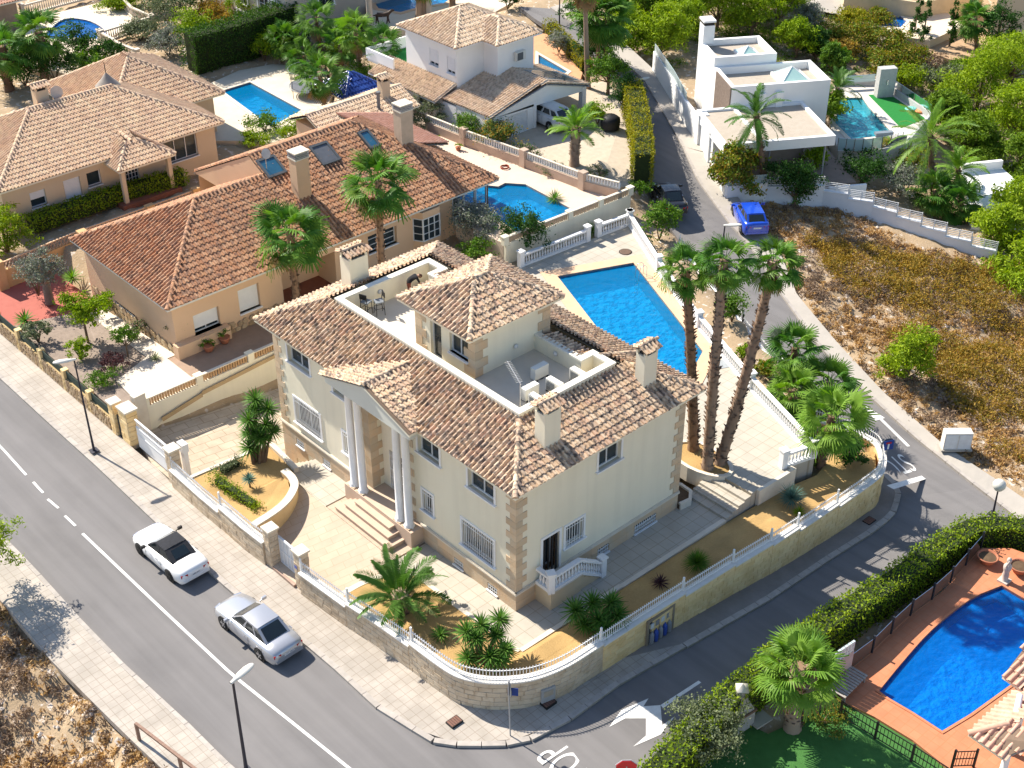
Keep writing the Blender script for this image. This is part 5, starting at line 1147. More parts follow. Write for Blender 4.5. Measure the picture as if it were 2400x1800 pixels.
# stone street wall of the peach house
t = thing('garden_wall', (-5.85, 30, -1.1), 'low rough yellow stone wall with green mesh panels along the street', 'wall')
b = MB(); b.wall([(-5.8, 26), (-5.8, 40), (-5.6, 52)], .24, -1.6, -.25); b.build('wall_body', mat('yellow rubble mortar', (.5, .38, .2), (.36, .26, .13), 6, .95, .4, contrast=1.), t); stones(t, (-5.93, 40), (-5.93, 26.1), -1.1, -.25, (-1, 0), .2, 300)
b = MB()
for y in np.arange(28.5, 46, 2.9): q = MB(); q.box(-5.98, y - .17, -1.2, -5.62, y + .17, .3); q.build('pier', BLOCK_Y, t); q = MB(); q.box(-5.82, y - 2.75, -.25, -5.78, y - .17, .25); q.build('mesh_panel', mat('dark green mesh', (.04, .06, .05), None, 9, .8), t)
t = thing('garden_gate', (-5.8, 25.1, -1), 'narrow dark metal gate beside the stone pier', 'gate'); b = MB(); b.box(-5.84, 24.97, -1.05, -5.78, 25.42, .3); b.build('leaf', mat('anthracite metal', (.04, .045, .05), None, 4, .5), t)
# peach house pool terrace
D2 = 2.0
DECK2 = [(20.4, 23.4, D2), (27.1, 23.0, D2), (30.4, 22.9, D2), (29.2, 30.7, D2), (28.2, 40.3, D2), (24.2, 40.3, D2), (23.3, 28.0, D2), (20.4, 28.0, D2)]
PO2 = [(24.0, 29.9), (25.0, 30.5), (25.6, 29.6), (26.3, 29.7), (27.2, 28.6), (26.9, 23.35), (22.0, 23.6), (22.6, 27.6)]
deck('pool_terrace', DECK2, [[(*p, D2) for p in PO2]], mat('pinkish pool deck', (.66, .53, .42), (.60, .47, .37), 1, .85), 1.6, label='pinkish terrace of the peach house')
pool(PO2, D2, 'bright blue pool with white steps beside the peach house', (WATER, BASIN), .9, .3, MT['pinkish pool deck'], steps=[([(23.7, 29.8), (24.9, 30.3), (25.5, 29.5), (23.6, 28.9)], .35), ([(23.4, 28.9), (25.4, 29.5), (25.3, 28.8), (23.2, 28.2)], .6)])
panel_wall('retaining_wall', [(20.4, 23.2), (31.3, 22.75)], .2, D2 + .05, 0, 'cream retaining wall with openwork panels and orange pier caps above the villa terrace', CREAM, .42, seg=2.7, pm=mat('tan openwork', (.46, .36, .26), (.3, .22, .15), 9, .9, contrast=1.))
t = thing('party_wall', (28.3, 38, 2), 'pinkish stone wall with white lattice between two gardens', 'wall'); pth = [(28.15, 40.3), (28.4, 36.4), (29.1, 30.8), (29.6, 25.5), (30.4, 22.9)]
b = MB(); b.wall(pth, .3, 1.6, 2.65); b.build('wall_body', mat('pinkish stone wall', (.50, .38, .30), (.42, .31, .24), 1.5, .9, .2), t)
b = MB(); b.wall(pth, .16, 2.65, 2.72); b.wall(pth, .16, 3.1, 3.17); b.build('rail', STONE_L, t)
k = MB(); k.box(-.05, -.05, 0, .05, .05, .4); me = k.mesh('lattice_block', WIN)
for p in resample([Vector((*q, 2.71)) for q in pth], .22): link('lattice_block', me, t, Matrix.Translation(p))
for q in pth[1:4]: b = MB(); b.box(q[0] - .25, q[1] - .25, 1.9, q[0] + .25, q[1] + .25, 3.3); b.build('pier', MT['pinkish stone wall'], t)

# ---- beige house with porch at the back left
h3 = thing('beige_house', (0, 47.5, 1.3), 'beige bungalow with broad pale pink tiled roof and small porch', 'house')
G3 = 1.3; zE = 4.2; b = MB()
h3f = [(.6, 1.7, 2.2, 3.3), (3.0, 4.2, 2.0, 3.4), (4.7, 5.7, 2.4, 3.4), (7.5, 8.5, 1.35, 3.7), (10.6, 13.2, 2.2, 3.8)]
front_y(b, -1.2, 14.7, 47.5, G3 - .6, 4.15, h3f, .2); b.add([(14.7, 47.5, .5), (14.7, 57, .5), (14.7, 57, 4.15), (14.7, 47.5, 4.15)], [[0, 1, 2, 3]]); front_x(b, -1.2, 47.5, 57, .5, 4.15)
b.box(9.5, 52.1, .5, 17.5, 61, 4.1); b.build('wall', BEIGEW, h3)
for i, h in enumerate(h3f): wy(h3, 47.5, h, nx=(1, 1, 1, 4, 3)[i], ny=(1, 1, 1, 7, 1)[i], shutter=(.5, 1, 0, 0, 0)[i], name='glass_brick_panel' if i == 3 else None)
sA, hA, BA = hip_slopes(-1.7, 46.95, 15.25, 57.9, zE, 5.475, 2.55); roof(h3, sA, hA + [(BA[0], BA[1])], TILE_C, .24, .38, 300, .11)
sB, hB, BB = hip_slopes(8.6, 51.5, 18.2, 61.9, zE + .02, 4.8, 2.65); roof(h3, sB, hB + [(BB[0], BB[3])], TILE_C, .24, .38, 60, .11, name='back_roof')
b = MB(); b.lathe((10.0, 53.2, 6.5), [(.9, 0), (.5, .4), (.2, .75), (.02, .95)], 10); b.build('finial_cap', mat('grey mortar', (.3, .27, .24), None, 4, .9), h3); b = MB(); b.tube([(10.0, 53.2, 7.4), (10.0, 53.2, 8.2)], .03, 6); b.build('finial', IRON, h3)
pz = 3.85
roof(h3, [[(6.0, 45.3, pz), (10.3, 45.3, pz), (8.6, 47.2, 4.75), (7.7, 47.2, 4.75)], [(6.0, 48.6, pz), (6.0, 45.3, pz), (7.7, 47.2, 4.75), (7.7, 49.0, 5.0)], [(10.3, 45.3, pz), (10.3, 48.6, pz), (8.6, 49.0, 5.0), (8.6, 47.2, 4.75)]], [((6.0, 45.3, pz), (7.7, 47.2, 4.8)), ((10.3, 45.3, pz), (8.6, 47.2, 4.8)), ((8.15, 47.2, 4.8), (8.15, 49.0, 5.05))], TILE_C, .24, .38, 60, .11, name='porch_roof')
for x in (6.4, 9.9): b = MB(); b.box(x - .14, 45.6, 1.2, x + .14, 45.9, pz); b.build('porch_post', BEIGEW, h3)
b = MB(); b.box(5.9, 45.3, 1.0, 10.4, 47.5, 1.35); b.build('porch_floor', MT['red porch tile'], h3)
chimney(h3, 5.2, 53.6, 5.5, 7.4, .9, .7, BEIGEW, TILE_C)
t = thing('satellite_dish', (6.2, 53.6, 6.4), 'pale satellite dish beside the chimney of the beige bungalow', 'satellite dish'); b = MB(); b.tube([(6.0, 53.5, 6.2), (6.0, 53.5, 7.3)], .025, 6); b.build('mast', CHROME, t); b = MB(); b.lathe((0, 0, 0), [(.02, 0), (.25, .04), (.45, .14)], 14); b.build('dish', mat('dish cream', (.62, .52, .44), None, 4, .5), t, Matrix.Translation((6.2, 53.3, 7.0)) @ Matrix.Rotation(1.3, 4, 'X'))
# garden wall with diamond openwork below the beige bungalow
t = thing('garden_wall', (0, 42.5, .5), 'tan garden wall with diamond openwork below the bungalow hedge', 'wall')
wl = [tuple(P(0, 640, .8)[:2]), tuple(P(170, 565, .9)[:2]), tuple(P(460, 455, 1.1)[:2])]
b = MB(); b.wall(wl, .25, -1.2, .9); b.build('wall_body', mat('ochre plaster', (.62, .40, .20), None, 1, .9), t); b = MB(); b.wall(wl, .12, 1.4, 1.46); b.build('rail', PEACHW, t)
k = MB(); k.bar((-.12, 0, 0), (.12, 0, .5), .03, .1, up=(0, 1, 0)); k.bar((.12, 0, 0), (-.12, 0, .5), .03, .1, up=(0, 1, 0)); me = k.mesh('lattice', mat('pink lattice', (.56, .40, .30), None, 3, .9))
pr_ = resample([Vector((*q, .9)) for q in wl], .25)
for p, q in zip(pr_[:-1], pr_[1:]): d = (q - p).normalized(); link('lattice', me, t, Matrix.Translation(p) @ Matrix.Rotation(math.atan2(d.y, d.x), 4, 'Z'))
for f in (0, .4, .75, 1): p = Vector(wl[0]).lerp(Vector(wl[-1]), f); b = MB(); b.box(p.x - .3, p.y - .22, -1, p.x + .3, p.y + .22, 1.6); b.build('pier', MT['ochre plaster'], t)
stones(t, wl[0], wl[1], -.9, -.1, (-.1, -1), .4, 60)
D3 = 1.2
PO3 = [tuple(P(*p, D3)[:2]) for p in ((521, 213), (586, 193), (707, 258.6), (636, 297))]
dk = PL([(470, 330), (440, 270), (470, 205), (560, 165), (640, 150), (760, 160), (780, 220), (745, 300), (655, 345), (560, 330)], D3)
deck('pool_terrace', dk, [[(*p, D3) for p in PO3]], mat('cream stone deck', (.66, .58, .46), (.58, .50, .38), 1, .85), 1.8, label='cream stone terrace behind the bungalow')
pool(PO3, D3, 'rectangular blue pool behind the beige bungalow', (WATER, BASIN), .9, .35, STONE_L)
# barbecue annex, blue tiled gazebo
an = thing('annex', (20, 42, 1.5), 'small beige outbuilding with pale gabled tile roof and two flues', 'outbuilding'); b = MB(); b.box(19.4, 40.6, 1.2, 27.2, 44.2, 4.0); b.build('wall', BEIGEW, an)
roof(an, [[(19.1, 40.2, 4.1), (27.5, 40.2, 4.1), (27.5, 42.4, 5.0), (19.1, 42.4, 5.0)], [(27.5, 44.6, 4.1), (19.1, 44.6, 4.1), (19.1, 42.4, 5.0), (27.5, 42.4, 5.0)]], [((19.1, 42.4, 5.0), (27.5, 42.4, 5.0))], TILE_D, .24, .38, 300, .11)
chimney(an, 25.6, 41.9, 4.5, 6.0, .7, .6, BEIGEW, TILE_D); b = MB(); b.tube([(24.4, 41.0, 4.3), (24.4, 41.0, 5.6)], .12, 10); b.tube([(24.4, 41.0, 5.6), (24.4, 41.0, 5.75)], .18, 10); b.build('flue', mat('grey flue', (.16, .17, .18), None, 3, .5), an)
gz = thing('gazebo', (26, 47, 1.2), 'small gazebo with glossy dark blue tiled roof', 'gazebo'); BLUE = ramp_mat('glazed blue tile', [(.02, .05, .25), (.03, .08, .34), (.02, .04, .2)], rough=.25, spec=.6); sG, hG, BG = hip_slopes(24.3, 44.9, 28.1, 48.7, 3.9, 1.9, 1.2); roof(gz, sG, hG, BLUE, .3, .45, 300, .11)
for x in (24.7, 27.7):
 for y in (45.3, 48.3): b = MB(); b.box(x - .1, y - .1, 1.0, x + .1, y + .1, 3.9); b.build('post', WHITE, gz)
# trampoline under the gazebo palms
c = P(727, 218, 1.25); t = thing('trampoline', tuple(c), 'round trampoline with safety net poles beside the pool', 'trampoline'); b = MB(); b.lathe((c.x, c.y, 1.9), [(1.5, 0), (1.5, .06)], 24); b.build('mat', mat('trampoline mat', (.14, .15, .17), None, 4, .8), t)
for i in range(6): a = i * math.pi / 3; b = MB(); b.tube([(c.x + 1.6 * math.cos(a), c.y + 1.6 * math.sin(a), 1.2), (c.x + 1.6 * math.cos(a), c.y + 1.6 * math.sin(a), 3.3)], .02, 6); b.build('pole', IRON, t)
for z in (1.9, 3.3): b = MB(); b.tube([(c.x + 1.6 * math.cos(i * math.pi / 12), c.y + 1.6 * math.sin(i * math.pi / 12), z) for i in range(25)], .04 if z < 2 else .012, 6, cap=False); b.build('hoop', mat('grey tube', (.3, .34, .38), None, 3, .4), t)

# ---- white house with carport
h4 = thing('white_house', (31, 35, 2.2), 'white two-storey house with straw coloured tile roofs and carport gable', 'house'); G4 = 2.2; b = MB()
W4 = [(42.2, 43.2, 5.5, 6.8), (40.3, 41.2, 5.4, 6.7)]
front_x(b, 31.0, 40.1, 46.0, 3.5, 7.6, W4, .12); front_y(b, 31.0, 33.6, 40.1, 3.5, 7.6); b.add([(33.6, 40.1, 3.5), (33.6, 38.5, 3.5), (33.6, 38.5, 7.6), (33.6, 40.1, 7.6)], [[3, 2, 1, 0]]); front_y(b, 33.6, 37.2, 38.5, 3.5, 7.6); b.add([(37.2, 38.5, 3), (37.2, 46, 3), (37.2, 46, 7.6), (37.2, 38.5, 7.6)], [[0, 1, 2, 3]]); b.add([(31, 46, 3), (37.2, 46, 3), (37.2, 46, 7.6), (31, 46, 7.6)], [[3, 2, 1, 0]])
L4 = [(42.0, 43.0, 2.9, 4.0), (37.6, 38.6, 2.3, 4.0)]
front_x(b, 29.6, 35.0, 48.0, 1.2, 4.0, L4, .12); b.build('wall', WHITEW, h4)
for h in W4: wx(h4, 31.0, h, shutter=.8, depth=.12)
for h in L4: wx(h4, 29.6, h, shutter=.4, depth=.12)
for q, nm in (((30.5, 39.6, 37.6, 46.4, 7.7, 3.4, 1.5), 'roof'), ((33.1, 38.0, 37.62, 43.2, 7.69, 2.26, 1.02), 'wing_roof')):
 sU, hU, BU = hip_slopes(*q); roof(h4, sU, hU + [(BU[0], BU[3])], TILE_D, .27, .4, 150, .12, soffit=WHITE, name=nm)
roof(h4, [[(28.9, 48.2, 3.95), (28.9, 40.2, 3.95), (31.0, 40.2, 4.75), (31.0, 48.2, 4.75)]], [], TILE_D, .25, .38, 60, .115, name='skirt_roof', soffit=WHITE)
sC = [[(29.6, 40.2, 4.0), (29.6, 34.9, 4.15), (35.0, 34.7, 5.35), (35.0, 40.1, 5.35)], [(39.4, 34.7, 4.05), (39.4, 40.1, 4.05), (35.0, 40.1, 5.35), (35.0, 34.7, 5.35)]]; roof(h4, sC, [((35.0, 34.7, 5.35), (35.0, 40.1, 5.35))], TILE_D, .25, .38, 120, .115, name='carport_roof', soffit=WHITE)
b = MB(); b.add([(29.8, 34.95, 4.0), (39.3, 34.95, 3.6), (39.3, 34.95, 4.0), (35.0, 34.95, 5.25)], [[0, 1, 2, 3]]); front_y(b, 29.8, 33.9, 34.95, 1.9, 4.0, [(31.4, 33.3, 2.2, 3.75)], .15); b.box(33.9, 34.9, 1.9, 34.15, 35.2, 3.95); b.box(38.9, 34.9, 1.9, 39.3, 35.3, 3.95); b.box(30, 39.6, 1.9, 39.3, 39.8, 4.05); b.build('carport_wall', WHITEW, h4)
b = MB()
for i in range(10): b.box(31.4, 35.02, 2.2 + i * .155, 33.3, 35.06, 2.345 + i * .155)
b.build('garage_door', WIN, h4)
t = thing('solar_panels', (37, 36, 4.6), 'pair of solar panels on the carport roof', 'solar panels')
for i in range(2):
 n4 = Vector((1.3, 0, 4.4)).normalized(); u4 = Vector((4.4, 0, -1.3)).normalized(); c = Vector((36.1 + i * 1.75, 36.3, 5.35 - (1.1 + i * 1.75) * .296)) + n4 * .22; b = MB(); b.obox(c, u4 * .83, Y_ * 1.3, n4 * .03); q = b.build('panel', mat('aluminium', (.6, .6, .6), None, 3, .3, metal=.6), t)
 for r in range(3):
  for s in range(4): b = MB(); b.obox(c + u4 * (-.55 + r * .55) + Y_ * (-.95 + s * .63) + n4 * .034, u4 * .26, Y_ * .3, n4 * .004); b.build('cell', mat('solar cell', (.05, .09, .16), None, 3, .1, spec=.7), q)
t = thing('air_conditioner', (35.6, 38.3, 6.2), 'air conditioner hung on the white house wall', 'air conditioner'); b = MB(); b.box(35.2, 38.15, 6.0, 36.1, 38.45, 6.65); b.build('casing', MT['off white sheet metal'], t); b = MB(); b.box(35.25, 38.12, 6.05, 35.8, 38.15, 6.6); b.build('fan_grille', MT['grille grey'], t)
deck('stone_drive', PL([(1160, 300, 2.15), (1185, 345, 2.1), (1400, 450, 1.9), (1500, 430, 1.6), (1470, 240, 2.2), (1420, 190, 2.4), (1330, 200, 2.3)]), [], mat('crazy paving', (.56, .48, .38), (.42, .35, .27), 2.5, .9, .3, contrast=.9), 1, label='crazy paved drive of the white house')
deck('garden_soil', [(28.3, 40, 2.1), (28.5, 36.4, 2.1), (29.2, 30.8, 2.05), (29.8, 24.5, 1.9), (31.5, 25.5, 1.95), (31.0, 34.0, 2.05), (29.7, 36, 2.1), (29.6, 44, 2.1), (28.2, 46, 2.1)], [], MT['stony soil'], 1, label='planted strip along the white house drive')
D4 = 2.6
PO4 = [tuple(P(*p, D4)[:2]) for p in ((1262, 128), (1330, 168), (1312, 182), (1300, 176), (1262, 150))]
deck('pool_terrace', PL([(1245, 75), (1285, 80), (1365, 170), (1355, 205), (1275, 180), (1240, 140)], D4), [[(*p, D4) for p in PO4]], mat('orange terracotta paving', (.62, .33, .18), (.56, .28, .15), 2, .85), 1.5, label='orange paved terrace beside the white house')
pool(PO4, D4, 'narrow blue pool on the orange terrace of the white house', (WATER, BASIN), .8, .3, STONE_L)
b = MB(); b.box(29.9, 46.2, 4.3, 37.0, 49.5, 4.5); b.wall([(29.9, 46.2), (29.9, 49.5), (37, 49.5)], .15, 4.5, 5.3); b.build('terrace', WHITEW, h4); b = MB(); b.box(30.2, 46.5, 4.5, 36.5, 49.2, 4.53); b.build('turf', mat('artificial turf', (.02, .20, .04), (.015, .16, .03), 8, .95), h4)

# ---- taupe house and pool at the top
h5 = thing('taupe_house', (32, 63, 2.5), 'taupe two-storey house with barred white windows at the top', 'house'); b = MB()
h5x = [(69.0, 70.6, 3.4, 5.2), (65.6, 67.2, 2.9, 5.4), (63.9, 65.0, 3.0, 4.8), (69.2, 70.8, 1.3, 2.6)]
front_x(b, 31.6, 63.0, 76, .8, 7.6, h5x, .15); front_y(b, 31.6, 45, 63.0, 1.5, 7.6, [(35.0, 36.5, 3.9, 6.0)], .15); b.build('wall', GREYW, h5)
for h in h5x: wx(h5, 31.6, h, nx=2, ny=4, surround=.18, depth=.15)
wy(h5, 63.0, (35.0, 36.5, 3.9, 6.0), nx=2, ny=1, surround=.18, grille=8, depth=.15, gm=IRON)
s5, hh5, B5 = hip_slopes(31.0, 62.4, 46, 77, 7.7, 7, 2.6); roof(h5, s5[:1] + s5[3:], hh5[:1], TILE_D, .26, .4, 60, .11)
D5 = 3.0
PO5 = [tuple(P(*p, D5)[:2]) for p in ((880, 10), (887, 20), (905, 23), (938, 29), (985, 16), (1040, 8), (1085, -20), (960, -40), (895, -20))]
deck('pool_terrace', PL([(855, -60), (862, 70), (900, 75), (1000, 52), (1130, 45), (1210, 0), (1180, -70)], D5), [[(*p, D5) for p in PO5]], mat('warm cream paving', (.68, .58, .46), (.62, .52, .40), 1, .85), 1.5, label='cream terrace with pool at the top')
pool(PO5, D5, 'bright blue pool with wavy edge at the top of the scene', (WATER, BASIN), .8, .45, PEACH)
for px in (868, 1005): c = P(px, 62 if px < 900 else 38, D5); t = thing('porch_column', tuple(c), 'grey porch column of the terrace beside the animal statue' if px < 900 else 'slim pillar on the top terrace near the white house ridge', 'column'); b = MB(); b.lathe(tuple(c), [(.3, 0), (.28, .1), (.24, 3.2), (.3, 3.3)], 12); b.build('shaft', GREYW, t)
# statue of an animal on that terrace
c = P(898, 55, D5); t = thing('animal_statue', tuple(c), 'dark statue of a walking animal on the cream terrace', 'statue'); q = [(0, 0, .75), (-.5, 0, .78), (.45, 0, .82), (.75, 0, 1.1), (1.0, 0, 1.1), (-.55, .12, .4), (-.6, .12, 0), (-.45, -.12, .4), (-.35, -.12, 0), (.45, .12, .4), (.55, .12, 0), (.4, -.12, .4), (.3, -.12, 0), (-.8, 0, .7), (-1.0, 0, .95)]
b = MB()
for i, j, r0, r1 in ((1, 0, .2, .2), (0, 2, .2, .22), (2, 3, .17, .12), (3, 4, .13, .07), (1, 5, .13, .07), (5, 6, .07, .06), (1, 7, .13, .07), (7, 8, .07, .06), (2, 9, .12, .07), (9, 10, .07, .06), (2, 11, .12, .07), (11, 12, .07, .06), (1, 13, .08, .05), (13, 14, .05, .03)): b.tube([q[i], q[j]], [r0, r1], 8)
b.build('figure', mat('dark bronze', (.06, .04, .03), None, 5, .5), t, Matrix.Translation(c) @ Matrix.Rotation(math.radians(-35), 4, 'Z'))

# ---- house at the top left corner with its pool
D6 = 1.6
PO6 = [tuple(p[:2]) for p in smooth_path(PL([(110, 75), (150, 45), (200, 47), (235, 62), (249, 80), (232, 92), (190, 88), (130, 92), (100, 90)], D6), 3)]
deck('pool_terrace', PL([(60, 60), (130, 30), (225, 8), (300, 0), (330, 50), (245, 95), (290, 140), (180, 180), (60, 150)], D6), [[(*p, D6) for p in PO6]], MT['warm cream paving'], 1.5, label='cream terrace round the kidney pool')
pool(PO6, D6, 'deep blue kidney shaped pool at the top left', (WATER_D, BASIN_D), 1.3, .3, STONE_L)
BW = mat('cream balusters', (.66, .58, .48), None, 3, .8); GB = 'cream balustrades round the kidney pool'
balustrade('balustrade', PL([(55, 38), (150, 12), (228, -8)], D6), 'cream balustrade behind the kidney pool', m=BW, group=GB, h=1.0); balustrade('balustrade', PL([(265, -8), (312, 42), (358, 62)], D6), 'cream balustrade right of the kidney pool', m=BW, group=GB, h=1.0)
balustrade('balustrade', PL([(358, 64), (240, 100)], D6), 'cream balustrade with open dark gaps in front of the kidney pool', m=BW, group=GB, h=1.0); balustrade('balustrade', PL([(236, 98), (285, 128), (325, 145)], D6), 'cream balustrade running down to the bungalow roof', m=BW, group=GB, h=1.0)
h9 = thing('corner_house', tuple(P(0, 60, 1.6)), 'corner of a house with tiled roof at the top left edge', 'house'); c = P(20, 60, 1.6); b = MB(); b.box(c.x - 8, c.y - .2, 1, c.x + 1.0, c.y + 6, 3.8); b.build('wall', mat('brown plaster', (.4, .28, .2), None, 2, .9), h9); roof(h9, [[(c.x - 8, c.y - .8, 3.8), (c.x + 1.8, c.y - .8, 3.8), (c.x - .5, c.y + 3, 5.2), (c.x - 8, c.y + 3, 5.2)], [(c.x + 1.8, c.y - .8, 3.8), (c.x + 1.8, c.y + 7, 3.8), (c.x - .5, c.y + 3, 5.2)]], [((c.x + 1.8, c.y - .8, 3.8), (c.x - .5, c.y + 3, 5.2))], TILE_E, .25, .4, 60)
# ------------------------------------------------------------------ modern white villa
O6 = Vector((45.51, 16.66, 0)); A6 = Vector((-.854, .520, 0)); B6 = Vector((.520, .854, 0))
def L6(a, b, z=0.): p = O6 + A6 * a + B6 * b; return Vector((p.x, p.y, z))
def pr6(mb, a0, b0, a1, b1, z0, z1, m=0): mb.prism([L6(a0, b0)[:2], L6(a1, b0)[:2], L6(a1, b1)[:2], L6(a0, b1)[:2]], z0, z1, m)
def ring6(mb, a0, b0, a1, b1, z0, z1, th=.28): mb.wall([L6(a0 + th / 2, b0 + th / 2)[:2], L6(a1 - th / 2, b0 + th / 2)[:2], L6(a1 - th / 2, b1 - th / 2)[:2], L6(a0 + th / 2, b1 - th / 2)[:2]], th, z0, z1, closed=True)
h6 = thing('modern_villa', tuple(L6(4, 8, .6)), 'modern white flat-roofed villa with gravel roofs and glass pyramids', 'house')
ROOFG = mat('roof gravel', (.46, .40, .33), (.36, .31, .25), 3, .95, .5, contrast=.9)
b = MB(); pr6(b, .1, .1, 8, 6.3, 3.35, 3.8); pr6(b, 5.2, 2.5, 8, 6.3, .3, 3.35); b.build('low_roof_slab', WHITEW, h6)
b = MB(); ring6(b, 0, 0, 8.1, 6.3, 3.3, 4.02); b.build('low_parapet', WHITEW, h6); b = MB(); pr6(b, 5.15, .3, 5.4, 6.1, 3.8, 3.98); b.build('roof_kerb', WHITEW, h6)
b = MB(); pr6(b, .28, .28, 7.8, 6.02, 3.8, 3.86); b.build('roof_gravel', ROOFG, h6)
b = MB(); pr6(b, -2.0, 6.32, 5.55, 10.4, .4, 4.9); b.build('middle_block', WHITEW, h6); b = MB(); ring6(b, -2.0, 6.32, 5.55, 10.4, 4.9, 5.5); b.build('middle_parapet', WHITEW, h6); b = MB(); pr6(b, -1.7, 6.6, 5.25, 10.1, 4.9, 4.96); b.build('roof_gravel', ROOFG, h6)
b = MB(); pr6(b, .7, 10.42, 5.56, 14.3, .4, 5.7); b.build('tall_block', WHITEW, h6); b = MB(); ring6(b, .7, 10.42, 5.56, 14.3, 5.7, 6.2); b.build('tall_parapet', WHITEW, h6); b = MB(); pr6(b, 1.0, 10.7, 5.2, 14.0, 5.7, 5.76); b.build('roof_gravel', ROOFG, h6)
b = MB(); pr6(b, 4.7, 13.3, 5.57, 14.32, 6.2, 7.6); c6 = b.build('chimney', WHITEW, h6); b = MB(); pr6(b, 4.75, 13.35, 5.53, 14.27, 7.6, 7.85); b.build('chimney_vent', IRON, c6); b = MB(); pr6(b, 4.65, 13.25, 5.62, 14.37, 7.85, 8.0); b.build('chimney_cap', WHITEW, c6)
b = MB(); pr6(b, 5.56, 6.3, 5.66, 9.6, 2.6, 5.46); b.build('stone_cladding', mat('brown slate cladding', (.26, .2, .16), (.12, .09, .075), 6, .9, .5, contrast=1.), h6)
for a in (1.7, 3.0): b = MB(); pr6(b, a, 5.95, a + .5, 6.3, 3.86, 4.95); b.build('roof_flue', WHITEW, h6)
for a, bb, z, s in ((.3, 8.3, 4.96, 1.05), (2.6, 11.6, 5.76, .7)):
 q = MB(); pts = [L6(a - s, bb - s, z + .2), L6(a + s, bb - s, z + .2), L6(a + s, bb + s, z + .2), L6(a - s, bb + s, z + .2), L6(a, bb, z + .2 + s * .75)]
 q.add(pts, [[0, 1, 4], [1, 2, 4], [2, 3, 4], [3, 0, 4]]); so = q.build('glass_pyramid', mat('pale green glass', (.45, .66, .60), (.4, .6, .55), 2, .15, spec=.6), h6)
 q = MB(); ring6(q, a - s - .1, bb - s - .1, a + s + .1, bb + s + .1, z, z + .22, .12); q.build('pyramid_curb', WHITEW, so)
 for p in pts[:4]: q = MB(); q.bar(p, pts[4], .05); q.build('glazing_bar', WHITE, so)
for a in (.5, 4.6): b = MB(); p = L6(a, .4, 0); b.tube([(p.x, p.y, .5), (p.x, p.y, 3.4)], .07, 8); b.build('post', mat('grey post', (.3, .3, .32), None, 3, .5), h6)
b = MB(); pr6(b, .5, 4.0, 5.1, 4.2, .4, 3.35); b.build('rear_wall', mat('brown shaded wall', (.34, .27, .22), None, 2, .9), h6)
# retaining front with white parapet and rubble wall under the pool
TD = .55
terr6 = [L6(-1.8, -.5, TD), L6(5.4, -1.0, TD), L6(5.4, 4.0, TD), L6(-2, 6.3, TD)]
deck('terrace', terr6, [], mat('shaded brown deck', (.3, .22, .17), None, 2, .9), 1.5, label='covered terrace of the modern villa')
b = MB(); b.wall([L6(.6, -1.3)[:2], L6(-2.2, -1.3)[:2]], .2, -.9, .75); b.build('balcony_front', WHITEW, h6)
pt6 = PL([(1957, 195), (2051, 197), (2090, 215), (2178, 275), (2118, 347), (1965, 355), (1945, 290)], TD)
PO7 = [tuple(P(*p, TD - .05)[:2]) for p in ((1967, 231), (2021, 231), (2036, 253), (2095, 318), (1995, 328), (1957, 290))]
deck('pool_terrace', pt6, [[(*p, TD) for p in PO7]], mat('pale grey paving', (.58, .55, .50), (.52, .49, .44), 1.5, .8), 3, label='pale paved pool terrace of the modern villa')
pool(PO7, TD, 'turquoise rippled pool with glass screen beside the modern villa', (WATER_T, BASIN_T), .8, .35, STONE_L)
deck('artificial_lawn', PL([(2035, 222), (2084, 220), (2170, 278), (2112, 300)], TD + .02), [], MT['artificial turf'], .05, drop=False, label='green artificial lawn beside the turquoise pool')
b = MB(); b.wall([P(*p, TD)[:2] for p in ((1957, 200), (2055, 200), (2092, 218), (2180, 278), (2120, 350))], .2, TD, TD + .5); b.build('terrace_parapet', mat('grey render', (.5, .5, .49), None, 1, .9))['kind'] = 'structure'
t = thing('glass_screen', tuple(P(2000, 350, TD)), 'curved row of glass panels in front of the turquoise pool', 'glass screen'); gp = smooth_path(PL([(1962, 352), (2020, 355), (2085, 345), (2125, 335)], TD), 3)
for i, (p, q) in enumerate(zip(gp[:-1], gp[1:])):
 b = MB(); b.bar(p.lerp(q, .04) + Z_ * .5, q.lerp(p, .04) + Z_ * .5, .02, .95); b.build('panel', glass_mat('frosted pale glass', (.62, .74, .74), .1, .6), t); b = MB(); b.bar(p, p + Z_ * 1.0, .05); b.build('post', CHROME, t)
t = thing('glass_screen', tuple(P(2100, 200, TD)), 'glass screen on the back parapet of the artificial lawn', 'glass screen'); gp = resample_n(PL([(1975, 195), (2050, 190)], TD + .5), 4) 
for p, q in zip(gp[:-1], gp[1:]): b = MB(); b.bar(p + Z_ * .3, q + Z_ * .3, .02, .6); b.build('panel', MT['frosted pale glass'], t)
t = thing('glass_screen', tuple(P(2150, 240, TD)), 'slanting glass screen along the side of the artificial lawn', 'glass screen'); gp = resample_n(PL([(2092, 203), (2180, 262)], TD + .5), 8)
for p, q in zip(gp[:-1], gp[1:]): b = MB(); b.bar(p.lerp(q, .03) + Z_ * .3, q.lerp(p, .03) + Z_ * .3, .02, .6); b.build('panel', MT['frosted pale glass'], t)
c = P(2070, 225, TD); t = thing('pool_shower', tuple(c), 'rough grey concrete shower block behind the artificial lawn', 'shower block'); b = MB(); b.obox(c + Z_ * 1.2, A6 * .7, B6 * .35, Z_ * 1.2); b.build('block', mat('rough concrete', (.48, .48, .46), (.38, .38, .37), 4, .9, .3), t); b = MB(); b.obox(c + Z_ * 1.3 - B6 * .38, A6 * .05, B6 * .04, Z_ * .2); b.build('spout', CHROME, t)
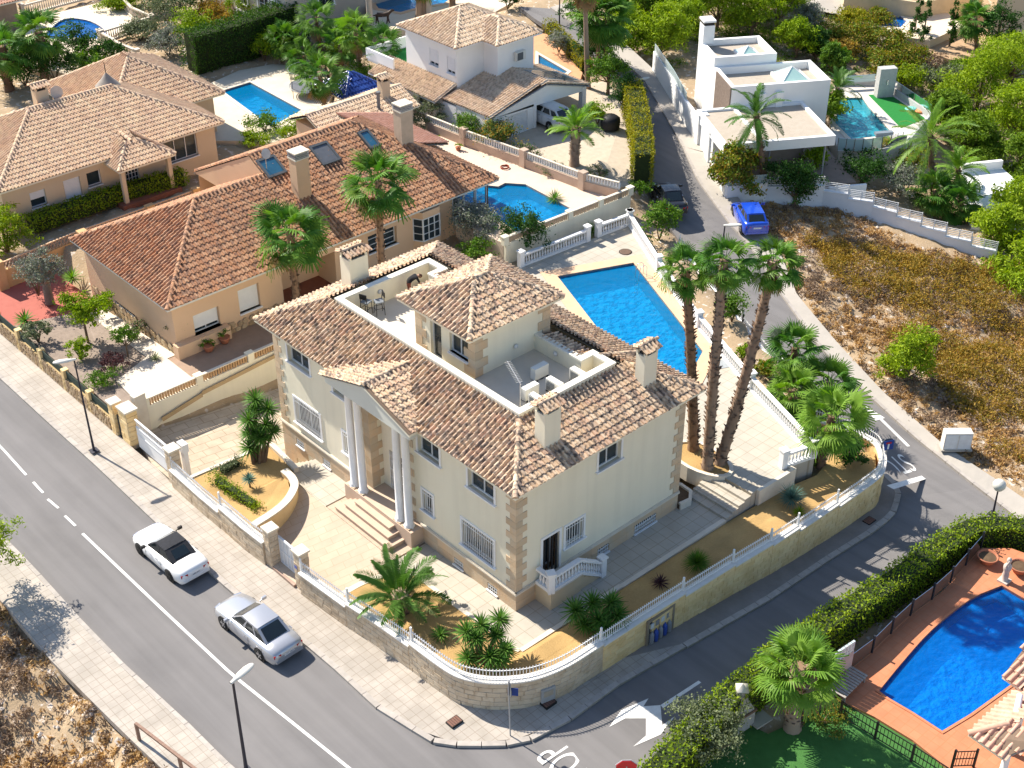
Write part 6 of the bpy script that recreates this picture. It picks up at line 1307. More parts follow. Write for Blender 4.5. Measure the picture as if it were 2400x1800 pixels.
c = P(2135, 258, TD); t = thing('pool_toy', tuple(c), 'deflated turquoise and orange pool toy on the artificial lawn', 'pool toy'); b = MB(); b.lathe(tuple(c), [(.4, 0), (.5, .1), (.35, .2), (.05, .22)], 12); b.build('float', mat('turquoise vinyl', (.2, .6, .55), None, 3, .4), t); b = MB(); b.lathe(tuple(c - B6 * .5 - A6 * .5), [(.35, 0), (.45, .08), (.3, .16), (.05, .17)], 12); b.build('wing', mat('orange vinyl', (.75, .28, .1), None, 3, .4), t)
c = P(2070, 322, TD); t = thing('pool_bench', tuple(c), 'low grey bench at the near edge of the turquoise pool', 'bench'); b = MB(); b.obox(c + Z_ * .35, A6 * .7, B6 * .2, Z_ * .1); b.build('seat', mat('slate grey', (.2, .24, .28), None, 3, .6), t); b = MB(); b.obox(c + Z_ * .12, A6 * .6, B6 * .12, Z_ * .13); b.build('base', MT['slate grey'], t)
# street wall, gate and stepped garden wall
WB6 = mat('white block wall', (.72, .74, .78), (.66, .68, .72), 1, .85)
t = thing('street_wall', tuple(P(1600, 300, 1.7)), 'tall white street wall of the modern villa with glass strip', 'wall')
b = MB(); sw = PL([(1532, 165, 2.7), (1575, 235, 2.2), (1604, 290, 1.85), (1632, 330, 1.6)]); b.wall(sw, .25, [p.z - .6 for p in sw], [4.3, 4.0, 3.7, 3.5]); b.build('wall_body', WHITEW, t); b = MB(); b.wall(sw[:3], .04, [4.3, 4.0, 3.7], [4.9, 4.6, 4.3]); b.build('glass_strip', MT['frosted pale glass'], t)
for p, h in ((P(1640, 337, 1.55), 2.3), (P(1665, 375, 1.35), 2.2)):
 q = thing('gate_pier', tuple(p), 'white gate pier of the modern villa, ' + ('beside the tall street wall' if h > 2.25 else 'below the leafy tree'), 'gate pier'); b = MB(); b.obox(p + Z_ * h / 2, A6 * .35, B6 * .35, Z_ * h / 2); b.build('pier', WHITEW, q); b = MB(); b.obox(p + Z_ * (h + .04), A6 * .4, B6 * .4, Z_ * .04); b.build('cap', WHITEW, q)
gw = [P(1667, 388, 1.25), P(1700, 475, .25), P(1792, 474, .0), P(1925, 481, -.3), P(2042, 513, -.8), P(2120, 545, -1.2), P(2200, 575, -1.6), P(2330, 618, -2.1)]
t = thing('garden_wall', tuple(gw[1]), 'white block garden wall stepping down the hillside', 'wall'); CP = [1.6, 1.55, 1.5, 1.0, .6, .3, -.05, -.45]
segs = [(gw[0], gw[1], 1.55), (gw[1], gw[2], 1.5), (gw[2], gw[3], 1.2)]
tail = resample_n(gw[3:], 8)
for i, (p, q) in enumerate(zip(tail[:-1], tail[1:])): segs.append((p, q, .82 - i * .33))
rr = thing('wall_railing', tuple(gw[3]), 'white horizontal railings on the stepped garden wall', 'railing')
for i, (p, q, z) in enumerate(segs):
 b = MB(); b.wall([p[:2], q[:2]], .22, min(p.z, q.z) - 1.2, z); b.build('wall_step', WB6 if i > 1 else WHITEW, t); b = MB(); b.wall([p[:2], q[:2]], .32, z, z + .05); b.build('coping', WHITE, t)
 if i >= 2:
  for k in range(5): b = MB(); b.bar((p.x, p.y, z + .16 + k * .13), (q.x, q.y, z + .16 + k * .13), .03, .05); b.build('rail', WHITE, rr)
  for f in (.02, .5, .98): m_ = p.lerp(q, f); b = MB(); b.bar((m_.x, m_.y, z), (m_.x, m_.y, z + .72), .05); b.build('post', WHITE, rr)
 if i == 1: b = MB(); b.bar((p.x, p.y, z + .35), (q.x, q.y, z + .35), .02, .6); b.build('glass_panel', MT['frosted pale glass'], rr)
b = MB(); rw = PL([(1960, 372, -.5), (2050, 375, -.5), (2130, 360, -.5)]); b.wall(rw, .3, -3, .45); b.build('rubble_retaining_wall', mat('brown rubble', (.26, .2, .14), (.12, .09, .06), 5, .95, .6, contrast=1.))['kind'] = 'structure'
c = P(2310, 430, -2.0); t = thing('white_terrace', tuple(c), 'partly hidden white terrace below the modern villa', 'terrace'); b = MB(); b.prism([P(*p, -1.2)[:2] for p in ((2250, 400), (2345, 390), (2400, 440), (2380, 540), (2280, 520))], -3, -1.2); b.build('floor_slab', WHITEW, t); b = MB(); b.wall([P(*p, -1.2)[:2] for p in ((2250, 405), (2345, 395))], .3, -1.2, -.5); b.build('parapet', WHITEW, t)

# ---- top right: cream house, pool, wall
h8 = thing('cream_house', tuple(P(2350, 60, 0)), 'big cream house at the top right edge', 'house'); c = [P(*p, 0) for p in ((2320, 90), (2500, 60), (2600, -120), (2400, -150))]; b = MB(); b.prism([p[:2] for p in c], -2, 5.5); b.build('wall', BEIGEW, h8)
b = MB(); w8 = PL([(1960, -60, 1.5), (1980, 10, 1.2), (2150, 30, 1.0), (2300, 5, 1.0)]); b.wall(w8, .3, -1, [2.6, 2.4, 2.0, 2.0]); b.build('wall_body', mat('cream yellow render', (.66, .52, .34), None, 1, .9), h8)
D8 = .6; PO8 = [tuple(P(*p, D8)[:2]) for p in ((2035, 42), (2100, 30), (2125, 50), (2110, 65), (2060, 60))]
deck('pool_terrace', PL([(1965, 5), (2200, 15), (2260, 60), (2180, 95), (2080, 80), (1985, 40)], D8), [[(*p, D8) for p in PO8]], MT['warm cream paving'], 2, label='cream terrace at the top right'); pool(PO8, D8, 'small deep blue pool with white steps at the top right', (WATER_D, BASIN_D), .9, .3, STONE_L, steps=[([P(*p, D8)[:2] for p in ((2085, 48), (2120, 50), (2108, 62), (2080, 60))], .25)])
deck('bare_soil', PL([(2080, 85), (2200, 70), (2330, 80), (2330, 130), (2230, 140), (2130, 110)], -.1), [], mat('bare earth', (.46, .32, .2), (.36, .24, .14), 2, .95), 1, label='bare earth under the cypresses')
t = thing('retaining_wall', tuple(P(2150, 130, -.5)), 'grey rough retaining wall on the slope at the top right', 'wall'); rw = PL([(1985, 45, -.2), (2085, 90, -.4), (2160, 118, -.8), (2222, 145, -1.2)]); b = MB(); b.wall(rw, .35, -3, [p.z + .7 for p in rw]); b.build('wall_body', mat('grey concrete wall', (.42, .36, .29), (.3, .25, .2), 2, .95), t)
t = thing('hill_track', tuple(P(1900, 30, 1.2)), 'pale concrete track between walls at the top', 'track'); b = MB(); b.sheet(PL([(1840, -40, 1.5), (1900, 20, 1.2), (1985, 40, .8), (1970, -40, 1.5)])); b.build('slab', CONC, t); t['kind'] = 'structure'; cut(PL([(1840, -40, 1.5), (1900, 20, 1.2), (1985, 40, .8), (1970, -40, 1.5)]))

# ------------------------------------------------------------------ bottom right garden with deep blue pool
G7 = -1.3
TERRA = grid_mat('terracotta floor tile', (.56, .23, .12), (.50, .19, .095), (.95, .85, .78), .42, .42, 0, .02, .75, offset=0)
PO7b = [tuple(p[:2]) for p in smooth_path(PL([(2060, 1620), (2120, 1547), (2186, 1475), (2273, 1406), (2348, 1373)], G7), 3)] + [tuple(P(*p, G7)[:2]) for p in ((2460, 1440), (2420, 1560), (2368, 1606), (2274, 1674), (2208, 1714), (2140, 1670), (2085, 1638))]
dk7 = PL([(1985, 1573), (2035, 1535), (2120, 1452), (2210, 1385), (2298, 1284), (2370, 1285), (2470, 1320), (2520, 1600), (2400, 1900), (2240, 1815), (2140, 1735), (2050, 1680), (1968, 1640)], G7)
deck('pool_terrace', dk7, [[(*p, G7) for p in PO7b]], TERRA, 1.2, label='terracotta tiled terrace at the bottom right')
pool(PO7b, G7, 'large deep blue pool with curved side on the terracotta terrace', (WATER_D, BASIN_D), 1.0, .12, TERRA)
LAWN = mat('mown lawn', (.07, .20, .05), (.045, .14, .03), 3, .95, .6, 60, contrast=.8)
deck('lawn', PL([(1560, 1900), (1600, 1750), (1650, 1700), (1720, 1680), (1800, 1720), (1968, 1645), (2050, 1684), (2140, 1740), (2240, 1820), (2300, 1900)], G7 - .12), [], LAWN, 1, label='shaded lawn at the bottom right')
def post_fence(name, pts, label, pm, panel=None, h=1.0, rails=2, step=0, thin=.05, pick=None):
 t = thing(name, pts[0], label, 'fence')
 for p in pts: b = MB(); b.bar(p, Vector(p) + Z_ * (h + .08), .09); b.build('post', pm, t)
 for p, q in zip(pts[:-1], pts[1:]):
  p, q = Vector(p), Vector(q)
  if panel: b = MB(); b.bar(p.lerp(q, .03) + Z_ * h * .5, q.lerp(p, .03) + Z_ * h * .5, .02, h * .85); b.build('panel', panel, t)
  for k in range(rails): z = h * (.12 + .85 * k / max(1, rails - 1)); b = MB(); b.bar(p + Z_ * z, q + Z_ * z, .03, .04); b.build('rail', pm, t)
  if pick:
   n = int((q - p).length / pick)
   for i in range(1, n): m_ = p.lerp(q, i / n); b = MB(); b.bar(m_ + Z_ * .1, m_ + Z_ * h * .97, .022); b.build('picket', pm, t)
 return t
fp = resample_n(PL([(2298, 1284), (2210, 1385), (2120, 1452), (2035, 1537), (1988, 1570)], G7), 8)
post_fence('glass_fence', fp, 'low glass fence with dark posts along the terracotta terrace hedge', mat('dark post', (.03, .035, .045), None, 3, .4), glass_mat('smoked glass', (.35, .4, .42), .05, .25), .95, 0)
post_fence('iron_fence', PL([(1968, 1680), (2050, 1732), (2135, 1785), (2235, 1850)], G7), 'dark iron railing between the lawn and the terracotta terrace', IRON, None, .95, 3, pick=.16)
post_fence('iron_gate', PL([(2230, 1800), (2281, 1798)], G7), 'open dark iron gate beside the terracotta terrace', IRON, None, 1.0, 3, pick=.12)
# shower screen with glass bricks, slatted bench
a, c = P(1998, 1575, G7), P(1958, 1612, G7); t = thing('shower_screen', tuple(a), 'pink rendered screen wall with glass bricks at the pool corner', 'screen wall'); b = MB(); b.wall([P(1990, 1574, G7)[:2], P(1925, 1618, G7)[:2]], .12, G7, G7 + 1.3); b.build('screen', mat('pink render', (.62, .44, .38), None, 2, .9), t)
p, q = P(1990, 1574, G7), P(1925, 1618, G7); d = (q - p).normalized(); nb = int((q - p).length / .22)
for i in range(nb):
 for k in range(3): b = MB(); b.obox(p + d * (.12 + i * .22) + Z_ * (1.42 + k * .2), d * .095, d.cross(Z_) * .05, Z_ * .09); b.build('glass_brick', mat('glass brick', (.55, .62, .62), (.4, .48, .5), 8, .15), t)
c = P(1985, 1612, G7); t = thing('slatted_bench', tuple(c), 'grey slatted wooden sunbed beside the screen wall', 'bench'); u = (P(2012, 1590, G7) - P(1972, 1630, G7)).normalized(); s = Vector((-u.y, u.x, 0))
for i in range(11): b = MB(); b.obox(c + u * (-.85 + i * .17) + Z_ * .36, u * .06, s * .42, Z_ * .02); b.build('slat', mat('weathered wood', (.42, .38, .34), (.3, .27, .24), 8, .9), t)
for i in (-1, 1):
 for j in (-1, 1): b = MB(); b.bar(c + u * i * .8 + s * j * .36, c + u * i * .8 + s * j * .36 + Z_ * .35, .06); b.build('leg', MT['weathered wood'], t)
c = P(1945, 1605, G7); 
# little roof and column at the bottom right corner
h7 = thing('garden_pavilion', tuple(P(2400, 1750, G7)), 'salmon tiled porch roofs on white columns at the bottom right', 'porch'); zz = 1.0
e = lambda x, y, z: P(1960 + x * .378, 1440 + y * .378, z)
roof(h7, [[e(1030, 385, 1.25), e(1150, 470, 1.25), e(1300, 330, 1.9), e(1180, 190, 1.9)]], [], TILE_E, .30, .5, 300, .1, name='porch_roof')
roof(h7, [[e(820, 740, 1.0), e(1030, 890, 1.0), e(1250, 800, 1.8), e(1090, 670, 1.65)], [e(1180, 420, 1.0), e(820, 740, 1.0), e(1090, 670, 1.65), e(1300, 520, 1.8)]], [(e(820, 740, 1.02), e(1090, 670, 1.7))], TILE_E, .30, .5, 300, .1, name='lower_roof')
for p in (e(1100, 735, 0), e(1045, 890, 0)): b = MB(); b.lathe((p.x + .2, p.y, G7), [(.2, 0), (.2, .1), (.15, .15), (.14, 2.5), (.2, 2.6)], 14); b.build('column', WHITE, h7)
b = MB(); q = [e(1120, 560, 1.6), e(1200, 600, 1.6)]; b.tube([e(1140, 500, 1.75), e(1095, 725, 1.3)], .13, 12); b.build('round_post', WHITE, h7)
for (px, py, lab) in ((2312, 1318, 'terracotta bowl planter with dark plant nearest the hedge corner'), (2388, 1340, 'orange terracotta bowl planter beside the statue')):
 c = P(px, py, G7); t = thing('bowl_planter', tuple(c), lab, 'planter', 'terracotta bowls by the pool'); b = MB(); b.lathe(tuple(c), [(.28, 0), (.3, .05), (.45, .3), (.5, .36), (.52, .42), (.46, .42), (.42, .34)], 18); b.build('bowl', MT['terracotta'], t); b = MB(); b.lathe(tuple(c), [(.42, .34), (.1, .36)], 18); b.build('soil', MT['dark soil'], t)
c = P(2353, 1362, G7); t = thing('garden_statue', tuple(c), 'pale stone figure statue on a base beside the deep blue pool', 'statue'); b = MB(); b.lathe(tuple(c), [(.2, 0), (.2, .08), (.15, .12), (.17, .4), (.14, .62), (.19, .8), (.2, .95), (.12, 1.08), (.06, 1.13), (.1, 1.2), (.12, 1.3), (.1, 1.4), (.02, 1.46)], 12); b.tube([c + Vector((.15, 0, .95)), c + Vector((.28, .05, .8)), c + Vector((.2, -.1, .7))], .05, 6); b.tube([c + Vector((-.15, 0, .95)), c + Vector((-.25, -.05, 1.15)), c + Vector((-.1, -.08, 1.35))], .05, 6); b.build('figure', mat('pale statue stone', (.58, .5, .44), (.45, .38, .33), 5, .9), t); b = MB(); b.box(c.x - .25, c.y - .25, G7, c.x + .25, c.y + .25, G7 + .1); b.build('base', MT['pale statue stone'], t)
c = P(1728, 1700, G7); t = thing('barbecue', tuple(c), 'grey stone garden barbecue with pyramid hood beside the hedge', 'barbecue'); d = (P(1760, 1680, G7) - P(1728, 1700, G7)).normalized(); s = Vector((-d.y, d.x, 0)); b = MB(); b.obox(c + Z_ * .45, d * .55, s * .4, Z_ * .45); b.build('base', mat('grey stone slab', (.42, .40, .38), (.34, .32, .3), 4, .9), t); b = MB(); b.obox(c + Z_ * .95, d * .6, s * .45, Z_ * .05); b.build('slab', mat('dark brick', (.2, .12, .09), None, 4, .9), t)
b = MB(); q = [c + d * i * .5 + s * j * .38 + Z_ * 1.0 for i, j in ((-1, -1), (1, -1), (1, 1), (-1, 1))]; r_ = [c + d * i * .2 + s * j * .2 + Z_ * 1.7 for i, j in ((-1, -1), (1, -1), (1, 1), (-1, 1))]; b.add(q + r_, [[0, 1, 5, 4], [1, 2, 6, 5], [2, 3, 7, 6], [3, 0, 4, 7]]); b.build('hood', MT['grey stone slab'], t); b = MB(); b.obox(c + Z_ * 1.95, d * .2, s * .2, Z_ * .25); b.build('flue', MT['grey stone slab'], t); b = MB(); b.lathe(tuple(c + Z_ * 2.2), [(.36, 0), (.36, .04), (.02, .3)], 4); b.build('cap', mat('pale cap stone', (.6, .56, .5), None, 4, .9), t)
c = P(1780, 1690, G7); t = thing('stone_slab_table', tuple(c), 'small pale slab lying on the soil beside the barbecue', 'slab'); b = MB(); b.obox(c + Z_ * .1, d * .45, s * .32, Z_ * .05); b.build('slab', CONC, t)
# ------------------------------------------------------------------ plants
def leafmat(name, cols, tr=.3, rough=.6): return ramp_mat(name, cols, rough=rough, transl=tr, spec=.12)
LM = dict(
 palm=leafmat('fan palm leaf', [(.05, .14, .02), (.08, .20, .03), (.15, .27, .04), (.06, .14, .02)], .25, .45), palm_y=leafmat('bright palm leaf', [(.13, .26, .03), (.20, .33, .05), (.10, .22, .03)], .3, .45),
 date=leafmat('date palm leaf', [(.05, .13, .02), (.08, .17, .03), (.10, .19, .05)], .25, .45), yucca=leafmat('yucca leaf', [(.05, .14, .02), (.08, .19, .03), (.14, .24, .05), (.04, .11, .02)], .25, .45),
 blue=leafmat('blue-green spiky leaf', [(.08, .16, .13), (.12, .21, .17), (.06, .13, .10)], .2), dead=leafmat('dry frond', [(.32, .20, .10), (.26, .16, .08)], .2), red=leafmat('dark red spiky leaf', [(.06, .03, .035), (.10, .04, .04)], .2),
 bush=leafmat('green shrub leaf', [(.06, .15, .02), (.10, .20, .025), (.15, .25, .03), (.05, .11, .02)]), dark=leafmat('dark shrub leaf', [(.025, .07, .015), (.04, .10, .02), (.05, .12, .02), (.02, .05, .012)]),
 lime=leafmat('lime shrub leaf', [(.20, .31, .012), (.28, .38, .015), (.16, .26, .012), (.11, .19, .012)]), pine=leafmat('pine needles', [(.17, .27, .012), (.25, .36, .018), (.32, .42, .022), (.11, .19, .012)], .3), pined=leafmat('dark pine needles', [(.09, .17, .015), (.14, .23, .02), (.18, .28, .02), (.06, .11, .012)], .25),
 olive=leafmat('olive leaf', [(.16, .19, .10), (.12, .15, .07), (.21, .24, .14), (.09, .12, .05)], .2), silver=leafmat('silver shrub leaf', [(.22, .26, .18), (.17, .20, .13), (.27, .26, .25), (.13, .17, .10)], .2), flower=leafmat('flowering shrub leaf', [(.07, .14, .03), (.10, .18, .04), (.50, .30, .06), (.08, .15, .03), (.06, .11, .03)]), pink=leafmat('pink blossom leaf', [(.08, .15, .04), (.36, .24, .26), (.11, .19, .05), (.06, .11, .03)]),
 hedge=leafmat('hedge leaf', [(.13, .22, .012), (.20, .30, .015), (.28, .35, .02), (.10, .17, .012)]), hedged=leafmat('dark hedge leaf', [(.03, .075, .015), (.05, .11, .018), (.07, .14, .02)]), hedgey=leafmat('yellow hedge leaf', [(.28, .27, .02), (.36, .30, .02), (.17, .20, .015), (.23, .25, .02)]),
 dry=leafmat('dry grass', [(.48, .30, .12), (.38, .22, .09), (.54, .37, .17), (.30, .18, .09)], .3, .9), scrub=leafmat('olive scrub', [(.30, .20, .04), (.40, .25, .05), (.22, .18, .04), (.46, .28, .07), (.16, .18, .03)], .25, .9), twig=leafmat('grey-brown scrub', [(.24, .17, .12), (.32, .23, .16), (.18, .13, .09)], .2, .9),
 ivy=leafmat('creeper leaf', [(.09, .17, .02), (.14, .22, .025), (.24, .24, .03), (.30, .19, .04), (.06, .12, .02)]))
BARK = mat('bark', (.20, .14, .09), (.12, .08, .05), 6, .95, .5); BARK_G = mat('grey bark', (.26, .22, .18), (.16, .13, .11), 6, .95, .5)
PTRUNK = ramp_mat('palm trunk', [(.22, .14, .09), (.12, .075, .05), (.36, .26, .19), (.17, .11, .07), (.30, .19, .12)], rough=.95)
def rdir(rs, n):
 v = rs.normal(size=(n, 3)); return v / np.linalg.norm(v, axis=1, keepdims=True)
def leaves(rs, Cn, size, asp=.45, flat=.35, out=None):
 """one diamond quad per centre; flat pulls the leaf plane towards horizontal/outward"""
 n = len(Cn); d = rdir(rs, n); nr = rdir(rs, n)
 if out is not None: nr = nr * (1 - flat) + out * flat
 else: nr[:, 2] += flat
 d -= nr * (np.sum(d * nr, 1) / np.maximum(1e-6, np.sum(nr * nr, 1)))[:, None]; d /= np.maximum(1e-6, np.linalg.norm(d, axis=1, keepdims=True))
 w = np.cross(nr, d); w /= np.maximum(1e-6, np.linalg.norm(w, axis=1, keepdims=True))
 s = size * rs.uniform(.6, 1.3, (n, 1)); V = np.empty((n, 4, 3)); V[:, 0] = Cn - d * s / 2; V[:, 1] = Cn + w * s * asp / 2; V[:, 2] = Cn + d * s / 2; V[:, 3] = Cn - w * s * asp / 2
 return V.reshape(-1, 3), np.arange(4 * n).reshape(n, 4)
def crown_pts(rs, blobs, n, clump=.32, inner=.5):
 """leaf centres: clumps spread through uneven ellipsoids"""
 vol = np.array([b[3] * b[4] * b[5] for b in blobs]) ** .67; vol = vol / vol.sum(); pts = []; outs = []
 for b, f in zip(blobs, vol):
  m = max(20, int(n * f)); k = max(6, m // 55); d = rdir(rs, k); d[:, 2] = np.where(d[:, 2] < -.6, -d[:, 2], d[:, 2])
  r = (inner + (1 - inner) * rs.rand(k, 1) ** .5) * (1 + .22 * rs.normal(size=(k, 1)).clip(-1.5, 1.5)); cc = d * r
  i = rs.randint(0, k, m); p = cc[i] + rs.normal(size=(m, 3)) * clump * np.array((1, 1, .75)) * .6
  pts.append(p * np.array(b[3:6]) + np.array(b[:3])); o = p + np.array((0, 0, .25)); outs.append(o / np.maximum(1e-6, np.linalg.norm(o, axis=1, keepdims=True)))
 return np.concatenate(pts), np.concatenate(outs)
_np = np.random.RandomState
_seed = [10]
def nseed(): _seed[0] += 1; return _np(_seed[0])
_pools = {}
def crown_mesh(kind, blobs, n, size, asp=.5, clump=.32, inner=.5):
 rs = nseed(); p, o = crown_pts(rs, blobs, n, clump, inner); V, F = leaves(rs, p, size, asp, .45, o)
 k = len(F); base = rs.rand(k)
 return npmesh('crown', V, F, LM[kind], base)
def shrub(px, py, z, r, h, kind, label, n=2600, size=.16, cat='shrub', name='shrub', group=None, ry=None, at=None, lumps=4):
 c = at or P(px, py, z); t = thing(name, tuple(c), label, cat, group); rs = nseed(); ry = ry or r
 bl = [(0, 0, h * .55, r * .8, ry * .8, h * .5)] + [(rs.uniform(-.45, .45) * r, rs.uniform(-.45, .45) * ry, h * rs.uniform(.35, .75), r * rs.uniform(.4, .6), ry * rs.uniform(.4, .6), h * rs.uniform(.25, .4)) for _ in range(lumps)]
 link('foliage', crown_mesh(kind, bl, n, size), t, Matrix.Translation(c))
 b = MB()
 for i in range(4): a = i * 1.6; b.tube([(0, 0, -.1), (math.cos(a) * r * .2, math.sin(a) * r * .2, h * .3), (math.cos(a) * r * .4, math.sin(a) * r * .4, h * .6)], [.05, .035, .015], 5)
 b.build('stem', BARK, t, Matrix.Translation(c)); return t
def tree(px, py, z, h, r, kind, label, n=6000, size=.2, name='tree', cat='tree', group=None, trunk=.16, clear=.3, asp=.5, lean=(0, 0), at=None, lumps=7, bark=None, inner=.45, flatk=.55):
 c = at or P(px, py, z); t = thing(name, tuple(c), label, cat, group); rs = nseed(); cz = h * (clear + 1) / 2; H2 = h * (1 - clear) / 2; lx, ly = lean; bl = []; b = MB()
 b.tube([(0, 0, -.3), (lx * .3, ly * .3, h * .3), (lx * .7, ly * .7, h * .62), (lx, ly, h * .85)], [trunk, trunk * .8, trunk * .5, trunk * .2], 8)
 for k in range(lumps):
  a = k * 2.4 + rs.uniform(-.4, .4); q = rs.uniform(.35, .72); zz = cz + H2 * rs.uniform(-.65, .6); p = (lx * .8 + math.cos(a) * r * q, ly * .8 + math.sin(a) * r * q, zz); s = r * rs.uniform(.38, .55); bl.append((*p, s, s, s * flatk * 1.3))
  b.tube([(lx * .5, ly * .5, h * (clear + .05 + .04 * k / lumps)), (p[0] * .6, p[1] * .6, (zz + h * clear) / 2), p], [trunk * .45, trunk * .3, trunk * .1], 5)
 bl.append((lx * .9, ly * .9, h - H2 * .5, r * .5, r * .5, H2 * .55)); bl.append((lx * .8, ly * .8, cz, r * .6, r * .6, H2 * .7))
 link('crown', crown_mesh(kind, bl, n, size, asp, .36, inner), t, Matrix.Translation(c)); b.build('trunk', bark or BARK, t, Matrix.Translation(c)); return t
def hedge(path, w, h, kind, label, n=5000, size=.14, name='hedge', group=None, wob=.12):
 """clipped hedge: leaf faces all over a slightly wavy box with a dark twiggy core"""
 path = [Vector(p) for p in path]; t = thing(name, tuple(path[0]), label, 'hedge', group); rs = nseed(); pts = resample(path, .5); L = sum((b - a).length for a, b in zip(pts[:-1], pts[1:]))
 u = rs.rand(n) * (len(pts) - 1.001); i = u.astype(int); f = (u - i)[:, None]; Pn = np.array([tuple(p) for p in pts]); base = Pn[i] * (1 - f) + Pn[i + 1] * f; tg = Pn[i + 1] - Pn[i]; tg[:, 2] = 0; tg /= np.maximum(1e-6, np.linalg.norm(tg, axis=1, keepdims=True)); nr = np.stack([-tg[:, 1], tg[:, 0], np.zeros(n)], 1)
 face = rs.rand(n); tot = w + 2 * h; a = np.where(face < w / tot, 0, np.where(face < (w + h) / tot, 1, -1)); v = rs.rand(n)
 wv = wob * (np.sin(u * 1.7 + 1) + np.sin(u * 3.9) * .6 + np.sin(u * .7) * .8) * .6
 off = np.where(a == 0, (v - .5) * w, a * (w / 2 + wv * .6)); zz = np.where(a == 0, h + wv, v * h); jit = rs.normal(size=(n, 3)) * .07
 p = base + nr * off[:, None] + np.stack([np.zeros(n), np.zeros(n), zz], 1) + jit; out = np.where((a == 0)[:, None], np.array((0, 0, 1.)), nr * a[:, None]); out = out + rs.normal(size=(n, 3)) * .3
 V, F = leaves(rs, p, size, .5, .4, out / np.linalg.norm(out, axis=1, keepdims=True)); link('foliage', npmesh('hedge_foliage', V, F, LM[kind], rs.rand(len(F))), t)
 cp = pts[1:-1] if len(pts) > 4 else pts; b = MB(); b.wall(cp, w * .8, [q.z - .1 for q in cp], [q.z + h * .9 for q in cp]); b.build('core', mat('hedge core', (.03, .045, .012), (.02, .03, .01), 5, .95), t); return t

# palms -----------------------------------------------------------------
def fan_frond(kind, R=.75, Lp=.7, seed=0, droop=.45):
 rs = _np(900 + seed); V = []; F = []; m = 26
 for j in range(m):
  a = math.radians(-112 + 224 * j / (m - 1)); l = R * (.72 + .28 * math.cos(a * .7)) * rs.uniform(.92, 1.08); d = np.array((math.cos(a), math.sin(a), 0)); s = np.array((-math.sin(a), math.cos(a), 0)); o = np.array((Lp, 0, .0)); w = R * .042
  p0 = o; p1 = o + d * l * .6 + np.array((0, 0, .05 - .04 * abs(a))); p2 = o + d * l * rs.uniform(.9, 1.12) + np.array((0, 0, -droop * l * rs.uniform(.25, .6) - .02 * abs(a))); fold = np.array((0, 0, .02))
  n = len(V); V += [p0 - s * w * .2, p0 + s * w * .2 + fold, p1 + s * w + fold, p1 - s * w, p2 + s * w * .25, p2 - s * w * .25 + np.array((0, 0, -.05))]; F += [(n, n + 1, n + 2, n + 3), (n + 3, n + 2, n + 4, n + 5)]
 n = len(V); V += [np.array(q) for q in ((0, -.03, 0), (0, .03, 0), (Lp * .5, .02, .06), (Lp * .5, -.02, .06), (Lp, .015, .0), (Lp, -.015, .0))]; F += [(n, n + 1, n + 2, n + 3), (n + 3, n + 2, n + 4, n + 5)]
 return npmesh('frond', np.array(V), np.array(F), LM[kind], rs.rand(len(F)) * .25)
def feather_frond(kind, L=2.2, seed=0, m=26, arch=.55, ll=.42):
 rs = _np(950 + seed); V = []; F = []; prev = None
 def pos(t): return np.array((L * (t - .12 * t ** 3), 0, L * arch * (t * .9 - t ** 2 * 1.05)))
 for j in range(m):
  t = .12 + .88 * j / (m - 1); p = pos(t); dp = pos(min(1, t + .02)) - pos(t - .02); dp /= np.linalg.norm(dp); l = ll * (math.sin(math.pi * (.12 + .82 * t)) ** .6) * rs.uniform(.9, 1.1)
  for s in (-1, 1):
   d = dp * .62 + np.array((0, s * .75, .18 - .25 * rs.rand())); d /= np.linalg.norm(d); q = p + d * l + np.array((0, 0, -.12 * l)); w = np.cross(d, (0, 0, 1.)); w = w / np.linalg.norm(w) * .022 + dp * .012
   n = len(V); V += [p - w * .6, p + w * .6, (p + q) / 2 + w * 1.2, (p + q) / 2 - w * 1.2, q + w * .2, q - w * .2]; F += [(n, n + 1, n + 2, n + 3), (n + 3, n + 2, n + 4, n + 5)]
 for j in range(8):
  a, b = pos(j / 8), pos((j + 1) / 8); n = len(V); w = np.array((0, .03 * (1 - j / 9), 0)); V += [a - w, a + w, b + w, b - w]; F += [(n, n + 1, n + 2, n + 3)]
 return npmesh('frond', np.array(V), np.array(F), LM[kind], rs.rand(len(F)) * .25)
_fr = {}
def frond_set(kind, form, sc):
 k = (kind, form, round(sc, 1))
 if k not in _fr:
  if form == 'fan': _fr[k] = [fan_frond(kind, .82 * k[2], .75 * k[2], i) for i in range(3)]
  else: _fr[k] = [feather_frond(kind, 2.2 * k[2], i) for i in range(3)]
 return _fr[k]
def top_of(base, toppx):
 """crown point straight above a base, shifted sideways to the surveyed lean"""
 B = np.array(base); d = B - CAM; X, Y, Zc = d @ _R, d @ _U, d @ _F; lo, hi = 0., 40.
 for _ in range(50):
  m = (lo + hi) / 2; e = np.array((0, 0, m)); y = 900 - FPX * (Y + e @ _U) / (Zc + e @ _F)
  if y > toppx[1]: lo = m
  else: hi = m
 T = B + np.array((0, 0, m)); q = T - CAM; x = 1200 + FPX * (q @ _R) / (q @ _F); return Vector(T + _R * (toppx[0] - x) * (q @ _F) / FPX)
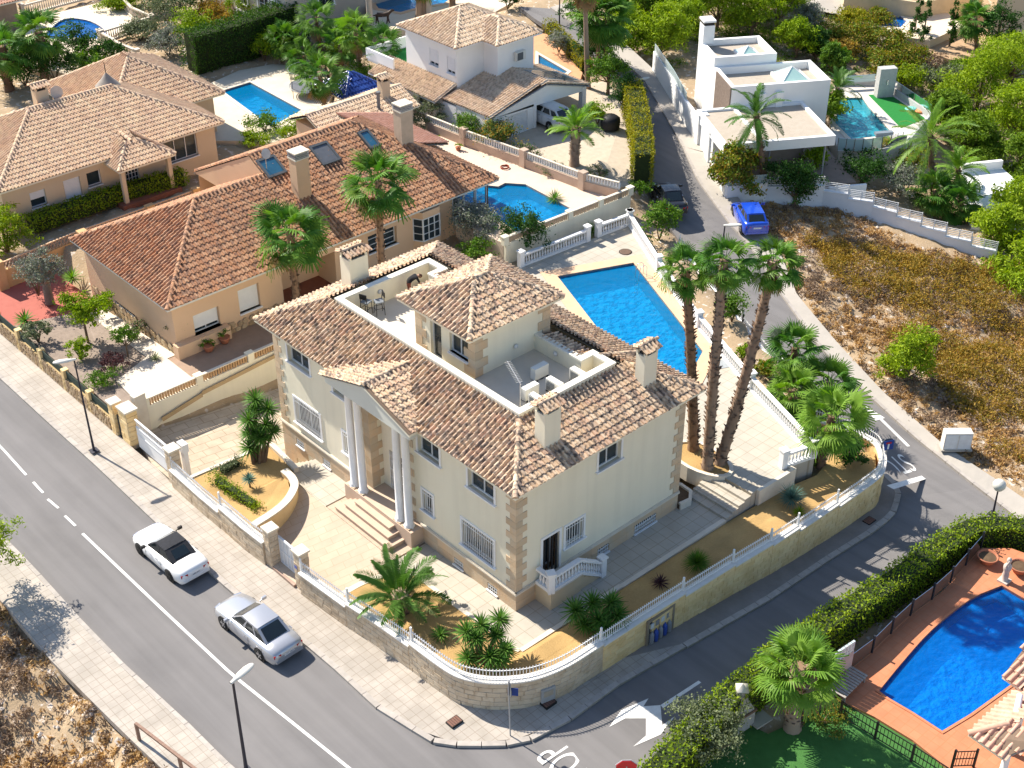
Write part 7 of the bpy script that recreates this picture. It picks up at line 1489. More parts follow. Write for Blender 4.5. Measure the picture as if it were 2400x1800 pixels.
def palm(base, top, label, kind='palm', form='fan', n=34, sc=1., r0=.26, r1=.17, name='fan_palm', group=None, skirt=6, bulge=1.3, scales=True, deadk='dead', lo=-50):
 base, top = Vector(base), Vector(top); t = thing(name, tuple(base), label, 'palm tree', group); rs = nseed(); H = (top - base).length; mid = base.lerp(top, .5) + Vector((rs.uniform(-.05, .05), rs.uniform(-.05, .05), 0)) * H * .4; m = max(8, int(H / .3)); path = []; rad = []
 for i in range(m + 1):
  f = i / m; p = base.lerp(mid, f).lerp(mid.lerp(top, f), f); path.append(p - Vector((0, 0, .15 if i == 0 else 0))); rad.append((r0 * bulge if i == 0 else r0 + (r1 - r0) * f) * (1.06 if i % 2 else .96))
 b = MB(); b.tube(path, rad, 10)
 if scales:
  for i in range(int(H * 34)):
   f = rs.rand() ** .9; p = base.lerp(mid, f).lerp(mid.lerp(top, f), f); a = rs.uniform(0, 6.28); rr = (r0 + (r1 - r0) * f); o = Vector((math.cos(a), math.sin(a), 0)); s = Vector((-o.y, o.x, 0)); l = rs.uniform(.10, .2) * (.6 + r0)
   b.add([p + o * rr * .9 - s * .09, p + o * rr * .9 + s * .09, p + o * (rr + l * .75) + s * .035 + Z_ * l * .8, p + o * (rr + l * .8) - s * .035 + Z_ * l * .8], [[0, 1, 2, 3]], 0)
 b.build('trunk', PTRUNK, t); fs = frond_set(kind, form, sc); ds = frond_set(deadk, form, sc)
 for i in range(n):
  f = i / n; el = math.radians(82 - (82 - lo) * f ** (.85 if form == 'fan' else .8) + rs.uniform(-9, 9)); az = i * 2.39996 + rs.uniform(-.25, .25); s = rs.uniform(.85, 1.12) * (.8 if f < .12 else 1)
  M = Matrix.Translation(top + Vector((math.cos(az), math.sin(az), 0)) * r1 * .6 - Z_ * (f * .35 * sc)) @ Matrix.Rotation(az, 4, 'Z') @ Matrix.Rotation(-el, 4, 'Y') @ Matrix.Rotation(rs.uniform(-.5, .5), 4, 'X') @ Matrix.Scale(s, 4)
  link('frond', fs[i % 3], t, M)
 for i in range(skirt):
  az = i * 2.4 + 1; el = math.radians(-62 + rs.uniform(-12, 8)); M = Matrix.Translation(top - Z_ * .45 * sc) @ Matrix.Rotation(az, 4, 'Z') @ Matrix.Rotation(-el, 4, 'Y') @ Matrix.Scale(rs.uniform(.7, .95), 4); link('dry_frond', ds[i % 3], t, M)
 return t
def spiky(kind, n=70, L=.6, w=.035, seed=0, up=.15, droop=.15):
 rs = _np(700 + seed); V = []; F = []
 for i in range(n):
  a = i * 2.39996; el = math.asin(min(1, max(-.75, 1 - (1.75 - up) * (i + .5) / n))); d = np.array((math.cos(a) * math.cos(el), math.sin(a) * math.cos(el), math.sin(el))); s = np.array((-math.sin(a), math.cos(a), 0)); l = L * rs.uniform(.85, 1.1); ww = w
  p1 = d * l * .5; p2 = d * l - np.array((0, 0, droop * l * rs.uniform(.3, 1))); k = len(V); V += [-s * ww * .5, s * ww * .5, p1 + s * ww, p1 - s * ww, p2 + s * ww * .1, p2 - s * ww * .1]; F += [(k, k + 1, k + 2, k + 3), (k + 3, k + 2, k + 4, k + 5)]
 return npmesh('leaf_rosette', np.array(V), np.array(F), LM[kind], rs.rand(len(F)))
_ros = {}
def rosette(kind, **k):
 q = (kind, tuple(sorted(k.items())))
 if q not in _ros: _ros[q] = spiky(kind, **k)
 return _ros[q]
def yucca(base, heads, label, kind='yucca', L=.72, stem=.07, name='yucca', n=70):
 """heads: (pixel x, pixel y of the rosette centre, height above ground, distance factor)"""
 base = Vector(base); t = thing(name, tuple(base), label, 'yucca'); rs = nseed()
 for i, h in enumerate(heads):
  h = Vector(h); b = MB(); f = base + (Vector((h.x, h.y, base.z)) - base) * .45; b.tube([f - Z_ * .1, f.lerp(h, .5) + Vector((0, 0, .1)), h], [stem * 1.5, stem, stem * .8], 7); b.build('stem', BARK, t); link('leaf_rosette', rosette(kind, n=n, L=L, seed=i % 4), t, Matrix.Translation(h) @ Matrix.Rotation(rs.uniform(0, 6), 4, 'Z') @ Matrix.Rotation(rs.uniform(-.2, .2), 4, 'X') @ Matrix.Scale(rs.uniform(.85, 1.1), 4))
 return t
def tuft(px, py, z, L, kind, label, n=90, w=.02, name='spiky_plant', h=.1, up=.5):
 c = P(px, py, z); t = thing(name, tuple(c), label, 'spiky plant'); link('leaf_rosette', rosette(kind, n=n, L=L, w=w, up=up, seed=3), t, Matrix.Translation(c + Z_ * h)); b = MB(); b.tube([c - Z_ * .05, c + Z_ * h], .05, 6); b.build('stem', BARK, t); return t
def on_h(px, py, base, h):
 """point at height h above the base, seen at px,py"""
 return P(px, py, base + h)
# ------------------------------------------------------------------ vehicles
def car(c, hd, L, W, H, paint, label, suv=False, soft=False, doors=2, rimm=None, name='parked_car', plate=''):
 """c: centre on the ground, hd: heading (unit xy); x forward, y left in the car's own frame"""
 t = thing(name, tuple(c), label, 'car', rz=math.atan2(hd.y, hd.x)); M = WORLD[t]; hw = W / 2; zb = .19; belt = .92 if not suv else 1.05; hood = .80 if not suv else .98; n = 11
 fx = [L / 2 * f for f in (1.0, .965, .88, .70, .45, .2, -.2, -.5, -.75, -.92, -.985, -1.0)]
 wf = (.60, .80, .93, .99, 1, 1, 1, 1, .985, .93, .82, .72); zt = [.50, .62, .70, hood - .02, hood + .06, belt, belt, belt, belt + .02, belt + .0, belt - .10, belt - .26]
 if suv: zt[8:] = [belt + .04, belt + .05, belt + .0, belt - .2]
 vs = []
 for x, w, z in zip(fx, wf, zt):
  w *= hw; lo = .34 if abs(x) > L / 2 * .95 else zb
  vs += [(x, -w * .86, lo), (x, -w, lo + .14), (x, -w * 1.0, z * .62), (x, -w * .965, z - .09), (x, -w * .86, z - .01), (x, -w * .4, z + .035), (x, w * .4, z + .035), (x, w * .86, z - .01), (x, w * .965, z - .09), (x, w, z * .62), (x, w, lo + .14), (x, w * .86, lo)]
 k = 12; b = MB(); b.add(vs, [[i * k + j, i * k + j + 1, (i + 1) * k + j + 1, (i + 1) * k + j] for i in range(len(fx) - 1) for j in range(k - 1)], 0, True); b.add(vs[:k], [list(range(k))]); b.add(vs[-k:], [list(range(k))[::-1]]); body = b.build('body', paint, t, M)
 # cabin
 x1, x2, x3, x4 = (L * .205, L * .04, -L * .20, -L * .345) if not suv else (L * .2, L * .07, -L * .33, -L * .455)
 if soft: x1, x2, x3, x4 = L * .17, L * .03, -L * .15, -L * .30
 wb, wr, zr = hw * .88, hw * .66, H
 bs = [(x1, wb * .93, belt + .0), (x2, wr, zr - .02), (x3, wr, zr - .01), (x4, wb * .84, belt + .02)]; tp = mat('dark soft top', (.035, .037, .045), (.025, .026, .03), 9, .9) if soft else paint
 b = MB(); P4 = lambda i, s: (bs[i][0], bs[i][1] * s, bs[i][2]); md = lambda a, c_, f: tuple(a[i] + (c_[i] - a[i]) * f for i in range(3)); ro = []
 for i in range(5):
  f = i / 4; x = x2 + (x3 - x2) * f; ro += [(x, wr * y, zr + .045 * (1 - y * y) * (1 - (2 * f - 1) ** 4 * .6)) for y in (-1, -.5, 0, .5, 1)]
 b.add(ro, [[i * 5 + j, (i + 1) * 5 + j, (i + 1) * 5 + j + 1, i * 5 + j + 1] for i in range(4) for j in range(4)], 0, True); b.build('roof', tp, t, M)
 g = mat('car glass', (.012, .02, .022), (.01, .015, .018), 2, .04, spec=.8)
 for nm, i, j in (('windscreen', 0, 1), ('rear_window', 3, 2)):
  b = MB(); q = [P4(i, -1), P4(i, 1), P4(j, 1), P4(j, -1)]; b.add(q, [[0, 1, 2, 3]], 1); cc = tuple(sum(p[d] for p in q) / 4 for d in range(3)); o = Vector(((.012 if i == 0 else -.012), 0, .012)); b.build(nm + '_frame', [tp, tp], t, M); b = MB(); fr = .84 if nm == 'windscreen' else (.62 if soft else .8); b.add([Vector(md(cc, p, fr)) + o for p in q], [[0, 1, 2, 3]]); b.build(nm, g, t, M)
 for s in (-1, 1):
  q = [P4(0, s), P4(3, s), P4(2, s), P4(1, s)]; b = MB(); b.add(q, [[0, 1, 2, 3]]); b.build('cabin_side', tp, t, M)
  sp = [(0, .03), (.5, .03), (1, .03)] if doors == 2 else [(0, .03), (.36, .03), (.7, .03), (1, .03)]
  for (fa, _), (fb, _) in zip(sp[:-1], sp[1:]):
   lo = lambda f: Vector(md(q[0], q[1], f)); hi = lambda f: Vector(md(q[3], q[2], f)); o = Vector((0, s * .012, .004)); b = MB(); a_, c_ = fa + .03, fb - .03; fl = lambda f: lo(f).lerp(hi(f), .1) + o; fh = lambda f: lo(f).lerp(hi(f), .88) + o; b.add([fl(a_), fl(c_), fh(c_), fh(a_)], [[0, 1, 2, 3]]); b.build('side_window', g, t, M)
  b = MB(); b.tube([(x1 - .12, s * hw * .9, belt + .02), (x1 - .14, s * (hw + .1), belt + .1)], .03, 5); b.obox((x1 - .16, s * (hw + .14), belt + .12), (.05, 0, 0), (0, .11, 0), (0, 0, .075)); b.build('wing_mirror', paint if not soft else IRON, t, M)
  for i in range(doors // 2 if doors > 2 else 1): b = MB(); b.bar((x2 - .55 - i * 1.05, s * (hw + .012), belt - .13), (x2 - .35 - i * 1.05, s * (hw + .012), belt - .13), .03); b.build('door_handle', CHROME, t, M)
  for x in ([x1 - .05, x2 - .75] + ([x2 - 1.75] if doors > 2 else [])): b = MB(); b.box(x - .006, s * hw - .008, .3, x + .006, s * hw + .004, belt - .08); b.build('door_seam', IRON, t, M)
  b = MB(); b.obox((L / 2 * .945, s * hw * .62, .585), (.05, 0, 0), (-.05, s * .17, 0), (0, 0, .055)); b.build('headlight', CHROME, t, M); b = MB(); b.obox((-L / 2 * .972, s * hw * .66, belt - .2), (.035, s * -.012, 0), (.03, s * .17, 0), (0, 0, .07 if not suv else .05)); b.build('tail_light', RED, t, M)
  for x in (L * .295, -L * .28):
   R = .32 if not suv else .35; wm = Matrix.Translation((x, s * (hw - .1), R)) @ Matrix.Rotation(math.pi / 2, 4, 'X'); b = MB(); b.lathe((0, 0, 0), [(R + .06, -.105), (R + .06, .105)], 20); b.build('wheel_arch', IRON, t, M @ wm); b = MB(); b.lathe((0, 0, 0), [(R * .62, -.115), (R * .95, -.115), (R, -.08), (R, .08), (R * .95, .115), (R * .62, .115)], 20); w = b.build('wheel', RUBBER, t, M @ wm)
   b = MB(); b.lathe((0, 0, 0), [(R * .64, -.10), (R * .64, .10)], 16)
   for a in range(5): an = a * 2 * math.pi / 5; b.bar((0, 0, -.119 * 1), (math.cos(an) * R * .6, math.sin(an) * R * .6, -.119), .07, .012); b.bar((0, 0, .119), (math.cos(an) * R * .6, math.sin(an) * R * .6, .119), .07, .012)
   b.build('rim', rimm or CHROME, w, M @ wm)
 b = MB(); b.box(-L / 2 - .005, -.26, belt - .34, -L / 2 + .03, .26, belt - .23); pl = b.build('number_plate', WIN, t, M)
 if plate:
  cu = bpy.data.curves.new('plate', 'FONT'); cu.body = plate; cu.size = .1; cu.align_x = 'CENTER'; cu.align_y = 'CENTER'; o = bpy.data.objects.new('plate', cu); C.objects.link(o); bpy.context.view_layer.update(); me = bpy.data.meshes.new_from_object(o.evaluated_get(bpy.context.evaluated_depsgraph_get())); bpy.data.objects.remove(o); me.materials.append(mat('plate ink', (.03, .03, .12), None, 5, .6)); link('plate_text', me, pl, M @ Matrix.Translation((-L / 2 - .012, 0, belt - .285)) @ Matrix.Rotation(-math.pi / 2, 4, 'Z') @ Matrix.Rotation(math.pi / 2, 4, 'X'))
 b = MB(); b.box(-L / 2 - .02, -hw * .8, .36, -L / 2 + .1, hw * .8, .5); b.build('bumper', paint, t, M); return t
def park(f, r, z, W, **k):
 F_, R_ = P(*f, z), P(*r, z); d = (F_ - R_).normalized(); s = Vector((d.y, -d.x, 0)); return (F_ + R_) / 2 + s * (W / 2 - .1), d
CARW = mat('white car paint', (.80, .80, .80), (.78, .78, .78), 1, .25, spec=.5, coat=.8); CARS = mat('silver car paint', (.44, .45, .48), (.42, .43, .46), 1, .28, spec=.6, metal=.5, coat=.8); CARB = mat('blue car paint', (.01, .07, .52), (.008, .06, .48), 1, .25, spec=.5, coat=.9)
c, d = park((334, 1299), (404, 1361), -1.13, 1.78); car(c, d, 4.55, 1.78, 1.36, CARW, 'white convertible with dark soft top parked on the street', soft=True, rimm=IRON, plate='5082 FLP')
c, d = park((530, 1472), (615, 1546), -1.03, 1.78); car(c, d, 4.8, 1.78, 1.43, CARS, 'silver four-door saloon parked behind the white convertible', doors=4, plate='1721 MBM')
c, d = park((1718, 510), (1736, 545), .12, 1.85); car(c, d, 4.1, 1.8, 1.5, CARB, 'bright blue hatchback parked on the verge by the white garden wall', suv=True, doors=4)
c = P(1283, 287, 2.2); car(c, Vector((.05, 1, 0)).normalized(), 4.5, 1.85, 1.55, mat('pearl car paint', (.6, .62, .63), None, 1, .3, coat=.8), 'white car standing in the shade of the carport', suv=True, doors=4)
c = P(1566, 480, .55); car(c, (P(1545, 430, .9) - P(1585, 520, .2)).normalized() * Vector((1, 1, 0)), 4.2, 1.75, 1.45, mat('black car paint', (.015, .016, .02), None, 1, .25, coat=.6), 'black car parked in hedge shade at the lane edge', doors=4)
# ------------------------------------------------------------------ street furniture
POLE = mat('dark lamp pole', (.035, .035, .05), None, 4, .5); HEAD = mat('lamp head', (.66, .64, .58), (.6, .58, .52), 4, .5)
def lamp(base, z, top, ahead, label, globe=False, r=.06):
 B = P(*base, z); T = top_of(B, top); t = thing('street_lamp', tuple(B), label, 'street lamp', 'street lamps'); b = MB(); b.tube([B, B.lerp(T, .15), T], [r * 1.3, r, r * .7], 8); b.build('pole', POLE, t); b = MB(); b.box(B.x - .22, B.y - .22, B.z, B.x + .22, B.y + .22, B.z + .03); b.build('base_plate', POLE, t)
 d = Vector((*ahead, 0)).normalized(); s = Vector((-d.y, d.x, 0)); b = MB()
 if globe: b.lathe(tuple(T), [(.08, 0), (.2, .08), (.32, .25), (.34, .42), (.26, .58), (.1, .66)], 14)
 else:
  for i, (x, w, h) in enumerate(((-.1, .07, .06), (.12, .1, .08), (.35, .17, .1), (.7, .19, .1), (.95, .14, .06), (1.05, .06, .03))):
   for a in range(10): an = a * math.pi / 5; b.v.append(tuple(T + d * x + s * w * math.cos(an) + Z_ * (h * math.sin(an) * (.6 if math.sin(an) < 0 else 1) + .05 + x * .12)))
  for i in range(5):
   for a in range(10): b.f.append([i * 10 + a, i * 10 + (a + 1) % 10, (i + 1) * 10 + (a + 1) % 10, (i + 1) * 10 + a]); b.m.append(0); b.sm.append(True); b.t.append(.5)
 b.build('lamp_head', HEAD, t)
lamp((220.6, 1056), -1.0, (174, 845), (-1, .25), 'street lamp on the villa pavement beside the drive gate'); lamp((578, 1808), -.85, (546, 1600), (1, .15), 'street lamp at the bottom beside the far pavement', r=.075); lamp((2327, 1205), -2.3, (2339, 1150), (-.4, -.6), 'globe street lamp at the right edge of the lane', True); lamp((1690, 598), .0, (1699, 530), (.5, -.6), 'street lamp behind the tall palms, near the blue hatchback'); lamp((1492, 222), 2.2, (1492, 190), (.6, -.3), 'street lamp among the bushes by the yellow hedge'); lamp((1311, 62), 3.2, (1312, -40), (.6, -.3), 'street lamp at the top of the lane')
def sign(base, z, top, label): B = P(*base, z); T = top_of(B, top); t = thing('road_sign', tuple(B), label, 'road sign'); b = MB(); b.tube([B, T + Z_ * .1], .03, 8); b.build('pole', mat('galvanised pole', (.4, .41, .42), None, 4, .5, metal=.3), t); return t, T
def plate(t, c, n, s, m, shape=4, name='panel', th=.02, rot=None):
 n = Vector((*n, 0)).normalized(); u = Vector((-n.y, n.x, 0)); b = MB(); k = shape; pts = [(s * math.cos(2 * math.pi * (i + .5) / k), s * math.sin(2 * math.pi * (i + .5) / k)) for i in range(k)]
 vs = [c + u * a + Z_ * b_ + n * th / 2 for a, b_ in pts] + [c + u * a + Z_ * b_ - n * th / 2 for a, b_ in pts]; b.add(vs, [list(range(k)), list(range(k, 2 * k))[::-1]] + [[i, k + i, k + (i + 1) % k, (i + 1) % k] for i in range(k)]); return b.build(name, m, t)
BLUES = mat('sign blue', (.02, .06, .28), None, 4, .4); REDS = mat('sign red', (.5, .02, .03), None, 4, .4); BACK = mat('sign back grey', (.12, .13, .15), None, 4, .6)
t, T = sign((2066, 1125), -2.0, (2081, 1042), 'blue dead-end road sign with white and red T at the lane corner'); nn = Vector((-.45, -.9)).normalized(); n3 = Vector((nn.x, nn.y, 0)); u3 = Vector((-n3.y, n3.x, 0)); c = T + n3 * .06; plate(t, c, nn, .42, BLUES)
b = MB(); b.obox(c + n3 * .014 - Z_ * .07, u3 * .05, n3 * .004, Z_ * .17); b.build('white_stem', WIN, t); b = MB(); b.obox(c + n3 * .014 + Z_ * .15, u3 * .15, n3 * .005, Z_ * .055); b.build('red_bar', REDS, t); plate(t, c - n3 * .1, nn, .4, BACK, 8, 'stop_panel')
t, T = sign((1196, 1724), -.75, (1192, 1600), 'road sign pole with dark plates seen edge-on at the street corner'); plate(t, T - Z_ * .35 + Vector((.05, -.02, 0)), (-.9, .55), .36, BACK, 8, 'stop_panel'); plate(t, T - Z_ * .55 + Vector((.15, -.1, 0)), (.75, .65), .3, BLUES, 4)
t, T = sign((1480, 1915), -.8, (1468, 1800), 'red stop sign just showing at the bottom edge'); plate(t, T, (-.65, -.75), .42, REDS, 8, 'stop_panel'); plate(t, T + Vector((.02, .02, 0)), (-.65, -.75), .45, WIN, 8, 'white_rim', .01)
t = thing('guard_rail', tuple(P(330, 1735, -1.0)), 'rusty two-post pedestrian guard rail at the lower left pavement', 'guard rail'); RUST = mat('rusty steel', (.30, .20, .15), (.2, .12, .09), 8, .8); pb = [P(327, 1735, -1.0), P(427, 1810, -.9), P(540, 1900, -.8)]
for p in pb: b = MB(); b.bar(p, p + Z_ * 1.0, .12); b.build('post', RUST, t)
b = MB(); b.bar(pb[0] + Z_ * 1.0, pb[-1] + Z_ * 1.0, .12, .1); b.build('rail', RUST, t)
c = P(2238, 1048, -2.0); t = thing('utility_cabinet', tuple(c), 'white utility cabinet standing at the hillside pavement', 'cabinet', rz=math.radians(-42)); M = WORLD[t]; b = MB(); b.box(-.75, -.28, 0, .75, .28, 1.1); b.build('casing', mat('cabinet white', (.72, .68, .62), None, 3, .6), t, M)
for x in (-.37, .37): b = MB(); b.box(x - .34, -.3, .08, x + .34, -.285, 1.02); b.build('door', WIN, t, M)
b = MB(); b.box(-.85, -.36, -.05, .85, .36, .04); b.build('plinth', CONC, t, M)
for px, py, z, l in ((1065, 1693, -.72, 'rust red square drain cover on the corner pavement'), (2037, 1222, -2.1, 'rust red drain cover on the lane corner pavement'), (1285, 1648, -.72, 'dark square cover beside the meter door')):
 c = P(px, py, z); t = thing('drain_cover', tuple(c), l, 'drain cover'); b = MB(); b.box(c.x - .3, c.y - .22, c.z - .05, c.x + .3, c.y + .22, c.z + .075); b.build('frame', IRON, t); b = MB()
 for i in range(5): b.box(c.x - .27 + i * .11, c.y - .19, c.z + .05, c.x - .18 + i * .11, c.y + .19, c.z + .085)
 b.build('grate', mat('rusty iron', (.22, .11, .08), (.15, .08, .06), 9, .8), t)
lf = PL([(1592, 572, .1), (1650, 650, -.15), (1740, 760, -.45), (1830, 870, -.6), (1920, 960, -.7), (1985, 1030, -.75)]); t = thing('lane_wall', tuple(lf[0]), 'low white wall below the picket fence along the lane', 'wall'); b = MB(); b.wall(lf, .2, [p.z - 2 for p in lf], [p.z + .05 for p in lf]); b.build('wall_body', WHITE, t)
for i, (p, q) in enumerate(zip(lf[:-1], lf[1:])): fence([p[:2], q[:2]], (p.z + q.z) / 2 + .05, 'white picket fence panel along the lane, ' + ('farthest from the sign', 'behind the three palm heads', 'beside the orange tree', 'under the strip palms', 'nearest the curved corner fence')[i], group='lane fence panels', n_step=.16)
for px, py, l in ((1029, 335, 'small potted plant on the peach house terrace'), (1074, 352, 'yellow-green potted plant lying along the peach terrace')): c = P(px, py, 2.0); t = thing('flower_pot', tuple(c), l, 'flower pot'); b = MB(); b.lathe(tuple(c), [(.14, 0), (.22, .25), (.18, .25)], 10); b.build('pot', MT['terracotta'], t); link('foliage', crown_mesh('lime', [(0, 0, .35, .3, .3, .18)], 120, .12), t, Matrix.Translation(c))
c = P(1183, 394, 2.0); t = thing('garden_hose', tuple(c), 'coiled red garden hose on the peach house terrace', 'hose'); b = MB(); b.tube([(c.x + .3 * math.cos(i * .5), c.y + .3 * math.sin(i * .5), 2.03 + i * .003) for i in range(40)], .025, 5); b.build('coil', mat('red hose', (.35, .07, .04), None, 4, .5), t)
c = P(1430, 300, 2.2); t = thing('covered_grill', tuple(c), 'black covered garden grill beside the yellow hedge', 'grill'); b = MB(); b.lathe(tuple(c), [(.7, 0), (.75, .5), (.7, .8), (.4, 1.0), (.02, 1.05)], 10); b.build('cover', mat('black cover', (.02, .02, .022), None, 3, .6), t)
# --- planting plan: palms
for i, (bp, tp) in enumerate((((1625.4, 1052.5), (1606, 625)), ((1658, 1096), (1698, 608)), ((1687, 1085), (1814, 612)))):
 B = P(*bp, .72); palm(B, top_of(B, tp), ('straight tall palm nearest the villa in the oval planter', 'middle palm of the three in the oval planter', 'leaning palm of the three in the oval planter')[i], sc=.95, r0=.28, r1=.2, n=22, skirt=6, group='three tall palms behind the villa')
for bp, z0, tp, lab, s in (((697, 712), 1.6, (680, 540), 'fan palm in front of the porch of the peach house', 1.5), ((894, 615), 2.3, (886, 420), 'fan palm beside the bay window of the peach house', 1.5)):
 d = P(*bp, z0); B = Vector((d.x, d.y, .5)); palm(B, top_of(d, tp), lab, sc=s, r0=.24, r1=.19, n=26, skirt=4)
B = P(769, 299, 1.4); palm(B, top_of(B, (748, 168)), 'fan palm with reddish trunk beside the rectangular pool', sc=1.3, r0=.2, r1=.16, n=22)
for bp, tp, lab, s in (((756, 146), (741, 40), 'slender fan palm in front of the taupe house', 1.3), ((847, 185), (832, 70), 'yellowish fan palm left of the white house', 1.4), ((898, 206), (896, 98), 'fan palm against the white house wall', 1.2), ((801, 170), (797, 104), 'low fan palm between the slender palms', 1.3), ((672, 135), (665, 85), 'bushy dwarf fan palm by the dark hedge end', 1.3), ((718, 165), (712, 130), 'very low fan palm on the pool bank', 1.2)):
 B = P(*bp, 1.6); palm(B, top_of(B, tp), lab, sc=s * .9, r0=.16, r1=.12, n=20, skirt=3, kind='palm' if 'low ' in lab or 'dwarf' in lab else 'palm_y' if 'yellow' in lab else 'palm')
B = P(105, 192, 1.2); palm(B, top_of(B, (90, 72)), 'stout fan palm beside the kidney shaped pool', sc=1.5, r0=.36, r1=.32, n=26, kind='palm'); B = P(23, 213, 1.2); palm(B, top_of(B, (3, 108)), 'stout fan palm at the left edge of the photo', sc=1.4, r0=.36, r1=.32, n=24)
B = P(1378, 205, 2.4); palm(B, top_of(B, (1372, -45)), 'very tall thin palm trunk beside the lane, leaf head out of view', sc=1.3, r0=.22, r1=.16, n=20, scales=False); 
for bx, tx, l in ((1404, 1398, 'tall palm with hanging crown, left of a pair by the lane'), (1416, 1424, 'tall palm with hanging crown, right of a pair by the lane')): B = P(bx, 170, 2.5); palm(B, top_of(B, (tx, 30)), l, sc=1.5, r0=.2, r1=.15, n=30, scales=False)
for bx, bl, l in ((982, 40, 'bare palm trunk on the top terrace, left one by the pool'), (993, 38, 'bare palm trunk on the top terrace, beside its twin'), (1060, 20, 'bare palm trunk on the top terrace near the solar roof')): B = P(bx, bl, 3.0); palm(B, top_of(B, (bx, -60)), l, sc=1.3, r0=.3, r1=.25, n=16, scales=False)
B = P(1346, 387, 2.0); palm(B, top_of(B, (1350, 298)), 'date palm with thick trunk on the crazy paved drive', kind='palm_y', form='feather', sc=.9, n=30, r0=.34, r1=.34, name='date_palm', skirt=0, lo=-15)
B = P(940, 1430, .1); palm(B, B + Vector((0, 0, 1.0)), 'stout date palm in the golden gravel bed beside the villa steps', kind='date', form='feather', sc=1.0, n=36, r0=.46, r1=.42, name='date_palm', skirt=0, bulge=.9, lo=-8)
for bp, z, tp, lab, s in (((1853, 905), -.3, (1864, 815), 'fan palm topmost in the strip beside the balustrade', 1.25), ((1857, 968), -.4, (1858, 912), 'low yellowish fan palm in the strip beside the balustrade', 1.2), ((1930, 958), -.8, (1943, 893), 'dark fan palm overhanging the lane', 1.2), ((1922, 1088), -.3, (1951, 975), 'fan palm with orange trunk beside the balustrade end', 1.35)):
 B = P(*bp, z); palm(B, top_of(B, tp), lab, sc=s * .95, r0=.24, r1=.19, n=22, skirt=1, kind='palm_y' if 'yellowish' in lab or 'orange' in lab else 'palm')
B = P(1857, 1703, -1.35); palm(B, top_of(B, (1872, 1560)), 'bright fan palm beside the lawn and glass-brick screen', sc=1.25, r0=.34, r1=.3, n=28, kind='palm_y', skirt=0, lo=-40)
for bp, z, tp, lab, s, fm in (((1795, 462), .1, (1772, 268), 'date palm growing in front of the modern villa', 1.1, 'feather'), ((1960, 262), .55, (1963, 205), 'drooping palm between the modern villa and its pool', 1.0, 'feather'), ((2190, 470), -1.6, (2180, 315), 'large bright drooping palm below the turquoise pool', 1.5, 'feather'), ((2260, 470), -2.0, (2245, 395), 'drooping palm right of the large bright palm', 1.0, 'feather')):
 B = P(*bp, z); palm(B, top_of(B, tp), lab, kind='palm_y' if 'bright' in lab else 'date', form=fm, sc=s, n=34, r0=.22, r1=.18, name='feather_palm', skirt=0, lo=-45)
for bp, z, tp, lab in (((2205, 500), -2.0, (2190, 445), 'dark spiky fan palm above the stepped garden wall'), ((2260, 520), -2.2, (2250, 470), 'greenish fan palm beside the white terrace')): B = P(*bp, z); palm(B, top_of(B, tp), lab, sc=1.2, r0=.2, r1=.16, n=28, skirt=2)
for bp, tp, lab in (((2290, 118), (2285, 40), 'palm among the cypresses at the top right'), ): B = P(*bp, -.1); palm(B, top_of(B, tp), lab, sc=1.2, r0=.2, r1=.16, n=26, skirt=4)
# --- yuccas and spiky plants
k4 = 400 / 2212
q1 = lambda x, y, h, b=.1: P(350 + x * k4, 900 + y * k4, b + h)
yucca((-2.7, 16.8, .1), [q1(1370, 200, 3.0), q1(1290, 470, 2.3), q1(1540, 330, 2.6), q1(1510, 530, 2.1), q1(1300, 830, .9), q1(1360, 610, 1.6), q1(1450, 690, 1.5), q1(1370, 330, 2.6), q1(1590, 600, 1.7), q1(1290, 650, 1.5)], 'tall many-headed yucca in the gravel bed by the drive', n=80)
q3 = lambda x, y, h, b=.35: P(880 + x * k4, 1380 + y * k4, b + h)
yucca((-3.3, -1.3, .4), [q3(1370, 470, 1.6), q3(1610, 400, 1.6), q3(1180, 560, 1.3), q3(1680, 790, .9), q3(1480, 880, .7), q3(1300, 640, 1.2), q3(1560, 600, 1.2), q3(1200, 900, .4), q3(1600, 900, .6)], 'broad yucca clump in the corner gravel bed behind the curved fence', n=80)
qs = lambda x, y, h, b=.3: P(1200 + x * .36166, 900 + y * .36166, b + h)
yucca((1.5, -3.3, .3), [qs(410, 1470, .9), qs(520, 1420, 1.1), qs(640, 1420, 1.0), qs(560, 1530, .7), qs(680, 1500, .7), qs(470, 1560, .5), qs(600, 1590, .4)], 'yucca clump with pale flower spikes beside the side porch', n=80)
tuft(1032, 1492, .35, .55, 'yucca', 'small dark green cycad between date palm and yucca clump', 50, .03)
tuft(1853, 1180, -.15, .85, 'blue', 'blue-green ball yucca in the sunlit gravel', 170, .018, h=.35)
tuft(1632, 1335, .1, .78, 'dark' if False else 'bush', 'round green grass tree in the shaded gravel', 320, .012, h=.4)
tuft(1547, 1372, .15, .5, 'red', 'small dark red cordyline in the shaded gravel', 45, .025, h=.15)
tuft(586, 1140, .15, .45, 'blue', 'small pale dracaena on a stem in the gravel by the drive', 60, .03, h=.45)
tuft(1872, 1205, -.2, .4, 'lime', 'little yellow-green plant beside the blue-green ball yucca', 40, .03)
tuft(170, 655, .0, .8, 'palm_y', 'low fan shaped cycad beside the red brick paving', 60, .04); tuft(60, 755, .1, .8, 'palm', 'dark green cycad inside the street wall', 60, .04); tuft(365, 845, .25, .5, 'olive', 'grey aloe at the edge of the stony garden', 40, .03)
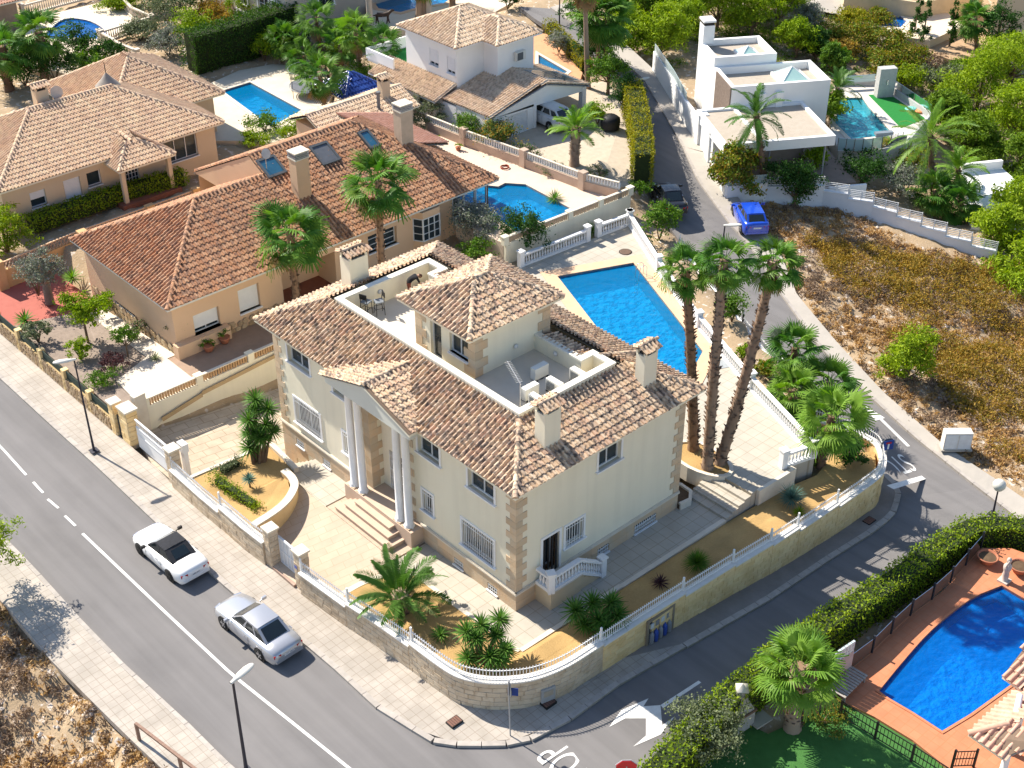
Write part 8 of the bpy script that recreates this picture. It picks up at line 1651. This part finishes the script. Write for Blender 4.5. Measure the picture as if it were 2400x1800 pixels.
tuft(1100, 598, .9, .9, 'lime', 'yellow-green iris clump beyond the villa roof', 90, .03); tuft(1275, 545, .8, .9, 'palm_y', 'bright grassy palm by the openwork wall', 80, .03); tuft(1385, 545, .7, .7, 'palm_y', 'yellow grassy clump between the two short balustrades', 80, .025)
tuft(1300, 470, 1.9, .8, 'palm', 'spiky palm at the corner of the peach house pool', 70, .03); tuft(1055, 520, 1.0, .6, 'palm', 'potted spiky plant beside the glazed sun room', 50, .03)
# --- shrubs and small trees round the houses
shrub(1120, 560, 1.0, 2.0, 2.3, 'silver', 'round silvery flowering shrub beyond the villa roof', 4200, .15)
shrub(1225, 590, .8, 1.7, 2.7, 'dark', 'dark round shrub with orange berries above the balustrade', 4500, .16)
shrub(1120, 610, .8, 1.5, 1.2, 'bush', 'low mixed shrub at the foot of the silvery shrub', 1600)
shrub(1545, 560, .4, 1.35, 2.4, 'bush', 'leafy oleander between balustrade and lane gate', 3600, .18)
shrub(1715, 752, .0, 1.0, 1.9, 'bush', 'small orange tree behind the three palms', 2600, .16, name='orange_tree', cat='tree')
shrub(1795, 880, -.2, .9, 1.0, 'ivy', 'yellowing shrub below the balustrade', 1500); shrub(1740, 845, .0, .6, .9, 'lime', 'lime spiky shrub beside the leaning palm', 900); shrub(1820, 960, -.2, .9, .9, 'dark', 'dark low shrub under the strip palms', 1300)
shrub(1990, 1080, -.5, 1.1, 1.2, 'dark', 'dense dark bush behind the curved corner fence', 2200)
shrub(1900, 1085, -.35, .5, .5, 'ivy', 'small reddish plant at the balustrade end', 500)
tree(385 * 0 + 205, 795, .2, 2.9, 1.5, 'lime', 'lemon tree with bright yellow-green leaves in the stony garden', 4200, .17, name='lemon_tree', trunk=.09)
tree(115, 700, .1, 3.4, 1.5, 'silver', 'old olive tree with thick trunk beside the red paving', 3000, .15, name='olive_tree', trunk=.32, clear=.25, bark=BARK_G, inner=.3)
shrub(90, 690, .05, 1.0, 2.4, 'silver', 'wispy grey shrub beside the old olive', 1500, .13)
tree(300, 835, .25, 1.9, .8, 'bush', 'small rounded standard shrub beside the concrete path', 1500, .14, name='standard_shrub', trunk=.06)
shrub(190, 840, .1, .8, 1.2, 'lime', 'yellow-green young shrub under the lemon tree', 1300, .14); shrub(240, 895, .15, 1.1, .7, 'bush', 'low green cushion shrub by the orange capped pier', 1700, .12); shrub(265, 865, .15, 1.0, .8, 'red', 'dark purple shrub among the stones', 1200, .13); shrub(90, 800, .05, .9, 1.3, 'olive', 'grey-green shrub behind the street wall', 1300)
shrub(320, 790, .25, .9, .9, 'pink', 'rose bush along the concrete path', 1200, .12); shrub(250, 730, .2, .7, .8, 'pink', 'purple bougainvillea near the path', 900, .12)
shrub(425, 775, 1.25, .95, 1.1, 'olive', 'round clipped bush in the planter box of the peach house', 2600, .09); shrub(480, 755, 1.25, .7, .7, 'dark', 'dark leafy plants in the planter box', 1300, .1)
for px, py, lab in ((490, 822, 'terracotta pot with green plant, left of a pair at the peach house'), (527, 803, 'terracotta pot with green plant, right of a pair at the peach house')):
 c = P(px, py, .45); t = thing('flower_pot', tuple(c), lab, 'flower pot', 'pots at the peach house'); b = MB(); b.lathe(tuple(c), [(.2, 0), (.3, .2), (.34, .32), (.36, .4), (.3, .4)], 14); b.build('pot', MT['terracotta'], t); link('foliage', crown_mesh('bush', [(0, 0, .55, .38, .38, .25)], 260, .11), t, Matrix.Translation(c))
hedge(PL([(495, 1118, .08), (455 + 42, 1122, .1), (610, 1200, .2)][1:]), .45, .35, 'hedge', 'low green hedge along the fence in the gravel bed', 1500, .1)
hedge(PL([(500, 1118, .1), (565, 1085, .1)]), .4, .3, 'olive', 'low grey lavender hedge along the drive kerb', 900, .1)
hedge(PL([(58, 545, 1.3), (170, 505, 1.3), (300, 462, 1.3), (437, 425, 1.3)]), 1.2, .9, 'hedge', 'clipped green hedge below the beige bungalow', 6500, .15)
tree(20, 600, .6, 3.2, 1.7, 'hedge', 'dense rounded tree at the left edge beside the garden wall', 5200, .17, name='rounded_tree', trunk=.15, clear=.05)
hedge(PL([(440, 172, 1.3), (520, 150, 1.3), (600, 125, 1.4), (690, 92, 1.5)]), 1.8, 3.4, 'hedged', 'tall dark clipped hedge behind the rectangular pool', 11000, .18)
hedge(PL([(1478, 262, 2.1), (1492, 320, 1.9), (1503, 390, 1.7), (1503, 440, 1.5)]), 1.3, 2.6, 'hedgey', 'tall clipped yellow hedge beside the lane', 9000, .15)
hedge(PL([(1285, 70, 3.0), (1330, 115, 2.8), (1375, 165, 2.6)]), .9, .9, 'hedgey', 'low yellow flowering hedge beside the orange terrace', 3200, .15)
hedge([p + Vector((0, 0, -.05)) for p in PL([(1500, 1900, -1.0), (1612, 1790, -1.0), (1690, 1705, -1.1), (1800, 1610, -1.25), (1950, 1500, -1.6), (2080, 1420, -1.9), (2180, 1345, -2.1), (2262, 1292, -2.2), (2320, 1283, -2.3), (2460, 1300, -2.4)])], 1.2, 1.9, 'hedge', 'long green hedge between the side street and the terracotta terrace', 17000, .15)
tree(1645, 1770, -1.35, 2.6, 1.9, 'olive', 'feathery olive tree beside the barbecue', 6500, .13, name='olive_tree', trunk=.18, clear=.2, bark=BARK_G)
shrub(1930, 1690, -1.3, 1.2, .5, 'ivy', 'low flowering plants under the bright fan palm', 1500, .1); shrub(1960, 1668, -1.3, .5, .4, 'flower', 'yellow flowers by the lawn edging', 500, .1)
for px, py in ((2312, 1312), (2388, 1334)): pass
shrub(1000, 290, 2.1, 1.9, 1.9, 'olive', 'loose grey-green shrub behind the lattice wall', 2800); shrub(1055, 250, 2.2, 1.7, 2.4, 'dark', 'dark shrub between outbuilding and white house', 2800)
shrub(1090, 275, 2.1, 1.5, .9, 'hedgey', 'flat topped yellow bush beside the white house', 2600, .12)
shrub(1110, 325, 2.1, 1.5, 1.8, 'bush', 'green shrub with orange blossom in the middle of the lattice wall', 2600); shrub(1170, 345, 2.1, 1.9, 1.9, 'flower', 'large bush with orange flowers before the garage door', 3800); shrub(1235, 370, 2.0, 1.3, 1.1, 'pink', 'pinkish twiggy bush beside the garage', 1800)
shrub(1290, 405, 2.0, 1.2, .6, 'olive', 'low grey border plants along the lattice wall', 1300, .12); shrub(1400, 420, 1.9, 1.1, .9, 'pink', 'low rose bushes at the end of the drive', 1400, .12); shrub(1500, 455, 1.5, 1.0, .9, 'bush', 'small green bush at the foot of the yellow hedge', 1200)
tree(1425, 215, 2.5, 3.2, 1.9, 'bush', 'rounded leafy tree beside the carport', 5200, .18, name='rounded_tree', trunk=.14, clear=.15); tree(1465, 262, 2.2, 2.9, 1.6, 'dark', 'round grey-green tree at the end of the yellow hedge', 4200, .15, name='rounded_tree', trunk=.14, clear=.1)
shrub(1400, 290, 2.2, 1.3, 1.6, 'lime', 'lime green bush behind the carport', 2000); shrub(1395, 150, 2.6, 1.6, 3.2, 'dark', 'dark conifer bush under the pair of lane palms', 3600, .2); shrub(1345, 55, 3.2, 1.5, 1.6, 'dark', 'dark bush beside the top lane', 2200)
shrub(1310, 120, 2.9, 1.4, 1.4, 'silver', 'bluish shrub row between terrace and lane', 2000); shrub(1190, 20, 3.2, 1.2, 2.0, 'dark', 'clipped dark bush beside the white chimney', 2200)
shrub(690, 320, 1.3, 1.8, 1.4, 'lime', 'bright bush at the near end of the rectangular pool', 2600); shrub(620, 305, 1.2, 1.5, 1.3, 'bush', 'rounded shrub below the bungalow pool', 2000); shrub(600, 340, 1.0, 1.5, 1.1, 'lime', 'yellow-green shrub at the bungalow corner', 2000)
shrub(620, 140, 1.3, 1.5, 2.2, 'lime', 'bright green shrub in front of the tall dark hedge', 2600); shrub(660, 145, 1.3, 1.3, 1.9, 'bush', 'rounded shrub beside the bright shrub on the pool bank', 2200)
for i, (px, py, r, h, k) in enumerate(((560, 60, 1.7, 3.0, 'lime'), (625, 62, 1.8, 3, 'lime'), (800, 150, 1.8, 1.6, 'lime'), (860, 190, 1.5, 1.6, 'bush'), (760, 120, 1.8, 2.2, 'bush'), (840, 120, 1.9, 2.0, 'dark'), (915, 215, 1.2, 1.1, 'hedge'), (700, 110, 1.5, 2.0, 'dark'))):
 shrub(px, py, 1.7, r, h, k, ('banana-like bright plant before the taupe house wall', 'second bright plant under the barred windows', 'lime bush between the slender palms', 'bush at the foot of the white house', 'green bush under the slender palm', 'dark bush behind the yellowish palm', 'low round bush beside the gazebo', 'dark bush at the right end of the tall hedge')[i], 2000)
# gardens at the top left
for i, (px, py, r, h, k) in enumerate(((190, 140, 1.9, 2.8, 'dark'), (255, 150, 2.0, 1.9, 'dark'), (215, 165, 1.9, 1.7, 'bush'), (130, 190, 2.4, 3.0, 'dark'), (60, 200, 2.6, 3.0, 'dark'), (75, 160, 2.2, 2.6, 'bush'), (270, 30, 1.5, 1.4, 'hedge'), (300, 20, 1.4, 1.6, 'bush'), (25, 200, 2.0, 2.4, 'bush'))):
 shrub(px, py, 1.3, r, h, k, ('glossy dark tree in front of the kidney pool', 'dark citrus bush below the baluster wall', 'green citrus bush above the bungalow roof', 'dense dark bush behind the stout palm', 'dark thicket between the two stout palms', 'mid green bush under the stout palm', 'cycad bush at the top balustrade', 'second cycad bush at the top balustrade', 'leafy bush at the left edge above the bungalow roof')[i], 3000, .2)
for i, (px, py, r, h, k) in enumerate(((400, 60, 3.0, 3.2, 'olive'), (345, 20, 2.6, 3.0, 'hedge'), (440, 30, 2.8, 3.0, 'bush'), (395, 130, 2.0, 2.2, 'silver'), (455, 100, 2.3, 2.6, 'lime'), (480, 15, 2.4, 3.2, 'dark'), (330, 95, 2.0, 1.6, 'olive'), (510, 50, 2.2, 1.6, 'scrub'))):
 shrub(px, py, 1.4, r, h, k, ('olive green wild bush behind the baluster corner', 'wild bush beyond the kidney pool terrace', 'green wild bush in the overgrown plot', 'grey feathery olive bush beside the dark hedge', 'yellow-green bush above the tall dark hedge', 'dark wild bush left of the taupe house', 'low tangled bush below the open balusters', 'dry bush on the earth bank')[i], 3600, .2)
# pine wood and garden trees towards the upper right
PG = 'pines at the upper right'
for i, (px, py, z, h, r, k) in enumerate(((1470, 130, 1.6, 4.2, 2.4, 'pine'), (1545, 150, 1.2, 4.8, 2.6, 'pine'), (1500, 60, 2.2, 4.5, 2.6, 'pined'), (1590, 60, 1.8, 5.0, 2.8, 'pined'), (1680, 70, 1.2, 4.8, 2.8, 'pine'), (1760, 90, .8, 4.8, 2.6, 'pine'), (1820, 70, .6, 5.4, 3.0, 'pine'), (1865, 135, .2, 3.2, 1.9, 'lime'), (1700, 20, 1.6, 4.8, 2.8, 'pined'), (1790, 15, 1.4, 4.2, 2.6, 'pined'), (1600, 110, 1.4, 4.0, 2.2, 'lime'), (1440, 20, 2.8, 4.6, 2.6, 'pined'), (1910, 150, -.4, 3.0, 1.4, 'dark'), (1950, 175, -.4, 2.6, 1.3, 'bush'))):
 tree(px, py, z, h, r, k, 'pine tree ' + ('nearest the lane bend', 'right of the lane-bend pine', 'dark behind the lane-bend pine', 'dark and broad at the top edge', 'left of the modern chimney', 'above the modern villa roof', 'large and bright behind the modern villa', 'small and lime coloured by the tall block', 'dark, in the second row at the top', 'dark, right in the second row at the top', 'low and lime coloured before the dark pines', 'dark, beside the top lane pavement', 'slim and dark behind the middle block', 'slim and green left of the pool screen')[i], 7500, .3, 'pine_tree', group=PG, asp=.3, clear=.12, trunk=.16)
for i, (px, py, z, h, r, k) in enumerate(((2290, 250, -1.8, 5.0, 3.2, 'pine'), (2370, 200, -1.6, 4.6, 3.0, 'pine'), (2380, 330, -2.6, 4.6, 3.0, 'pine'), (2280, 370, -2.6, 3.6, 2.4, 'pined'), (2390, 560, -3.2, 5.2, 2.7, 'pine'), (2400, 700, -3.5, 5.0, 2.4, 'pine'), (2210, 300, -2.0, 3.2, 1.9, 'pined'), (2400, 430, -3.0, 4.0, 2.4, 'pined'), (2330, 610, -3.0, 4.0, 2.0, 'pine'))):
 tree(px, py, z, h, r, k, 'bright pine ' + ('largest, right of the turquoise pool', 'at the upper right edge', 'below the upper right pines', 'dark and low behind the flowering bank', 'overhanging the white terrace', 'at the right edge beside the dry hillside', 'small, just right of the glass screen', 'dark, at the right edge above the terrace', 'low, at the foot of the stepped wall')[i], 8500, .3, 'pine_tree', group='bright pines down the right edge', asp=.3, clear=.1, trunk=.18)
tree(2120, 905 * 0 + 905, -2.2, 3.6, 1.75, 'pine', 'lone bright green pine on the dry hillside', 6500, .24, 'pine_tree', asp=.3, clear=.08, trunk=.14)
for i, (px, py) in enumerate(((2140, 92), (2160, 108), (2225, 108), (2262, 100))):
 c = P(px, py, -.1); t = thing('cypress', tuple(c), ('leftmost dark cypress by the small pool', 'second cypress by the small pool', 'slim cypress on the bare earth', 'rightmost slim cypress on the bare earth')[i], 'tree', 'cypresses at the top right'); h = (4.5, 5.0, 4.4, 4.6)[i]; link('crown', crown_mesh('dark', [(0, 0, h * (.2 + .16 * k), .55 * (1 - .13 * k), .55 * (1 - .13 * k), h * .16) for k in range(5)], 1800, .17), t, Matrix.Translation(c)); b = MB(); b.tube([c - Z_ * .2, c + Z_ * h * .6], [.1, .04], 6); b.build('trunk', BARK, t)
tree(2330, 130, -.2, 4.6, 2.2, 'dark', 'dark multi-stemmed tree beside the cream house', 3600, .2, clear=.35)
tree(1722, 468, .25, 4.0, 2.1, 'ivy', 'broad leafy fig tree in front of the modern villa', 5600, .26, name='fig_tree', trunk=.14, clear=.15); tree(1862, 482, -.2, 3.3, 2.1, 'dark', 'dark spreading tree hanging over the white garden wall', 5600, .18, name='spreading_tree', trunk=.14, clear=.1); shrub(1905, 395, .2, 1.1, 1.6, 'lime', 'bright leafy shrub under the flat roof edge', 1500, .2)
shrub(1930, 285, .6, 1.7, 2.0, 'pined', 'spiky succulent bush beside the turquoise pool', 2600, .3); shrub(1900, 240, .8, 1.2, 1.5, 'dark', 'dark climbing bush against the middle block', 1600, .2)
shrub(2110, 455, -1.2, 2.0, 2.0, 'silver', 'round grey-green bush above the stepped wall', 4200, .16); shrub(2020, 430, -.8, 2.4, 2.2, 'dark', 'dark thicket in the shade under the pool wall', 3200, .2); shrub(2130, 400, -1.2, 1.6, 1.8, 'ivy', 'rust and green bush under the large bright palm', 2000, .2)
for i, (px, py, z, r, h, k) in enumerate(((2010, 110, -.3, 2.6, 2.2, 'ivy'), (2080, 130, -.6, 2.6, 2.2, 'ivy'), (2060, 170, -.8, 2.4, 1.8, 'ivy'), (2130, 160, -1.0, 2.6, 1.9, 'ivy'), (2120, 200, -1.0, 2.0, 1.5, 'hedge'), (2000, 60, .2, 2.0, 1.5, 'hedgey'), (1950, 110, -.2, 2.0, 2.2, 'ivy'), (2200, 200, -1.5, 2.4, 1.6, 'olive'), (2270, 340, -2.4, 2.2, 1.7, 'pink'), (2220, 260, -1.8, 2.0, 1.5, 'olive'), (1885, 75, .5, 2.0, 2.4, 'silver'), (2300, 400, -2.8, 2.2, 1.8, 'pined'), (1960, 140, -.4, 1.8, 1.8, 'scrub'), (2250, 180, -1.4, 2.0, 1.4, 'pined'), (2060, 60, .2, 1.4, 1.3, 'ivy'), (2180, 170, -1.3, 1.8, 1.4, 'twig'))):
 shrub(px, py, z, r, h, k, ('creeper mound highest on the bank below the small pool', 'creeper mound in the middle of the bank', 'creeper mound above the concrete shower block', 'creeper mound right of the middle mound', 'low green mound behind the glass screens', 'yellow-green creeper along the cream wall', 'orange tinged creeper beside the small lime pine', 'grey scrub below the rough retaining wall', 'pink flowering bush on the right bank', 'grey-green bush beside the slanting glass screen', 'blue flowering bush above the modern villa', 'dark bush above the white terrace', 'dry creeper left of the creeper mounds', 'dark bush under the cypresses', 'small creeper heap beside the small pool', 'bare twiggy bush below the rough wall')[i], 3200, .22)
tree(-45, 1410, -1.6, 5.6, 2.0, 'pine', 'pine branch reaching in at the lower left edge', 7000, .22, 'pine_tree', asp=.3, trunk=.16, clear=.25)
# ------------------------------------------------------------------ natural ground
GP = [(0, 1500, -2.0), (150, 1650, -2.2), (250, 1800, -2.2), (0, 1800, -3.2), (120, 1800, -2.9), (-200, 1600, -3), (-300, 1300, -1.6), (0, 1420, -1.35), (120, 1565, -1.3), (210, 1650, -1.25), (300, 1740, -1.2), (390, 1815, -1.1), (-300, 2200, -5),
 (1200, 900, -.3), (600, 1000, -.6), (300, 700, -.2), (600, 560, .2), (900, 480, .3), (1050, 540, .7), (1150, 600, .6), (1250, 560, .6), (1390, 545, .6), (1545, 560, .35), (1620, 660, .1), (1700, 745, -.05), (1760, 830, -.2), (1830, 920, -.3), (1900, 1010, -.35), (1990, 1080, -.5), (2020, 1110, -.6),
 (200, 350, 1.2), (60, 560, .9), (350, 480, 1.0), (600, 330, 1.0), (500, 420, .8), (450, 330, 1.1), (700, 330, 1.2), (400, 100, 1.4), (200, 150, 1.2), (60, 200, 1.2), (550, 100, 1.4), (620, 150, 1.2), (700, 120, 1.5), (850, 170, 1.7), (900, 230, 1.8), (800, 110, 1.8), (1000, 250, 2.0), (1100, 300, 2.0), (1200, 360, 2.0), (1400, 420, 1.8), (1420, 250, 2.2), (1380, 160, 2.5), (1300, 80, 2.9), (1250, 20, 3.2), (700, -50, 2.5), (200, -100, 1.5), (1000, -150, 3),
 (1450, 60, 2.6), (1500, 120, 1.8), (1560, 160, 1.3), (1650, 90, 1.3), (1750, 100, .8), (1850, 120, .3), (1950, 150, -.3), (2050, 150, -.7), (2150, 170, -1.2), (2050, 60, .2), (2200, 130, -.6), (2300, 130, -.4), (2250, 250, -1.9), (2350, 250, -2.0), (2280, 380, -2.6), (2400, 350, -2.8), (1700, 20, 1.6), (1850, 0, 1.3), (2100, -50, .8), (2400, -100, 0), (2030, 430, -1.0), (2140, 440, -1.4), (2230, 500, -2.1), (2350, 480, -2.6), (1790, 440, .2), (1900, 430, -.1), (1700, 400, .9),
 (1730, 500, .05), (1800, 520, -.1), (1900, 520, -.5), (1830, 590, -.35), (1880, 680, -.8), (2000, 600, -.9), (2050, 560, -.9), (2150, 620, -1.4), (2300, 680, -2.2), (1980, 790, -1.35), (2080, 900, -1.85), (2100, 760, -1.6), (2250, 850, -2.3), (2400, 800, -3.2), (2230, 1030, -2.2), (2350, 1100, -2.5), (2450, 1180, -2.6), (2400, 1000, -2.9), (2330, 950, -2.6), (2600, 900, -4), (2600, 400, -4),
 (1700, 1690, -1.4), (1900, 1700, -1.42), (2000, 1480, -1.6), (2200, 1360, -2.0), (2300, 1250, -2.5), (2400, 1270, -2.6), (2500, 1400, -2.2), (2400, 1900, -1.5), (1700, 1900, -1.4), (2100, 1600, -2.6), (1650, 1780, -1.4)]
GW = np.array([tuple(P(*p)) for p in GP])
def hnat(x, y):
 x, y = np.atleast_1d(np.asarray(x, float)), np.atleast_1d(np.asarray(y, float)); out = np.empty(len(x))
 for i in range(0, len(x), 4000):
  d2 = (x[i:i + 4000, None] - GW[None, :, 0]) ** 2 + (y[i:i + 4000, None] - GW[None, :, 1]) ** 2 + .3; w = 1 / d2 ** 1.6; out[i:i + 4000] = (w * GW[None, :, 2]).sum(1) / w.sum(1)
 return out
def poly_mask(x, y, poly):
 r = np.zeros(len(x), bool); n = len(poly); j = n - 1
 for i in range(n):
  xi, yi = poly[i]; xj, yj = poly[j]
  if abs(yj - yi) > 1e-9: c = ((yi > y) != (yj > y)) & (x < (xj - xi) * (y - yi) / (yj - yi) + xi); r ^= c
  j = i
 return r
gx = np.concatenate([np.array([-900, -400, -200, -120, -70]), np.arange(-45, 96, .75), np.array([110, 140, 200, 400, 900])]); gy = np.concatenate([np.array([-900, -400, -200, -100, -60]), np.arange(-42, 102, .75), np.array([120, 150, 220, 400, 900])])
XX, YY = np.meshgrid(gx, gy); xf, yf = XX.ravel(), YY.ravel(); zf_ = hnat(xf, yf); paved = np.zeros(len(xf), bool)
rs = _np(5); rough = .10 * np.sin(xf * 1.3 + np.sin(yf * .9) * 2) * np.cos(yf * 1.1) + .07 * np.sin(xf * 3.1 + yf * 2.3) + rs.normal(size=len(xf)) * .035
for poly, zs, drop in CUTS:
 px_ = np.array([p[0] for p in poly]); py_ = np.array([p[1] for p in poly]); m = (xf > px_.min() - 1) & (xf < px_.max() + 1) & (yf > py_.min() - 1) & (yf < py_.max() + 1); ii = np.where(m)[0]
 if len(ii) == 0: continue
 for g in (0., .6):
  q = poly
  k = poly_mask(xf[ii], yf[ii], q)
  if g:
   k = np.zeros(len(ii), bool)
   for dx, dy in ((g, 0), (-g, 0), (0, g), (0, -g)): k |= poly_mask(xf[ii] + dx, yf[ii] + dy, q)
  jj = ii[k]
  if len(jj) == 0: continue
  d2 = (xf[jj, None] - px_[None]) ** 2 + (yf[jj, None] - py_[None]) ** 2 + .05; w = 1 / d2 ** 1.5; zp = (w * np.array(zs)[None]).sum(1) / w.sum(1)
  zf_[jj] = np.minimum(zf_[jj], zp - (drop if not g else .10)); paved[jj] = True
hx = (xf > -.3) & (xf < 11) & (yf > 0) & (yf < 18.2); zf_[hx] = -2.2; zf_ = zf_ + np.where(paved, 0, rough)
zf_[(xf > 10.6) & (xf < 20) & (yf > 17.5) & (yf < 25)] -= .4
nx_, ny_ = len(gx), len(gy); idx = np.arange(nx_ * ny_).reshape(ny_, nx_); Fq = np.stack([idx[:-1, :-1], idx[:-1, 1:], idx[1:, 1:], idx[1:, :-1]], -1).reshape(-1, 4)
GROUND = mat('dry stony ground', (.46, .34, .22), (.27, .20, .12), .9, .95, .7, 9, contrast=1.); 
nt = GROUND.node_tree; N = nt.nodes.new; n2 = N('ShaderNodeTexNoise'); n2.inputs['Scale'].default_value = 2.6; n2.inputs['Detail'].default_value = 6; tc = N('ShaderNodeTexCoord'); nt.links.new(tc.outputs['Object'], n2.inputs[0]); mr = N('ShaderNodeMapRange'); mr.inputs[1].default_value = .58; mr.inputs[2].default_value = .68; nt.links.new(n2.outputs[0], mr.inputs[0]); mx = N('ShaderNodeMix'); mx.data_type = 'RGBA'; mx.inputs[7].default_value = (.62, .55, .48, 1); bs = nt.nodes['Principled BSDF']; nt.links.new(bs.inputs['Base Color'].links[0].from_socket, mx.inputs[6]); nt.links.new(mr.outputs[0], mx.inputs[0]); nt.links.new(mx.outputs[2], bs.inputs['Base Color'])
o = link('ground', npmesh('ground', np.stack([xf, yf, zf_], 1), Fq, GROUND, smooth=True)); o['kind'] = 'structure'; o['label'] = 'dry stony ground with pale rocks and bare soil'
# dry grass, scrub and twigs on the wild slopes
def scatter(name, label, kind, polys, n, hgt, wid, per, size, seed, lean=.5, paths=None):
 rs = _np(seed); pts = []
 for poly, share in polys:
  q = [tuple(P(*p)[:2]) for p in poly]; a = np.array(q); m = 0; k = int(n * share)
  while m < k:
   x = rs.uniform(a[:, 0].min(), a[:, 0].max(), k * 2); y = rs.uniform(a[:, 1].min(), a[:, 1].max(), k * 2); g = np.sin(x * .9 + seed) * np.cos(y * .8 - seed) + .7 * np.sin(x * .37 + y * .41 + seed * 2); ok = poly_mask(x, y, q) & (g + rs.uniform(-1, 1, k * 2) > -.2)
   for pl, zs, dr in CUTS:
    if not ok.any(): break
    ok &= ~poly_mask(x, y, pl)
   pts += list(zip(x[ok], y[ok])); m += ok.sum()
 pts = np.array(pts)[:n]; z = hnat(pts[:, 0], pts[:, 1]); c = np.repeat(np.column_stack([pts, z]), per, 0); s = np.repeat(rs.uniform(.5, 1.25, len(pts)), per)[:, None]; tt = np.repeat(rs.rand(len(pts)), per)
 d = rdir(rs, len(c)); d[:, 2] = np.abs(d[:, 2]) * .9
 p = c + d * np.array((wid, wid, hgt)) * s * rs.rand(len(c), 1) ** .5; V, F = leaves(rs, p, size, .3, .2, d); o = link(name, npmesh(name, V, F, LM[kind], (tt * .6 + rs.rand(len(c)) * .4))); o['kind'] = 'stuff'; o['label'] = label
HILL = [(1755, 480, 0), (1990, 490, -.5), (2150, 580, -1.2), (2420, 640, -3), (2450, 1180, -2.6), (2350, 1125, -2.4), (2210, 1040, -2.1), (2070, 915, -1.75), (1965, 800, -1.3), (1872, 690, -.7), (1832, 590, -.25), (1775, 515, .2)]
HILL2 = [(1880, 560, -.5), (2150, 600, -1.2), (2420, 660, -3), (2450, 1100, -2.8), (2330, 1060, -2.4), (2180, 880, -2), (2060, 760, -1.5), (1960, 660, -1)]
SLOPE = [(-60, 1360, -1.2), (0, 1412, -1.3), (120, 1555, -1.3), (300, 1735, -1.2), (400, 1830, -1.1), (100, 1900, -3), (-100, 1700, -3)]
BANK = [(1440, 0, 2.8), (1560, 180, 1.2), (1650, 130, 1.2), (1900, 180, -.2), (2000, 190, -.6), (2200, 240, -1.5), (2260, 420, -2.5), (2450, 500, -3), (2450, 150, -1.5), (2200, 150, -1), (1980, 50, .3), (1850, -40, 1.3), (1500, -60, 2.5)]
scatter('dry_grass', 'straw coloured dry grass on the open hillside', 'dry', [(HILL, .78), (SLOPE, .22)], 2400, .3, .32, 16, .26, 3); scatter('scrub', 'ochre and olive scrub covering the hillside', 'scrub', [(HILL2, .85), (SLOPE, .15)], 760, .7, .75, 95, .19, 4); scatter('dry_twigs', 'grey-brown twiggy dead scrub between the bushes', 'twig', [(HILL, .75), (SLOPE, .25)], 700, .5, .5, 46, .22, 8)
scatter('undergrowth', 'green undergrowth below the pines', 'pined', [(BANK, 1)], 1300, .6, .7, 50, .2, 6)
def rocks(name, label, poly, n, s, seed):
 rs = _np(seed); q = [tuple(P(*p)[:2]) for p in poly]; a = np.array(q); b = MB(); k = 0
 while k < n:
  x, y = rs.uniform(a[:, 0].min(), a[:, 0].max()), rs.uniform(a[:, 1].min(), a[:, 1].max())
  if not inside((x, y), q): continue
  k += 1; z = float(hnat(x, y)[0]); r = s * rs.uniform(.4, 1.4); v = [(x + r * dx * rs.uniform(.6, 1.2), y + r * dy * rs.uniform(.6, 1.2), z + r * dz * rs.uniform(.4, .8)) for dx, dy, dz in ((1, 0, 0), (.3, 1, 0), (-.9, .5, 0), (-.7, -.8, 0), (.5, -.9, 0), (.1, .1, 1))]; b.add(v, [[0, 1, 5], [1, 2, 5], [2, 3, 5], [3, 4, 5], [4, 0, 5]])
 o = b.build(name, mat('pale rock', (.55, .49, .43), (.42, .36, .31), 3, .95, .4, tint=.2)); o['kind'] = 'stuff'; o['label'] = label
rocks('loose_rocks', 'pale loose stones scattered over the hillside', HILL, 260, .17, 11); rocks('loose_rocks', 'pale stones on the slope below the far pavement', SLOPE, 120, .16, 12)
rocks('garden_rocks', 'rough rockery stones in the stony garden', [(240, 860, .2), (330, 870, .2), (330, 930, .2), (270, 930, .2)], 40, .24, 13)
